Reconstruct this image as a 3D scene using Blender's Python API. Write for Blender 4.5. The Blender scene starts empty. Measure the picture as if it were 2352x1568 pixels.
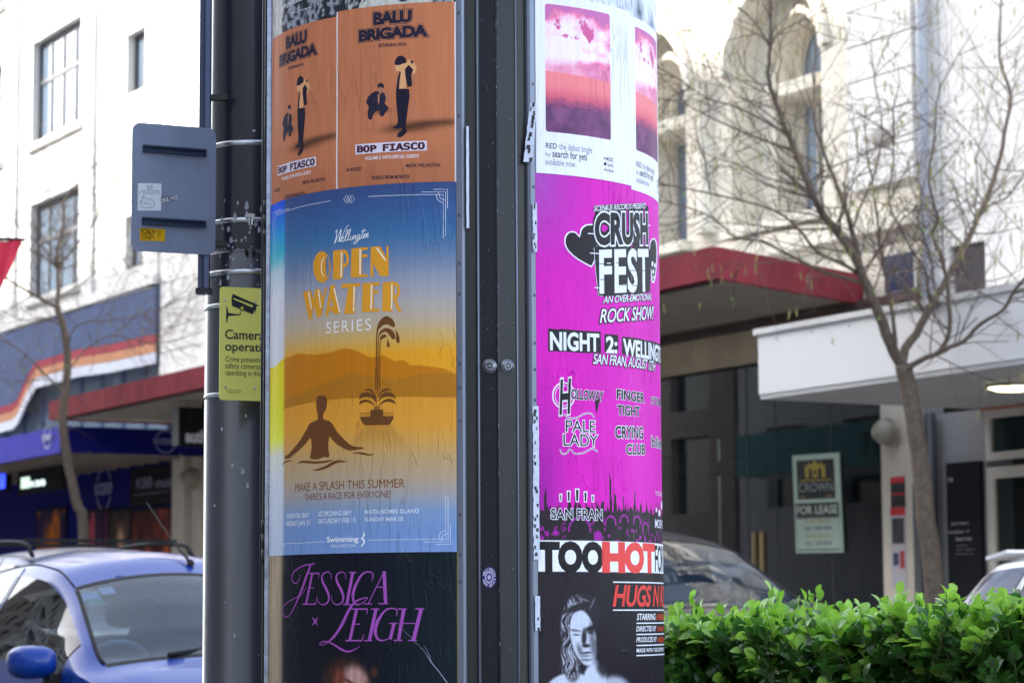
import bpy, bmesh, math, random, os
import numpy as np
from mathutils import Vector, Matrix

# ------------------------------------------------------------------ camera, world, sun, exposure
SC = bpy.context.scene
COL = SC.collection
PI = math.pi
FOC, TH, RO, EZ = 5797.0, math.radians(6.231), math.radians(.317), 1.22   # focal length in px of a 2352 px wide frame, tilt, roll, eye height

cam = bpy.data.cameras.new('camera'); cam_o = bpy.data.objects.new('camera', cam); COL.objects.link(cam_o)
cam.sensor_width = 36; cam.lens = FOC / 2352 * 36; cam.clip_start = .05; cam.clip_end = 900
_f = Vector((0, math.cos(TH), math.sin(TH))); _u = Vector((0, -math.sin(TH), math.cos(TH))); _r = Vector((1, 0, 0))
_x = _r * math.cos(RO) - _u * math.sin(RO); _y = _r * math.sin(RO) + _u * math.cos(RO)
_m = Matrix((_x, _y, -_f)).transposed().to_4x4(); _m.translation = (0, 0, EZ)
cam_o.matrix_world = _m
cam.dof.use_dof = True; cam.dof.focus_distance = 5.75; cam.dof.aperture_fstop = 7.6; cam.dof.aperture_blades = 7
SC.camera = cam_o

SUN_AZ = math.radians(-75)      # measured from +Y (into the picture), negative = left
SUN_EL = math.radians(26)
world = bpy.data.worlds.new('World'); SC.world = world; world.use_nodes = True
_nt = world.node_tree; _nt.nodes.clear()
_sky = _nt.nodes.new('ShaderNodeTexSky'); _sky.sky_type = 'NISHITA'; _sky.sun_disc = False
_sky.sun_elevation = SUN_EL; _sky.sun_rotation = SUN_AZ; _sky.air_density = 1.0; _sky.dust_density = 2.5; _sky.ozone_density = 1.0
_bg = _nt.nodes.new('ShaderNodeBackground'); _bg.inputs[1].default_value = .15
_wo = _nt.nodes.new('ShaderNodeOutputWorld')
_hs = _nt.nodes.new('ShaderNodeHueSaturation'); _hs.inputs['Saturation'].default_value = .55       # thin high haze
_nt.links.new(_sky.outputs[0], _hs.inputs['Color']); _nt.links.new(_hs.outputs[0], _bg.inputs[0]); _nt.links.new(_bg.outputs[0], _wo.inputs[0])
sun = bpy.data.lights.new('sun', 'SUN'); sun.energy = 2.3; sun.angle = math.radians(.53); sun.color = (1, .93, .82)
sun_o = bpy.data.objects.new('sun', sun); COL.objects.link(sun_o)
_sd = Vector((math.sin(SUN_AZ) * math.cos(SUN_EL), math.cos(SUN_AZ) * math.cos(SUN_EL), math.sin(SUN_EL)))
sun_o.rotation_euler = _sd.to_track_quat('Z', 'Y').to_euler(); sun_o.location = (-8, 4, 14)
SC.view_settings.view_transform = 'Standard'; SC.view_settings.look = 'None'
SC.view_settings.gamma = 1; SC.view_settings.use_curve_mapping = False
SC.view_settings.exposure = 2.45
SC.render.engine = 'CYCLES'
SC.cycles.max_bounces = 7; SC.cycles.transparent_max_bounces = 12; SC.cycles.caustics_reflective = False; SC.cycles.caustics_refractive = False

# ------------------------------------------------------------------ helpers
def ray(px, py):
    xr, yr = px - 1176, 784 - py
    x = xr * math.cos(RO) + yr * math.sin(RO); y = -xr * math.sin(RO) + yr * math.cos(RO)
    d = FOC * math.cos(TH) - y * math.sin(TH); h = y * math.cos(TH) + FOC * math.sin(TH)
    return x / d, h / d
def at(px, py, d):                      # a point of the place at depth d
    a, b = ray(px, py); return Vector((a * d, d, EZ + b * d))
# the street frame: s runs along the far house fronts (towards the near right), o runs out from them into the street
US = Vector((.48912, -.87222, 0)); NS = Vector((-.87222, -.48912, 0)); F0 = Vector((4.10, 22.13, 0))
def road_z(o): return max(0.0, min(.2, (11.0 - o) * .02))
def S(s, o, z): return F0 + US * s + NS * o + Vector((0, 0, z))
def sf(px, py, o=0.0):
    a, b = ray(px, py)
    k = (o + F0.dot(NS)) / (a * NS.x + NS.y)
    P = Vector((a * k, k, 0)) - F0
    return P.dot(US), EZ + b * k
def srgb(c):
    if isinstance(c, str): c = tuple(int(c[i:i+2], 16) for i in (0, 2, 4))
    return tuple(((v / 255) / 12.92 if v / 255 <= .04045 else ((v / 255 + .055) / 1.055) ** 2.4) for v in c[:3])
def lin(a):
    a = np.asarray(a, float) / 255
    return np.where(a <= .04045, a / 12.92, ((a + .055) / 1.055) ** 2.4)

MATS = {}
def mat(name, col=(.5, .5, .5), rough=.6, metal=0.0, spec=.5, coat=0.0, coat_r=.1, noise=None, bump=None, attr=None, emit=None, sub=None):
    """noise=(scale, amount[, stretch_z]) varies the colour, bump=(scale, strength, distance[, stretch_z])"""
    if name in MATS: return MATS[name]
    m = bpy.data.materials.new(name); m.use_nodes = True; nt = m.node_tree
    b = nt.nodes['Principled BSDF']; b.inputs['Base Color'].default_value = (*col[:3], 1)
    b.inputs['Roughness'].default_value = rough; b.inputs['Metallic'].default_value = metal
    b.inputs['Specular IOR Level'].default_value = spec
    b.inputs['Coat Weight'].default_value = coat; b.inputs['Coat Roughness'].default_value = coat_r
    L = nt.links.new; N = nt.nodes.new
    geo = N('ShaderNodeNewGeometry')
    def coords(st):
        mp = N('ShaderNodeMapping'); mp.inputs['Scale'].default_value = (1, 1, st); L(geo.outputs['Position'], mp.inputs['Vector']); return mp.outputs[0]
    src = None
    if attr:
        at_ = N('ShaderNodeAttribute'); at_.attribute_name = attr; src = at_.outputs['Color']
    if noise:
        t = N('ShaderNodeTexNoise'); t.inputs['Scale'].default_value = noise[0]; t.inputs['Detail'].default_value = 6; t.inputs['Roughness'].default_value = .65
        L(coords(noise[2] if len(noise) > 2 else 1), t.inputs['Vector'])
        mr = N('ShaderNodeMapRange'); mr.inputs['From Min'].default_value = .3; mr.inputs['From Max'].default_value = .7
        mr.inputs['To Min'].default_value = 1 - noise[1]; mr.inputs['To Max'].default_value = 1 + noise[1] * .5
        L(t.outputs['Fac'], mr.inputs['Value'])
        mx = N('ShaderNodeMix'); mx.data_type = 'RGBA'; mx.blend_type = 'MULTIPLY'; mx.inputs[0].default_value = 1
        if src: L(src, mx.inputs[6])
        else: mx.inputs[6].default_value = (*col[:3], 1)
        L(mr.outputs[0], mx.inputs[7]); src = mx.outputs[2]
    if src: L(src, b.inputs['Base Color'])
    if bump:
        t = N('ShaderNodeTexNoise'); t.inputs['Scale'].default_value = bump[0]; t.inputs['Detail'].default_value = 4
        L(coords(bump[3] if len(bump) > 3 else 1), t.inputs['Vector'])
        bp = N('ShaderNodeBump'); bp.inputs['Strength'].default_value = bump[1]; bp.inputs['Distance'].default_value = bump[2]
        L(t.outputs['Fac'], bp.inputs['Height']); L(bp.outputs[0], b.inputs['Normal'])
        if coat: L(bp.outputs[0], b.inputs['Coat Normal'])
    if emit: b.inputs['Emission Color'].default_value = (*emit[:3], 1); b.inputs['Emission Strength'].default_value = emit[3]
    MATS[name] = m; return m
def paper_nodes(nt, b):
    """creases, blisters and a glossy skin shared by every pasted poster and its inks"""
    L = nt.links.new; N = nt.nodes.new
    geo = N('ShaderNodeNewGeometry')
    mp = N('ShaderNodeMapping'); mp.inputs['Scale'].default_value = (1, 1, .16); mp.inputs['Rotation'].default_value = (.12, .1, 0)
    L(geo.outputs['Position'], mp.inputs['Vector'])
    n1 = N('ShaderNodeTexNoise'); n1.inputs['Scale'].default_value = 26; n1.inputs['Detail'].default_value = 3; n1.inputs['Distortion'].default_value = .6; L(mp.outputs[0], n1.inputs['Vector'])
    cr = N('ShaderNodeMath'); cr.operation = 'SUBTRACT'; cr.inputs[1].default_value = .5; L(n1.outputs['Fac'], cr.inputs[0])
    ab = N('ShaderNodeMath'); ab.operation = 'ABSOLUTE'; L(cr.outputs[0], ab.inputs[0])
    sm = N('ShaderNodeMapRange'); sm.inputs['From Min'].default_value = 0; sm.inputs['From Max'].default_value = .02; sm.inputs['To Min'].default_value = 1; sm.inputs['To Max'].default_value = 0
    L(ab.outputs[0], sm.inputs['Value'])
    msk = N('ShaderNodeTexNoise'); msk.inputs['Scale'].default_value = 5.5; L(geo.outputs['Position'], msk.inputs['Vector'])
    mk = N('ShaderNodeMapRange'); mk.inputs['From Min'].default_value = .47; mk.inputs['From Max'].default_value = .62; L(msk.outputs['Fac'], mk.inputs['Value'])
    mu = N('ShaderNodeMath'); mu.operation = 'MULTIPLY'; L(sm.outputs[0], mu.inputs[0]); L(mk.outputs[0], mu.inputs[1])
    n2 = N('ShaderNodeTexNoise'); n2.inputs['Scale'].default_value = 7; n2.inputs['Detail'].default_value = 5; L(mp.outputs[0], n2.inputs['Vector'])
    n3 = N('ShaderNodeTexNoise'); n3.inputs['Scale'].default_value = 150; n3.inputs['Detail'].default_value = 2; L(geo.outputs['Position'], n3.inputs['Vector'])
    a1 = N('ShaderNodeMath'); a1.operation = 'MULTIPLY_ADD'; a1.inputs[1].default_value = 1.6; L(n2.outputs['Fac'], a1.inputs[0]); L(mu.outputs[0], a1.inputs[2])
    a2 = N('ShaderNodeMath'); a2.operation = 'MULTIPLY_ADD'; a2.inputs[1].default_value = .10; L(n3.outputs['Fac'], a2.inputs[0]); L(a1.outputs[0], a2.inputs[2])
    bp = N('ShaderNodeBump'); bp.inputs['Strength'].default_value = .75; bp.inputs['Distance'].default_value = .0028
    L(a2.outputs[0], bp.inputs['Height']); L(bp.outputs[0], b.inputs['Normal']); L(bp.outputs[0], b.inputs['Coat Normal'])
    return mp
def ink(col, name=None):
    key = 'ink_' + (name or (col if isinstance(col, str) else '%02x%02x%02x' % tuple(int(v) for v in col)))
    if key in MATS: return MATS[key]
    m = bpy.data.materials.new(key); m.use_nodes = True; b = m.node_tree.nodes['Principled BSDF']
    c = srgb(col); b.inputs['Base Color'].default_value = (*c, 1); b.inputs['Roughness'].default_value = .5
    b.inputs['Coat Weight'].default_value = .09; b.inputs['Coat Roughness'].default_value = .25
    b.inputs['Specular IOR Level'].default_value = .12
    paper_nodes(m.node_tree, b); MATS[key] = m; return m
def paper(name, streak=.06, coat=.09):
    if name in MATS: return MATS[name]
    m = bpy.data.materials.new(name); m.use_nodes = True; nt = m.node_tree; b = nt.nodes['Principled BSDF']
    L = nt.links.new; N = nt.nodes.new
    b.inputs['Roughness'].default_value = .5; b.inputs['Coat Weight'].default_value = coat; b.inputs['Coat Roughness'].default_value = .25; b.inputs['Specular IOR Level'].default_value = .12
    mp = paper_nodes(nt, b)
    a = N('ShaderNodeAttribute'); a.attribute_name = 'print'
    g = N('ShaderNodeNewGeometry'); m2 = N('ShaderNodeMapping'); m2.inputs['Scale'].default_value = (1, 1, .045); L(g.outputs['Position'], m2.inputs['Vector'])
    t = N('ShaderNodeTexNoise'); t.inputs['Scale'].default_value = 120; t.inputs['Detail'].default_value = 5; L(m2.outputs[0], t.inputs['Vector'])
    mr = N('ShaderNodeMapRange'); mr.inputs['From Min'].default_value = .3; mr.inputs['From Max'].default_value = .7; mr.inputs['To Min'].default_value = 1 - streak; mr.inputs['To Max'].default_value = 1 + streak * .7
    L(t.outputs['Fac'], mr.inputs['Value'])
    mx = N('ShaderNodeMix'); mx.data_type = 'RGBA'; mx.blend_type = 'MULTIPLY'; mx.inputs[0].default_value = 1
    L(a.outputs['Color'], mx.inputs[6]); L(mr.outputs[0], mx.inputs[7]); L(mx.outputs[2], b.inputs['Base Color'])
    MATS[name] = m; return m
def glass(name, tint=(.8, .85, .85), clear=.6, rough=.01, ior=1.5, base=(.01, .012, .014)):
    """pane: reflects by Fresnel, lets `clear` of the rest through"""
    if name in MATS: return MATS[name]
    m = bpy.data.materials.new(name); m.use_nodes = True; nt = m.node_tree; nt.nodes.clear()
    L = nt.links.new; N = nt.nodes.new
    o = N('ShaderNodeOutputMaterial'); tr = N('ShaderNodeBsdfTransparent'); tr.inputs[0].default_value = (*tint, 1)
    df = N('ShaderNodeBsdfDiffuse'); df.inputs[0].default_value = (*base, 1)
    gl = N('ShaderNodeBsdfGlossy'); gl.inputs['Roughness'].default_value = rough; gl.inputs[0].default_value = (1, 1, 1, 1)
    m1 = N('ShaderNodeMixShader'); m1.inputs[0].default_value = clear; L(df.outputs[0], m1.inputs[1]); L(tr.outputs[0], m1.inputs[2])
    fr = N('ShaderNodeFresnel'); fr.inputs[0].default_value = ior
    m2 = N('ShaderNodeMixShader'); L(fr.outputs[0], m2.inputs[0]); L(m1.outputs[0], m2.inputs[1]); L(gl.outputs[0], m2.inputs[2])
    L(m2.outputs[0], o.inputs[0]); MATS[name] = m; return m

INV = {}
def thing(name, label, cat, loc=(0, 0, 0), rotz=0.0, group=None):
    o = bpy.data.objects.new(name, None); COL.objects.link(o); o.empty_display_size = .2
    o.location = loc; o.rotation_euler = (0, 0, rotz)
    o['label'] = label; o['category'] = cat
    if group: o['group'] = group
    INV[o.name] = (Matrix.Translation(Vector(loc)) @ Matrix.Rotation(rotz, 4, 'Z')).inverted()
    return o
def tag(o, label=None, cat=None, group=None, kind=None):
    for k, v in (('label', label), ('category', cat), ('group', group), ('kind', kind)):
        if v: o[k] = v
    return o
def new_mesh(name, verts, faces, m, smooth=False):
    me = bpy.data.meshes.new(name); me.from_pydata([tuple(v) for v in verts], [], [tuple(f) for f in faces]); me.update()
    for mm in (m if isinstance(m, (list, tuple)) else [m]): me.materials.append(mm)
    if smooth: me.polygons.foreach_set('use_smooth', [True] * len(me.polygons))
    return me
def part(name, mb, m, parent=None, smooth=False, kind=None, label=None, local=False):
    """links a mesh; vertices are given in world space unless local"""
    v, f = (mb.v, mb.f) if isinstance(mb, MB) else mb
    inv = None
    if parent is not None and not local:
        inv = INV[parent.name]; v = [inv @ Vector(p) for p in v]
    me = new_mesh(name, v, f, m, smooth)
    o = bpy.data.objects.new(name, me); COL.objects.link(o)
    if parent is not None:
        o.parent = parent
        INV[o.name] = INV[parent.name]       # parts sit at their thing's origin
    if kind: o['kind'] = kind
    if label: o['label'] = label
    return o
class MB:
    def __init__(s): s.v = []; s.f = []
    def add(s, v, f):
        n = len(s.v); s.v += [Vector(p) for p in v]; s.f += [tuple(i + n for i in q) for q in f]; return s
    def box(s, c0, c1, fn=None):
        (x0, y0, z0), (x1, y1, z1) = c0, c1
        p = [(x, y, z) for z in (z0, z1) for y in (y0, y1) for x in (x0, x1)]
        if fn: p = [fn(*q) for q in p]
        return s.add(p, [(0, 2, 3, 1), (4, 5, 7, 6), (0, 1, 5, 4), (2, 6, 7, 3), (0, 4, 6, 2), (1, 3, 7, 5)])
    def prism(s, poly, fn, a, b):
        """poly of (p,q); fn(p,q,r)->world; extruded from r=a to r=b"""
        n = len(poly); v = [fn(p, q, a) for p, q in poly] + [fn(p, q, b) for p, q in poly]
        f = [tuple(range(n))[::-1], tuple(range(n, 2 * n))] + [(i, (i + 1) % n, n + (i + 1) % n, n + i) for i in range(n)]
        return s.add(v, f)
    def tube(s, pts, rad, n=6, cap=True):
        pts = [Vector(p) for p in pts]; m = len(pts)
        if not isinstance(rad, (list, tuple)): rad = [rad] * m
        t0 = (pts[1] - pts[0]).normalized(); a = t0.orthogonal().normalized(); v = []; f = []
        for i in range(m):
            t = (pts[min(i + 1, m - 1)] - pts[max(i - 1, 0)]).normalized()
            a = (a - t * a.dot(t)); a = a.normalized() if a.length > 1e-6 else t.orthogonal().normalized()
            b = t.cross(a)
            for k in range(n):
                w = 2 * PI * k / n; v.append(pts[i] + (a * math.cos(w) + b * math.sin(w)) * rad[i])
        for i in range(m - 1):
            for k in range(n):
                k2 = (k + 1) % n; f.append((i * n + k, i * n + k2, (i + 1) * n + k2, (i + 1) * n + k))
        if cap: f.append(tuple(range(n))[::-1]); f.append(tuple((m - 1) * n + k for k in range(n)))
        return s.add(v, f)
    def lathe(s, prof, c, n=24, a0=0.0, a1=2 * PI, axis=None):
        """prof of (r,z) about the vertical line through c (or about axis)"""
        full = abs(a1 - a0 - 2 * PI) < 1e-6; m = n if full else n + 1; v = []; f = []
        Q = Vector((0, 0, 1)).rotation_difference(Vector(axis)) if axis else None
        for r, z in prof:
            for k in range(m):
                w = a0 + (a1 - a0) * k / n; p = Vector((r * math.cos(w), r * math.sin(w), z))
                if Q: p = Q @ p
                v.append(p + Vector(c))
        for i in range(len(prof) - 1):
            for k in range(n):
                k2 = (k + 1) % m; f.append((i * m + k, i * m + k2, (i + 1) * m + k2, (i + 1) * m + k))
        return s.add(v, f)
def catmull(pts, k=4):
    pts = [Vector(p) for p in pts]; out = []
    for i in range(len(pts) - 1):
        p0 = pts[max(i - 1, 0)]; p1 = pts[i]; p2 = pts[i + 1]; p3 = pts[min(i + 2, len(pts) - 1)]
        for j in range(k):
            t = j / k; out.append(.5 * ((2 * p1) + (p2 - p0) * t + (2 * p0 - 5 * p1 + 4 * p2 - p3) * t * t + (3 * p1 - p0 - 3 * p2 + p3) * t ** 3))
    return out + [pts[-1]]
def rrect(x0, y0, x1, y1, r, n=5):
    P = []
    for cx_, cy_, a in ((x1 - r, y0 + r, -90), (x1 - r, y1 - r, 0), (x0 + r, y1 - r, 90), (x0 + r, y0 + r, 180)):
        for k in range(n + 1):
            w = math.radians(a + 90 * k / n); P.append((cx_ + r * math.cos(w), cy_ + r * math.sin(w)))
    return P

# ---- flat print: text and outlines become thin ink shapes
_fonts = {}
def font(n):
    if n is None: return None
    if n not in _fonts:
        try: _fonts[n] = bpy.data.fonts.load(os.path.join(bpy.utils.system_resource('DATAFILES'), 'fonts', n))
        except Exception: _fonts[n] = None
    return _fonts[n]
INTER = None; MONO = 'DejaVuSansMono.woff2'
def _curve_mesh(cu):
    o = bpy.data.objects.new('tmp', cu); me = o.to_mesh()
    v = [(p.co.x, p.co.y) for p in me.vertices]; f = [tuple(p.vertices) for p in me.polygons]
    o.to_mesh_clear(); bpy.data.objects.remove(o); bpy.data.curves.remove(cu)
    return v, f
def text2d(s, fnt=INTER, off=0.0, shear=0.0, space=1.0, res=4):
    off *= .5
    cu = bpy.data.curves.new('tmp', 'FONT'); cu.body = s; cu.size = 1; cu.offset = off; cu.shear = shear; cu.space_character = space
    cu.resolution_u = res; cu.fill_mode = 'FRONT'
    if font(fnt): cu.font = font(fnt)
    return _curve_mesh(cu)
_capc = {}
def cap_h(fnt):
    if fnt not in _capc: _capc[fnt] = max(p[1] for p in text2d('H', fnt)[0])
    return _capc[fnt]
def fill2d(loops):
    cu = bpy.data.curves.new('tmp', 'CURVE'); cu.dimensions = '2D'; cu.fill_mode = 'FRONT'
    for lp in loops:
        sp = cu.splines.new('POLY'); sp.points.add(len(lp) - 1)
        for i, p in enumerate(lp): sp.points[i].co = (p[0], p[1], 0, 1)
        sp.use_cyclic_u = True
    return _curve_mesh(cu)
def fit(s, p0, p1, fnt=INTER, off=0.0, shear=0.0, space=1.0, x_from=None):
    """text whose left-baseline is p0 and whose right-top (cap height) is p1; slope keeps the baseline if p0 has a third value"""
    base, _ = text2d(s, fnt, 0, shear, space)
    xs = [p[0] for p in base]; a, b = min(xs), max(xs); v, f = (text2d(s, fnt, off, shear, space) if off else (base, _))
    kx = (p1[0] - p0[0]) / (b - a); ky = (p1[1] - p0[1]) / cap_h(fnt)
    return [(p0[0] + (x - a) * kx, p0[1] + y * ky) for x, y in v], f
def merge(*shapes):
    V = []; Fc = []; P = []
    for sh in shapes:
        v, f = sh[:2]; n = len(V); V += list(v); Fc += [tuple(i + n for i in q) for q in f]; P += sh[2] if len(sh) > 2 else [(v, f)]
    return V, Fc, P
def slant(shape, k, u0=0.0): return [(x, y + (x - u0) * k) for x, y in shape[0]], shape[1]
def stroke2d(pts, w, closed=False):
    """a line of width w as a strip of quads"""
    pts = [Vector(p) for p in pts]; n = len(pts); V = []; Fc = []
    if not isinstance(w, (list, tuple)): w = [w] * n
    for i in range(n):
        a = pts[(i - 1) % n] if (closed or i > 0) else pts[i]; b = pts[(i + 1) % n] if (closed or i < n - 1) else pts[i]
        t = (b - a).normalized(); q = Vector((-t.y, t.x)) * w[i] / 2
        V += [tuple(pts[i] + q), tuple(pts[i] - q)]
    for i in range(n if closed else n - 1):
        j = (i + 1) % n; Fc.append((2 * i, 2 * i + 1, 2 * j + 1, 2 * j))
    return V, Fc
def smooth2d(pts, k=4, closed=False):
    P = [Vector((p[0], p[1], 0)) for p in pts]
    if closed: P = P + [P[0]]
    return [(p.x, p.y) for p in catmull(P, k)][:(-1 if closed else None)]

# value noise for printed pictures
def vnoise(x, y, seed):
    rs = np.random.RandomState(seed); G = rs.rand(64, 64)
    xi = np.floor(x).astype(int); yi = np.floor(y).astype(int); fx = x - xi; fy = y - yi
    fx = fx * fx * (3 - 2 * fx); fy = fy * fy * (3 - 2 * fy)
    g = lambda a, b: G[a % 64, b % 64]
    return (g(xi, yi) * (1 - fx) + g(xi + 1, yi) * fx) * (1 - fy) + (g(xi, yi + 1) * (1 - fx) + g(xi + 1, yi + 1) * fx) * fy
def fbm(x, y, seed=0, o=5):
    t = 0; a = .5; n = 0
    for i in range(o): t = t + a * vnoise(x * 2 ** i + 7.3 * i, y * 2 ** i + 3.1 * i, seed + i); n += a; a *= .55
    return t / n
def sst(a, b, x): t = np.clip((x - a) / (b - a), 0, 1); return t * t * (3 - 2 * t)
def mixc(c0, c1, t): return np.asarray(c0)[..., :] * (1 - t[..., None]) + np.asarray(c1)[..., :] * t[..., None]
def ramp(v, stops):
    xs = [s[0] for s in stops]; return np.stack([np.interp(v, xs, [s[1][k] for s in stops]) for k in range(3)], -1)
# ------------------------------------------------------------------ materials of the street
M_black = mat('black_powder_coat', srgb((19, 22, 34)), .42, spec=.3, coat=.12, coat_r=.25, noise=(9, .22), bump=(420, .12, .0006))
M_black2 = mat('black_inner_rail', srgb((20, 22, 28)), .38, spec=.5)
M_trim = mat('grey_anodised_trim', srgb((112, 120, 138)), .38, metal=.55, noise=(14, .25, .1))
M_steel = mat('bright_steel', srgb((190, 194, 200)), .28, metal=.9, noise=(30, .3))
M_pole = mat('dark_grey_pole_paint', srgb((34, 39, 54)), .35, spec=.45, coat=.45, coat_r=.14, noise=(5, .2, .5), bump=(60, .1, .001))
M_chip = mat('bare_primer_scuffs', srgb((165, 172, 188)), .6)
M_concrete = mat('weathered_concrete', (.32, .31, .29), .85, noise=(3, .3), bump=(60, .4, .01))
M_asphalt = mat('asphalt', (.10, .10, .102), .85, noise=(20, .35), bump=(180, .5, .01))
M_paving = mat('grey_paving', (.40, .385, .36), .8, noise=(6, .25), bump=(80, .3, .004))

# ------------------------------------------------------------------ ground
def sheet(name, s0, s1, o0, o1, dz, m):
    mb = MB(); os_ = sorted({o0, o1, *[o for o in (1.0, 11.0) if o0 < o < o1]})
    for a, b in zip(os_[:-1], os_[1:]):
        mb.add([S(s0, a, road_z(a) + dz), S(s1, a, road_z(a) + dz), S(s1, b, road_z(b) + dz), S(s0, b, road_z(b) + dz)], [(0, 1, 2, 3)])
    return tag(part(name, mb, m), kind='structure')
sheet('ground', -260, 260, -200, 300, -.01, M_asphalt)
sheet('road', -120, 90, 2.6, 13.2, 0, M_asphalt)
def slab(name, s0, s1, o0, o1, m):
    mb = MB()
    mb.box((s0, o0, -.3), (s1, o1, .12), lambda s, o, z: S(s, o, z + road_z(o)))
    return tag(part(name, mb, m), kind='structure')
slab('far_pavement', -120, 90, .02, 2.445, M_paving)
slab('far_kerb', -120, 90, 2.45, 2.6, M_concrete)
slab('near_pavement', -120, 90, 13.35, 21.9, M_paving)
slab('near_kerb', -120, 90, 13.2, 13.345, M_concrete)
# kerbed island that carries the poster pillar, the lamp post and the hedge
slab('island_pavement', 7.2, 19.5, 8.4, 12.4, M_paving)
lm = MB()
for s in range(-30, 8, 6): lm.add([S(s, 7.0, road_z(7) + .004), S(s + 3, 7.0, road_z(7) + .004), S(s + 3, 7.12, road_z(7.12) + .004), S(s, 7.12, road_z(7.12) + .004)], [(0, 1, 2, 3)])
tag(part('lane_markings', lm, mat('road_paint', (.75, .75, .72), .6, noise=(12, .3))), kind='structure')

# ------------------------------------------------------------------ poster pillar
CX, CY, R = -.1202, 6.1688, .4823
def cyl(px, py):                         # picture point on the pillar -> (u, v) in mm on its skin
    a, b = ray(px, py); A = a * a + 1; B = -(a * CX + CY); Cc = CX * CX + CY * CY - R * R
    k = (-B - math.sqrt(max(B * B - A * Cc, 0))) / A
    return math.atan2(a * k - CX, -(k - CY)) * R * 1000, (EZ + b * k) * 1000
def skin(u, v, lv=0.0):
    w = u / 1000 / R; r = R + lv
    return Vector((CX + r * math.sin(w), CY - r * math.cos(w), v / 1000))
def crop(x0, y0, k):                     # reading frame for a magnified part of the photo
    return lambda x, y: cyl((x0 + x / k) * .9408, (y0 + y / k) * .9408)
def pol(r, w, z): w = math.radians(w); return Vector((CX + r * math.sin(w), CY - r * math.cos(w), z))
UL1, UR0 = R * 1000 * math.radians(-.71), R * 1000 * math.radians(21.64)      # right end of the left panel, left end of the right panel
UL0 = UL1 - 594
pillar = thing('poster_pillar', 'round black poster pillar with ribbed spine, pasted all over with bills', 'poster pillar', (CX, CY, 0))
mb = MB(); mb.lathe([(R - .012, .25), (R - .012, 3.05)], (CX, CY, 0), 96); part('drum', mb, M_black2, pillar, True)
mb = MB(); mb.lathe([(0, 3.18), (.3, 3.17), (.5, 3.10), (.52, 3.05), (.52, 3.0), (.47, 2.99)], (CX, CY, 0), 64); part('cap', mb, M_black, pillar, True)
mb = MB(); mb.lathe([(.53, .1), (.53, .24), (.51, .26), (.46, .27)], (CX, CY, 0), 64); part('plinth', mb, M_black, pillar, True)
Z0, Z1 = .28, 2.985
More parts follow.
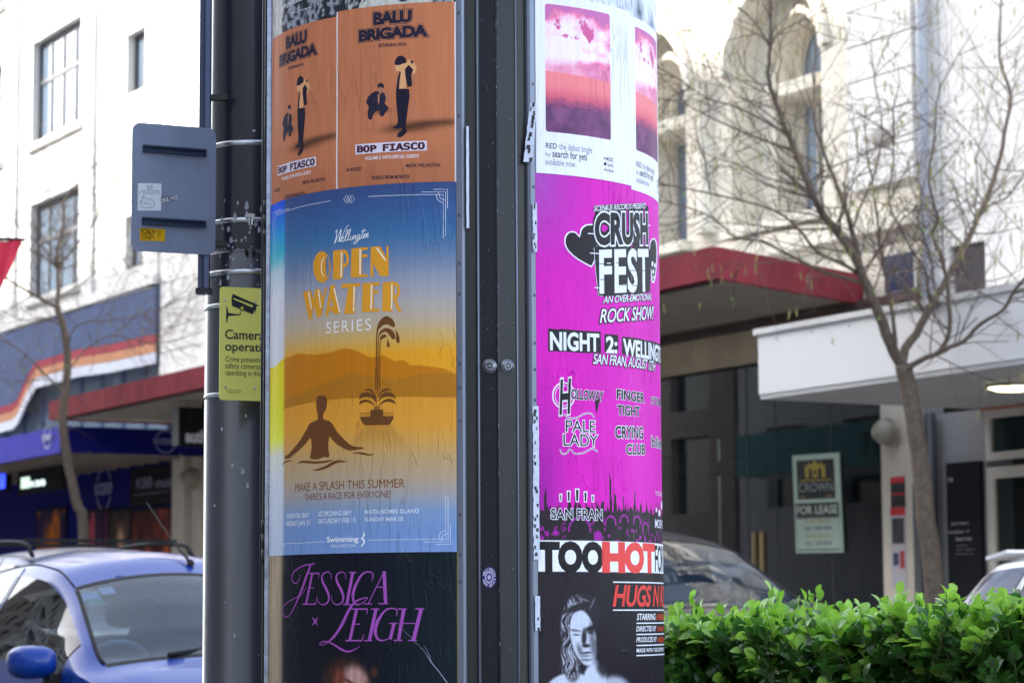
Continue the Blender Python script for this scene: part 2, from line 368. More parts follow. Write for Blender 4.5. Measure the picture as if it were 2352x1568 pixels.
for q in range(4):
    base = 10.47 + 90 * q * (1 if q < 3 else 1)
    ang = {0: 10.47, 1: 103.2, 2: 190.5, 3: -82.3}[q]
    def P(t, r, z, ang=ang):            # t = mm along the tangent, r = mm out from the skin
        w = math.radians(ang); return Vector((CX + (R + r / 1000) * math.sin(w) + t / 1000 * math.cos(w), CY - (R + r / 1000) * math.cos(w) + t / 1000 * math.sin(w), z))
    def strip(name, poly, m, lab=None):
        mb = MB(); mb.prism(poly, lambda t, r, z: P(t, r, z), Z0, Z1); o = part(name, mb, m, pillar); return o
    sag = lambda t: -t * t / 2 / (R * 1000)
    strip('side_trim', [(-93, sag(93) + .5), (-80, sag(80) + 1.5), (-74, sag(74) - 1), (-70, sag(70) - 6), (-69, -40), (-93, -40)], M_trim)
    strip('side_trim', [(93, sag(93) + .5), (93, -40), (69, -40), (70, sag(70) - 6), (74, sag(74) - 1), (80, sag(80) + 1.5)], M_trim)
    strip('channel', [(-69, -42), (-69, -50), (69, -50), (69, -42)], M_black2)
    strip('spine', [(-46, -42), (-46, -3), (-43, 0), (-40, -1), (-6, 9), (-3, 11.5), (0, 11.5), (3, 9), (41, 1), (44, 2), (47, -1), (47, -42)], M_black)
    for t, r in ((-44, -1), (-1.5, 10.5), (45, 0)):
        mb = MB(); mb.tube([P(t, r, Z0), P(t, r, Z1)], 2.6e-3, 8); part('bead', mb, M_trim if t != -1.5 else M_black, pillar, True)
    if q == 0:
        for t, rr in ((-20, 6), (21, 6)):
            c = Vector(P(t, rr, 0)); w = math.radians(ang + (-17 if t < 0 else 12)); n = Vector((math.sin(w), -math.cos(w), 0)); zz = (EZ + ray(1140, 839)[1] * 5.67)
            c.z = zz
            mb = MB(); mb.lathe([(0, .0045), (.004, .0045), (.0045, .002), (.006, .002), (.0065, .005), (.0095, .005), (.010, .0022), (.0165, .0018), (.0168, 0)], c, 28, axis=n)
            part('lock', mb, mat('worn_lock_steel', srgb((128, 132, 140)), .36, metal=.85, noise=(60, .4)), pillar, True)
        for side, zs in ((-86, (.30, .42, .6, .84, 1.02, 1.3, 1.36, 1.45, 1.66, 1.735, 1.79, 1.95, 2.02, 2.13, 2.36, 2.6)), (86, (.4, .7, 1.0, 1.4, 1.65, 1.71, 1.78, 1.84, 1.95, 2.2, 2.44, 2.7))):
            for z in zs:
                c = P(side, sag(side) + 1.2, z); w = math.radians(ang); n = Vector((math.sin(w), -math.cos(w), 0))
                mb = MB(); mb.lathe([(.0008, -.002), (.0012, -.0005), (.0024, .0002), (.0032, .0009), (.0036, 0)], c, 10, axis=n); part('rivet', mb, M_black2, pillar, True)
    if q == 3:
        for z0 in (.5, 1.35, 2.12):
            mb = MB()
            for k in range(3): mb.lathe([(0, z0 + k * .036), (.006, z0 + k * .036), (.006, z0 + .034 + k * .036), (0, z0 + .034 + k * .036)], P(68, 5, 0), 14)
            part('hinge', mb, M_black, pillar, True)
        mb = MB(); mb.box((56, -6, Z0), (59, 8, Z1), lambda t, r, z: P(t, r, z)); part('hinge_rail', mb, M_black, pillar)
        mb = MB(); mb.box((80, -6, Z0), (82.5, 4, Z1), lambda t, r, z: P(t, r, z)); part('hinge_rail', mb, mat('worn_rail_edge', srgb((150, 158, 180)), .3, metal=.8, noise=(40, .4)), pillar)

# faint cast letters on the spine
def on_spine(shape, lv=.0125, t0=0, z0=0):
    w = math.radians(10.47)
    return [Vector((CX + (R + lv) * math.sin(w) + (x + t0) / 1000 * math.cos(w), CY - (R + lv) * math.cos(w) + (x + t0) / 1000 * math.sin(w), z0 + y / 1000)) for x, y in shape[0]], shape[1]

# ---- pasted paper: every bill is a sheet of its own that follows the drum
def bisect_wrap(shape, lv, step=12.0):
    v, f = shape[:2]
    if not f: return [], []
    us = [p[0] for p in v]; a, b = min(us), max(us)
    bm = bmesh.new(); bv = [bm.verts.new((p[0], p[1], 0)) for p in v]
    for q in f:
        try: bm.faces.new([bv[i] for i in q])
        except ValueError: pass
    n = int(math.ceil(a / step)); 
    while n * step < b:
        bmesh.ops.bisect_plane(bm, geom=bm.verts[:] + bm.edges[:] + bm.faces[:], plane_co=(n * step, 0, 0), plane_no=(1, 0, 0)); n += 1
    bm.verts.index_update(); out = [skin(p.co.x, p.co.y, lv) for p in bm.verts]; ff = [tuple(w.index for w in q.verts) for q in bm.faces]; bm.free()
    # front faces outwards
    g = []
    for q in ff:
        c = (out[q[1]] - out[q[0]]).cross(out[q[2]] - out[q[0]]); m_ = out[q[0]] - Vector((CX, CY, out[q[0]].z))
        g.append(q if c.dot(m_) > 0 else q[::-1])
    return out, g
PAPER_LV = .0009; STEP_LV = .00022; LVL = {}
def clusters(shapes, gap=9.0):
    """printed shapes that lie apart become parts of their own; near ones stay together"""
    G = []
    for v, f in shapes:
        if not f: continue
        b = [min(p[0] for p in v), max(p[0] for p in v), min(p[1] for p in v), max(p[1] for p in v)]; grp = [(v, f)]
        rest = []
        for B_, g in G:
            if b[0] < B_[1] + gap and B_[0] < b[1] + gap and b[2] < B_[3] + gap * .35 and B_[2] < b[3] + gap * .35: b = [min(b[0], B_[0]), max(b[1], B_[1]), min(b[2], B_[2]), max(b[3], B_[3])]; grp += g
            else: rest.append((B_, g))
        G = rest + [(b, grp)]
    return [merge(*g) for _, g in G]
def ink_part(name, parent, shape, col, k=1):
    lv = LVL[parent.name] + STEP_LV * k; o = None
    for sh in (clusters(shape[2]) if len(shape) > 2 else [shape]):
        v, f = bisect_wrap(sh, lv)
        if f: o = part(name, (v, f), ink(col), parent)
    return o
def bill(label, u0, u1, v0, v1, fn, lv, res=3.0, name='poster', m=None, ragged=None, cat='poster', group=None):
    """a sheet from (u0,v0) to (u1,v1) mm; fn(U,V) gives its printed colour (sRGB 0-255), U,V in mm from the sheet's lower left"""
    t = thing(name, label, cat, skin((u0 + u1) / 2, v0, lv), 0, group); LVL[t.name] = lv
    nu = max(2, int((u1 - u0) / res)); nv = max(2, int((v1 - v0) / res))
    U, V = np.meshgrid(np.linspace(0, u1 - u0, nu + 1), np.linspace(0, v1 - v0, nv + 1))
    w = (U + u0) / 1000 / R
    wob = (fbm(U / 90 + u0 * .01, V / 160, int(abs(u0)) % 50) - .5) * .0006
    X = CX + (R + lv) * np.sin(w); Y = CY - (R + lv) * np.cos(w); Z = (V + v0) / 1000
    vv = np.stack([X, Y, Z], -1).reshape(-1, 3) - np.array(t.location)
    idx = np.arange((nu + 1) * (nv + 1)).reshape(nv + 1, nu + 1)
    F_ = np.stack([idx[:-1, :-1], idx[:-1, 1:], idx[1:, 1:], idx[1:, :-1]], -1).reshape(-1, 4)
    c = fn(U, V); keep = None
    if ragged is not None:
        ok = ragged(U, V).reshape(-1); keep = ok[F_].all(1); F_ = F_[keep]
    me = bpy.data.meshes.new('sheet'); me.from_pydata(vv.tolist(), [], F_.tolist()); me.update()
    ca = me.color_attributes.new('print', 'FLOAT_COLOR', 'POINT')
    rgba = np.ones((vv.shape[0], 4), np.float32); rgba[:, :3] = lin(c).reshape(-1, 3); ca.data.foreach_set('color', rgba.reshape(-1))
    me.materials.append(m or paper('pasted_paper'))
    o = bpy.data.objects.new('sheet', me); COL.objects.link(o); o.parent = t; INV[o.name] = INV[t.name]
    del_edge = None
    return t
FLAT = lambda c: (lambda U, V: np.broadcast_to(np.array(c, float), U.shape + (3,)).copy())

rgc = random.Random(77)
for q_ in range(1):
    mb = MB()
    for k in range(150):
        edge_ = rgc.random() < .6; t0 = rgc.choice((-44, -1.5, 45)) + rgc.uniform(-1.5, 1.5) if edge_ else rgc.uniform(-38, 40); r0 = (2.2 if abs(t0) > 30 and edge_ else 13.4 if edge_ else (9 - abs(t0 + 1) * .2) + 1.6)
        z0 = rgc.uniform(1.1, 2.7); a_, b_ = rgc.uniform(.25, .9), rgc.uniform(.6, 4 if edge_ else 2)
        w = math.radians(10.47); PP = lambda t, z: Vector((CX + (R + r0 / 1000) * math.sin(w) + t / 1000 * math.cos(w), CY - (R + r0 / 1000) * math.cos(w) + t / 1000 * math.sin(w), z))
        mb.add([PP(t0 - a_, z0 - b_ * .001), PP(t0 + a_ * .4, z0 - b_ * .0014), PP(t0 + a_, z0 + b_ * .0006), PP(t0 - a_ * .3, z0 + b_ * .0012)], [(0, 1, 2, 3)])
    part('paint_chips', mb, mat('worn_edge_metal', srgb((120, 126, 142)), .5, metal=.3), pillar, kind='stuff')
# ------------------------------------------------------------------ the bills
cA, cB, cC, cD = crop(620, 0, 3.1365), crop(640, 440, 3.136), crop(640, 900, 3.136), crop(640, 1300, 4.272)
cE, cG, cH, cI = crop(1120, 0, 3.1365), crop(1260, 440, 3.135), crop(1260, 860, 3.135), crop(1260, 1290, 4.16)
def W(fr, s, a, b, fnt=INTER, off=0.0, shear=0.0, space=1.0, ref=None, k=0.0):
    """words s; a = lower-left, b = upper-right of them (or of the substring ref), read in frame fr"""
    p0, p1 = fr(*a), fr(*b)
    if ref:
        x = [p[0] for p in text2d(ref, fnt, 0, shear, space)[0]]; y = [p[0] for p in text2d(s, fnt, 0, shear, space)[0]]
        p1 = (p0[0] + (p1[0] - p0[0]) * (max(y) - min(y)) / (max(x) - min(x)), p1[1])
    sh = fit(s, p0, p1, fnt, off, shear, space)
    return slant(sh, k, p0[0]) if k else sh
def W2(fr, s, a, b, fnt=INTER, off=0.0, shear=0.0, space=1.0, ref=None):
    """a = left end (x, baseline y, cap-top y), b = right end (x, baseline y)"""
    p0 = fr(a[0], a[1]); h = fr(a[0], a[2])[1] - p0[1]; q = fr(*b); k = (q[1] - p0[1]) / (q[0] - p0[0]); u1 = q[0]
    if ref:
        x = [p[0] for p in text2d(ref, fnt, 0, shear, space)[0]]; y = [p[0] for p in text2d(s, fnt, 0, shear, space)[0]]; u1 = p0[0] + (u1 - p0[0]) * (max(y) - min(y)) / (max(x) - min(x))
    return slant(fit(s, p0, (u1, p0[1] + h), fnt, off, shear, space), k, p0[0])
def PG(fr, *loops, sm=0): return fill2d([[fr(*p) for p in (smooth2d(lp, sm, True) if sm else lp)] for lp in loops])
def ST(fr, pts, w, sm=0):
    P = [fr(*p) for p in (smooth2d(pts, sm) if sm else pts)]
    if isinstance(w, (list, tuple)) and sm: w = list(np.interp(np.linspace(0, len(w) - 1, len(P)), range(len(w)), w))
    return stroke2d(P, w)
def shift(sh, du, dv): return ([(x + du, y + dv) for x, y in sh[0]], sh[1]) if len(sh) < 3 else merge(*[shift(q, du, dv) for q in sh[2]])

# -- torn black-and-white bill at the top of the left panel
v_b = cA(150, 245)[1] - 40
def f_torn(U, V):
    n = fbm(U / 9, V / 11, 5); m = fbm(U / 60, V / 70, 8); d = sst(.45, .6, m * .6 + n * .4)
    c = mixc(np.array([38., 42, 52]), np.array([190., 196, 208]), sst(.42, .62, n) * .75)
    pale = (U < 75 + 14 * (fbm(U / 20, V / 25, 3) - .5)) | ((U > 330) & (m > .42))
    c[pale] = np.array([205, 206, 200]) * (.82 + .3 * n[pale])[..., None]
    return c
tb = bill('torn black and white bill above the two orange ones, ragged paper edge', UL0, UL1 - 4, v_b, 2985, f_torn, .0009, 3)
ink_part('lettering', tb, merge(W(cA, 'Wellington', (205, 55), (368, 20), ref='Wellington'), W(cA, 'Roxy Cinema', (290, 112), (445, 50)), W(cA, '18 June', (275, 175), (362, 135))), 'e6eaf2')

# -- two orange bills
vt = cA(1545, 16)[1]; vb = vt - 420
def f_balu(U, V):
    n = fbm(U / 14, V / 160, 11); g = sst(0, 420, V)
    c = np.empty(U.shape + (3,)); c[:] = (196, 122, 86); c *= (.93 + .12 * n)[..., None]
    c *= (1 - .10 * sst(120, 0, V))[..., None]
    for (x, y, sx, sy, a) in ((250, 138, 90, 8, .45), (165, 128, 40, 7, .3), (118, 172, 26, 6, .3), (205, 128, 50, 10, .3)):
        c *= (1 - a * np.exp(-((U - x) / sx) ** 2 - ((V - y - (U - x) * .03) / sy) ** 2))[..., None]
    e = (U < 2.2) | (U > 295); c[e] = (228, 222, 226); return c
blk, tan, crm = '262338', 'c27e5c', 'e0a878'
def balu_inks(t, du, dv):
    I = lambda n, s, c, k=1: ink_part(n, t, shift(s, du, dv), c, k)
    w1 = dict(a=(925, 190), b=(1203, 84)); w2 = dict(a=(815, 318), b=(1322, 200))
    L = lambda o, sp=.93: merge(W(cA, 'BALU', w1['a'], w1['b'], None, off=o, space=sp), W(cA, 'BRIGADA', w2['a'], w2['b'], None, off=o, space=sp))
    I('title_outline', L(.27), blk, 1); I('title_inline', L(.20), tan, 2); I('title', L(.125), blk, 3)
    I('small_print', merge(W2(cA, 'RETURNING WITH', (958, 364, 340), (1168, 355), off=.06), W2(cA, '26 AUGUST', (713, 1312, 1288), (830, 1306), off=.06), W2(cA, 'MEOW, WELLINGTON', (1168, 1283, 1258), (1427, 1278), off=.06), W2(cA, 'TICKETS FROM MOSHTIX', (903, 1378, 1353), (1194, 1366), off=.06)), blk)
    I('name_band', PG(cA, [(781, 1110), (1326, 1080), (1326, 1154), (781, 1186)]), 'd9d3e6')
    I('name', merge(W2(cA, 'BOP', (798, 1168, 1122), (938, 1162), MONO, off=.08)), '4a1f30', 2); I('name', merge(W2(cA, 'FIASCO', (994, 1158, 1110), (1306, 1142), MONO, off=.08)), '4a1f30', 2)
    I('pale_print', W2(cA, 'VOLUME 2. WITH SPECIAL GUESTS', (855, 1228, 1204), (1262, 1208), off=.06), 'e2d5dc')
    I('standing_figure', merge(
        PG(cA, [(1090, 690), (1190, 686), (1186, 800), (1172, 900), (1166, 985), (1175, 1010), (1130, 1052), (1100, 1048), (1108, 1020), (1136, 1000), (1134, 975), (1120, 985), (1075, 985), (1070, 972), (1100, 955), (1104, 900), (1094, 800)], sm=2),
        PG(cA, [(1120, 548), (1104, 600), (1092, 690), (1114, 690), (1118, 620), (1128, 560)]), PG(cA, [(1160, 530), (1188, 500), (1222, 538), (1206, 575), (1214, 660), (1180, 670), (1168, 620), (1160, 570)]),
        PG(cA, [(1080, 495), (1086, 460), (1112, 432), (1145, 434), (1168, 455), (1165, 485), (1142, 490), (1120, 500), (1095, 502)], sm=2), PG(cA, [(1203, 462), (1222, 470), (1220, 492), (1204, 486)])), '1f1c30', 2)
    I('bare_skin', merge(PG(cA, [(1086, 500), (1165, 486), (1186, 458), (1206, 462), (1240, 500), (1246, 540), (1220, 575), (1190, 520), (1150, 540), (1090, 548)], sm=2), PG(cA, [(1124, 545), (1160, 540), (1168, 640), (1160, 686), (1114, 688), (1116, 620)], sm=2)), crm, 1)
    I('crouching_figure', merge(PG(cA, [(862, 790), (880, 740), (925, 705), (960, 700), (1000, 716), (1014, 760), (1004, 795), (1036, 830), (1010, 862), (990, 895), (962, 880), (968, 850), (925, 862), (905, 918), (880, 910), (875, 860), (882, 820)], sm=2),
        PG(cA, [(950, 680), (952, 648), (975, 638), (996, 650), (998, 680), (986, 672), (970, 668)], sm=2)), '29253a', 1)
    I('crouching_skin', merge(PG(cA, [(956, 676), (986, 672), (990, 700), (972, 722), (958, 706)], sm=2), PG(cA, [(1012, 750), (1032, 712), (1040, 722), (1022, 765)]), PG(cA, [(952, 722), (968, 726), (962, 790), (952, 800)])), 'b07c62', 2)
for i, (du, dv, lab) in enumerate(((0, 0, 'orange wood-grain gig bill nearest the ribbed spine, with two men and BALU BRIGADA'), (-297.5, -11, 'left one of two orange BALU BRIGADA gig bills, curving out of sight'))):
    t = bill(lab, UL1 - 297 + du, UL1 + du + (1 if i == 0 else 0), vb + dv, vt + dv, f_balu, .0022 - i * .0006, 2.0, group='pair of orange gig bills')
    balu_inks(t, du, dv)

# -- big swimming bill
OV0, OV1 = 1366.9, 2207.9
line = lambda fr, pts: ([fr(*p)[0] for p in pts], [fr(*p)[1] for p in pts])
h1 = line(cB, [(66, 1440), (110, 1430), (140, 1395), (170, 1362), (230, 1350), (280, 1325), (400, 1337), (530, 1320), (590, 1298), (650, 1287), (730, 1305), (830, 1358), (930, 1340), (1020, 1385), (1080, 1375), (1140, 1415), (1230, 1420), (1330, 1432), (1400, 1445), (1475, 1480)])
h2 = line(cC, [(66, 290), (180, 232), (330, 180), (450, 120), (560, 82), (700, 30), (850, 60), (1000, 82), (1200, 45), (1350, 35), (1480, 40)])
h3 = line(cC, [(66, 347), (200, 300), (400, 255), (600, 230), (1030, 215), (1480, 222)])
rv = lambda fr, x, st: sorted([(fr(x, y)[1], c) for y, c in st])
sky_r = rv(cB, 700, [(60, (58, 78, 128)), (240, (58, 92, 146)), (430, (60, 110, 158)), (600, (104, 128, 164)), (780, (148, 154, 172)), (950, (174, 168, 168)), (1100, (190, 172, 146)), (1220, (208, 170, 100)), (1340, (228, 160, 40))])
sea_r = rv(cC, 700, [(215, (220, 152, 50)), (430, (222, 156, 58)), (560, (212, 160, 82)), (700, (190, 160, 116)), (850, (180, 162, 138)), (980, (160, 160, 166)), (1090, (130, 156, 196)), (1250, (118, 150, 204)), (1440, (124, 156, 212))])
ub = cB(182, 700)[0]; refl = (cC(790, 430), cC(985, 430))
def f_open(U, V):
    u, v = U + UL0, V + OV0
    c = ramp(v, sky_r); s = ramp(v, sea_r)
    a1 = np.interp(u, *h1); a2 = np.interp(u, *h2); a3 = np.interp(u, *h3)
    c = mixc(c, np.broadcast_to(np.array([194., 120, 22]), c.shape), sst(1.5, -1.5, v - a1))
    c = mixc(c, np.broadcast_to(np.array([176., 116, 30]), c.shape), sst(1.5, -1.5, v - a2) * (u > UL0))
    c = mixc(c, s, sst(1.5, -1.5, v - a3))
    d = refl[0][1] - v; w = np.abs(u - (refl[0][0] + refl[1][0]) / 2) - (refl[1][0] - refl[0][0]) / 2 - d * .85
    c = c * (1 - .10 * sst(2, -2, w) * sst(0, 4, d) * sst(70, 10, d))[..., None]
    m = sst(7, -9, u - ub)                                                   # left edge strip in stronger, lighter colours
    g = fbm(U / 3, V / 3, 2)
    strong = ramp(v, sorted([(2300, (20, 60, 215)), (cB(120, 200)[1], (22, 84, 224)), (cB(120, 420)[1], (20, 150, 214)), (cB(120, 560)[1], (40, 176, 200)), (cB(120, 700)[1], (176, 204, 218)), (cB(120, 900)[1], (216, 218, 228)), (1300, (216, 212, 214))]))
    low = ramp(v, sorted([(cC(120, 0)[1], (232, 214, 6)), (cC(120, 330)[1], (226, 224, 30)), (cC(120, 540)[1], (232, 236, 70)), (cC(120, 660)[1], (222, 224, 210)), (cC(120, 900)[1], (206, 216, 232)), (cC(120, 1430)[1], (188, 206, 232))]))
    st_ = mixc(strong, low, sst(2, -2, v - a1)) * (.94 + .12 * g)[..., None]
    return mixc(c, st_, m)
ow = bill('large swimming series bill with orange title OPEN WATER and brown swimmer on left panel', UL0, UL1, OV0, OV1, f_open, .0030, 2.4)
wl = 'dfe6f0'
O = lambda n, s, c, k=1: ink_part(n, ow, s, c, k)
O('border_lines', merge(ST(cB, [(108, 615), (108, 292), (120, 270), (300, 205), (430, 178), (530, 160)], 1.0), ST(cB, [(98, 585), (98, 275), (110, 255), (215, 218)], 1.0), ST(cB, [(90, 400), (90, 252), (155, 222)], 1.0),
    ST(cB, [(820, 127), (1388, 112), (1388, 445)], 1.1), ST(cB, [(1222, 93), (1406, 92), (1406, 428)], 1.1), ST(cB, [(1312, 72), (1420, 72), (1420, 218)], 1.1),
    ST(cB, [(1335, 112), (1345, 150), (1386, 176)], 1.1, 4), ST(cB, [(1352, 92), (1365, 138), (1404, 156)], 1.1, 4),
    ST(cC, [(818, 1310), (1406, 1302), (1406, 965)], 1.1), ST(cC, [(1240, 1325), (1424, 1324), (1424, 980)], 1.1), ST(cC, [(1332, 1344), (1442, 1342), (1442, 1192)], 1.1), ST(cC, [(1356, 1300), (1366, 1255), (1404, 1238)], 1.1, 4), ST(cC, [(1374, 1322), (1386, 1275), (1424, 1258)], 1.1, 4),
    ST(cC, [(130, 1342), (300, 1332), (485, 1322)], 1.1), ST(cC, [(98, 1362), (186, 1358)], 1.1), ST(cC, [(95, 1200), (92, 1385), (130, 1384)], 1.0)), wl)
O('diamonds', merge(*[ST(cB, [(x, 147), (x + 21, 115), (x + 42, 146), (x + 22, 177), (x, 147), (x + 4, 141)], 1.0) for x in (631, 652, 672)]), wl)
O('script_lettering', merge(*[ST(cB, p, w, 4) for p, w in (
    ([(566, 405), (580, 382), (575, 440), (560, 486), (590, 430), (612, 376), (604, 430), (592, 474), (620, 425), (650, 365), (672, 345)], [1, 2, 2.6, 2.2, 1.6, 2, 2.6, 2, 1.6, 1.6, 1]),
    ([(600, 472), (618, 455), (632, 440), (624, 434), (612, 455), (618, 472), (636, 460), (652, 425), (664, 388), (656, 384), (642, 440), (646, 466), (660, 452), (676, 410), (684, 380), (676, 380), (664, 435), (668, 462), (680, 446)], 1.7),
    ([(688, 428), (680, 450), (688, 460), (700, 440), (708, 422), (700, 456), (714, 430), (724, 424), (718, 452), (730, 446)], 1.7), ([(756, 420), (742, 418), (732, 438), (738, 448), (756, 424), (746, 456), (722, 486), (706, 484), (722, 466), (752, 452), (766, 440)], 1.6),
    ([(786, 372), (774, 410), (768, 440), (776, 446), (788, 428), (798, 410), (786, 420), (782, 438), (792, 442), (802, 422)], 1.7), ([(764, 396), (804, 384)], 1.4), ([(800, 440), (808, 408), (802, 438), (812, 412), (818, 408), (812, 438), (820, 434)], 1.6))]), 'e9edf4', 2)
og, cr = 'dc9a2c', 'f3e6cf'
oval = lambda cx, cy, rx, ry, n=28: [(cx + rx * math.cos(2 * PI * k / n), cy + ry * math.sin(2 * PI * k / n)) for k in range(n)]
O('title', merge(PG(cB, oval(466, 665, 67, 120), oval(508, 662, 13, 82)[::-1]),
    PG(cB, [(551, 548), (560, 538), (638, 532), (662, 548), (673, 590), (668, 640), (650, 664), (630, 672), (626, 744), (612, 758), (556, 762), (549, 750)], [(630, 560), (640, 562), (652, 592), (648, 630), (632, 646)]),
    PG(cB, [(690, 524), (812, 512), (818, 522), (814, 534), (772, 538), (772, 566), (810, 568), (812, 590), (772, 594), (770, 718), (812, 722), (816, 734), (806, 742), (694, 747), (684, 738)]),
    PG(cB, [(836, 512), (908, 506), (954, 590), (956, 506), (972, 503), (974, 730), (966, 736), (908, 736), (856, 640), (858, 732), (846, 742), (834, 738)]),
    PG(cB, [(322, 856), (380, 842), (404, 910), (412, 838), (448, 830), (474, 900), (486, 826), (503, 822), (462, 1035), (446, 1052), (430, 1048), (404, 965), (386, 1064), (366, 1068)]),
    PG(cB, [(530, 806), (562, 800), (606, 1010), (600, 1022), (556, 1024), (542, 1000), (520, 1004), (510, 1038), (490, 1040)], [(538, 900), (524, 968), (550, 966)]),
    PG(cB, [(612, 802), (620, 794), (752, 788), (760, 796), (756, 814), (722, 818), (718, 1012), (708, 1022), (640, 1026), (636, 1016), (664, 824), (616, 828)]),
    PG(cB, [(776, 788), (900, 782), (908, 792), (904, 806), (860, 810), (860, 842), (896, 844), (898, 862), (860, 868), (858, 982), (900, 986), (904, 998), (896, 1006), (778, 1012), (768, 1002)]),
    PG(cB, [(928, 782), (1010, 776), (1046, 792), (1062, 830), (1056, 880), (1034, 908), (1048, 960), (1068, 996), (1062, 1010), (1048, 1008), (1024, 960), (1014, 916), (1006, 918), (1002, 996), (996, 1006), (924, 1006)], [(1016, 806), (1032, 812), (1040, 842), (1030, 876), (1014, 886)])), og, 2)
O('title_highlights', merge(ST(cB, [(492, 588), (470, 615), (461, 662), (468, 715), (486, 738)], [1, 2.6, 3.2, 2.6, 1], 4), *[PG(cB, q) for q in ([(611, 553), (622, 552), (618, 742), (607, 744)], [(751, 530), (764, 529), (762, 724), (751, 725)], [(876, 521), (890, 520), (954, 612), (948, 622)],
    [(360, 858), (371, 856), (390, 980), (383, 990)], [(435, 844), (445, 842), (460, 975), (454, 980)], [(553, 826), (564, 824), (606, 1010), (598, 1016)], [(707, 812), (718, 811), (711, 1003), (702, 1005)], [(839, 798), (850, 797), (845, 992), (834, 994)], [(993, 798), (1003, 797), (1000, 988), (990, 990)])]), cr, 3)
O('series', W(cB, 'SERIES', (499, 1174), (838, 1060), space=1.25), 'e4e2e2')
bn = '6e4520'
O('tall_fountain', merge(ST(cB, [(875, 1568), (880, 1330), (884, 1180), (900, 1110), (940, 1062), (975, 1056)], [2.6, 2.6, 3, 6, 10, 8], 4), PG(cB, [(884, 1140), (900, 1085), (930, 1052), (968, 1046), (1000, 1062), (1020, 1100), (1016, 1126), (990, 1118), (965, 1104), (930, 1110), (900, 1140)], sm=2),
    PG(cB, [(900, 1190), (908, 1158), (935, 1136), (965, 1132), (1000, 1150), (1020, 1180), (1022, 1210), (1004, 1218), (984, 1195), (955, 1160), (925, 1168)], sm=2), PG(cB, [(1020, 1142), (1044, 1170), (1056, 1215), (1052, 1244), (1038, 1246), (1028, 1215), (1030, 1180)], sm=2),
    PG(cB, [(906, 1230), (912, 1196), (935, 1180), (962, 1192), (940, 1206), (920, 1220)], sm=2), PG(cB, [(964, 1212), (976, 1240), (982, 1268), (970, 1280), (960, 1266)], sm=2),
    ST(cB, [(890, 1568), (893, 1250), (906, 1170)], [2.2, 2.2, 2.6], 3), ST(cB, [(904, 1568), (905, 1330), (910, 1230)], [2.2, 2.2, 2.6], 3), ST(cC, [(875, 0), (875, 162)], 2.4), ST(cC, [(889, 0), (888, 190)], 2.2), ST(cC, [(904, 0), (903, 158)], 2.2)), bn, 2)
O('fountain_barge', merge(*[PG(cC, q, sm=s_) for q, s_ in (([(880, 270), (868, 225), (835, 190), (790, 182), (762, 208), (748, 236), (756, 196), (785, 182), (830, 183), (868, 210), (884, 245)], 2), ([(752, 236), (758, 208), (790, 184), (832, 186), (864, 216), (876, 256), (850, 226), (810, 214), (770, 222)], 2), ([(748, 276), (756, 248), (790, 234), (830, 244), (862, 272), (868, 284), (820, 256), (780, 260)], 2),
    ([(784, 166), (820, 151), (856, 170), (878, 210), (882, 232), (856, 190), (820, 168)], 2), ([(996, 162), (950, 151), (914, 170), (894, 210), (888, 232), (914, 190), (950, 168)], 2), ([(1028, 232), (1018, 204), (986, 182), (938, 184), (908, 216), (893, 256), (918, 226), (962, 212), (1008, 220)], 2), ([(1028, 272), (1016, 244), (980, 228), (938, 240), (908, 266), (900, 282), (944, 256), (990, 254)], 2),
    ([(758, 368), (1010, 362), (1008, 384), (978, 430), (790, 432), (760, 390)], 0), ([(835, 314), (930, 311), (932, 366), (834, 368)], 0), ([(864, 288), (872, 287), (874, 314), (865, 314)], 0), ([(878, 282), (890, 281), (890, 314), (879, 314)], 0), ([(896, 288), (903, 288), (902, 314), (895, 314)], 0))],
    ST(cC, [(758, 338), (834, 336)], .9), ST(cC, [(932, 336), (1008, 335)], .9), *[ST(cC, [(x, 338), (x, 366)], .7) for x in (762, 773, 784, 795, 806, 817, 828, 938, 949, 960, 971, 982, 993, 1004)]), '6b4322', 2)
O('swimmer', merge(PG(cC, [(422, 270), (425, 225), (445, 206), (480, 206), (502, 228), (504, 275), (492, 320), (476, 345), (478, 385), (520, 398), (548, 425), (580, 480), (640, 545), (700, 592), (770, 600), (786, 612), (740, 616), (674, 626), (600, 592), (545, 545), (524, 515), (516, 560), (514, 610), (521, 676), (480, 674), (440, 690), (400, 692), (374, 680), (386, 610), (384, 560), (376, 528), (340, 575), (280, 632), (240, 665), (225, 682), (182, 688), (186, 668), (212, 652), (240, 620), (300, 545), (350, 460), (376, 415), (432, 388), (432, 345), (424, 310)], sm=2),
    *[PG(cC, q, sm=2) for q in ([(278, 732), (300, 706), (350, 702), (410, 708), (480, 704), (552, 695), (520, 712), (450, 724), (370, 724), (310, 718)], [(386, 775), (440, 762), (500, 738), (550, 708), (600, 698), (656, 714), (600, 716), (560, 730), (500, 762), (440, 778)], [(686, 646), (720, 638), (780, 640), (820, 652), (864, 652), (830, 664), (780, 658), (730, 648)], [(156, 740), (180, 712), (212, 698), (244, 704), (210, 708), (180, 724)])]), '6c4424', 1)
O('brown_lettering', merge(W(cC, 'MAKE A SPLASH THIS SUMMER', (262, 941), (1094, 842), off=.0), W(cC, "THERE'S A RACE FOR EVERYONE!", (334, 1007), (988, 932), off=.0)), '7d4a22')
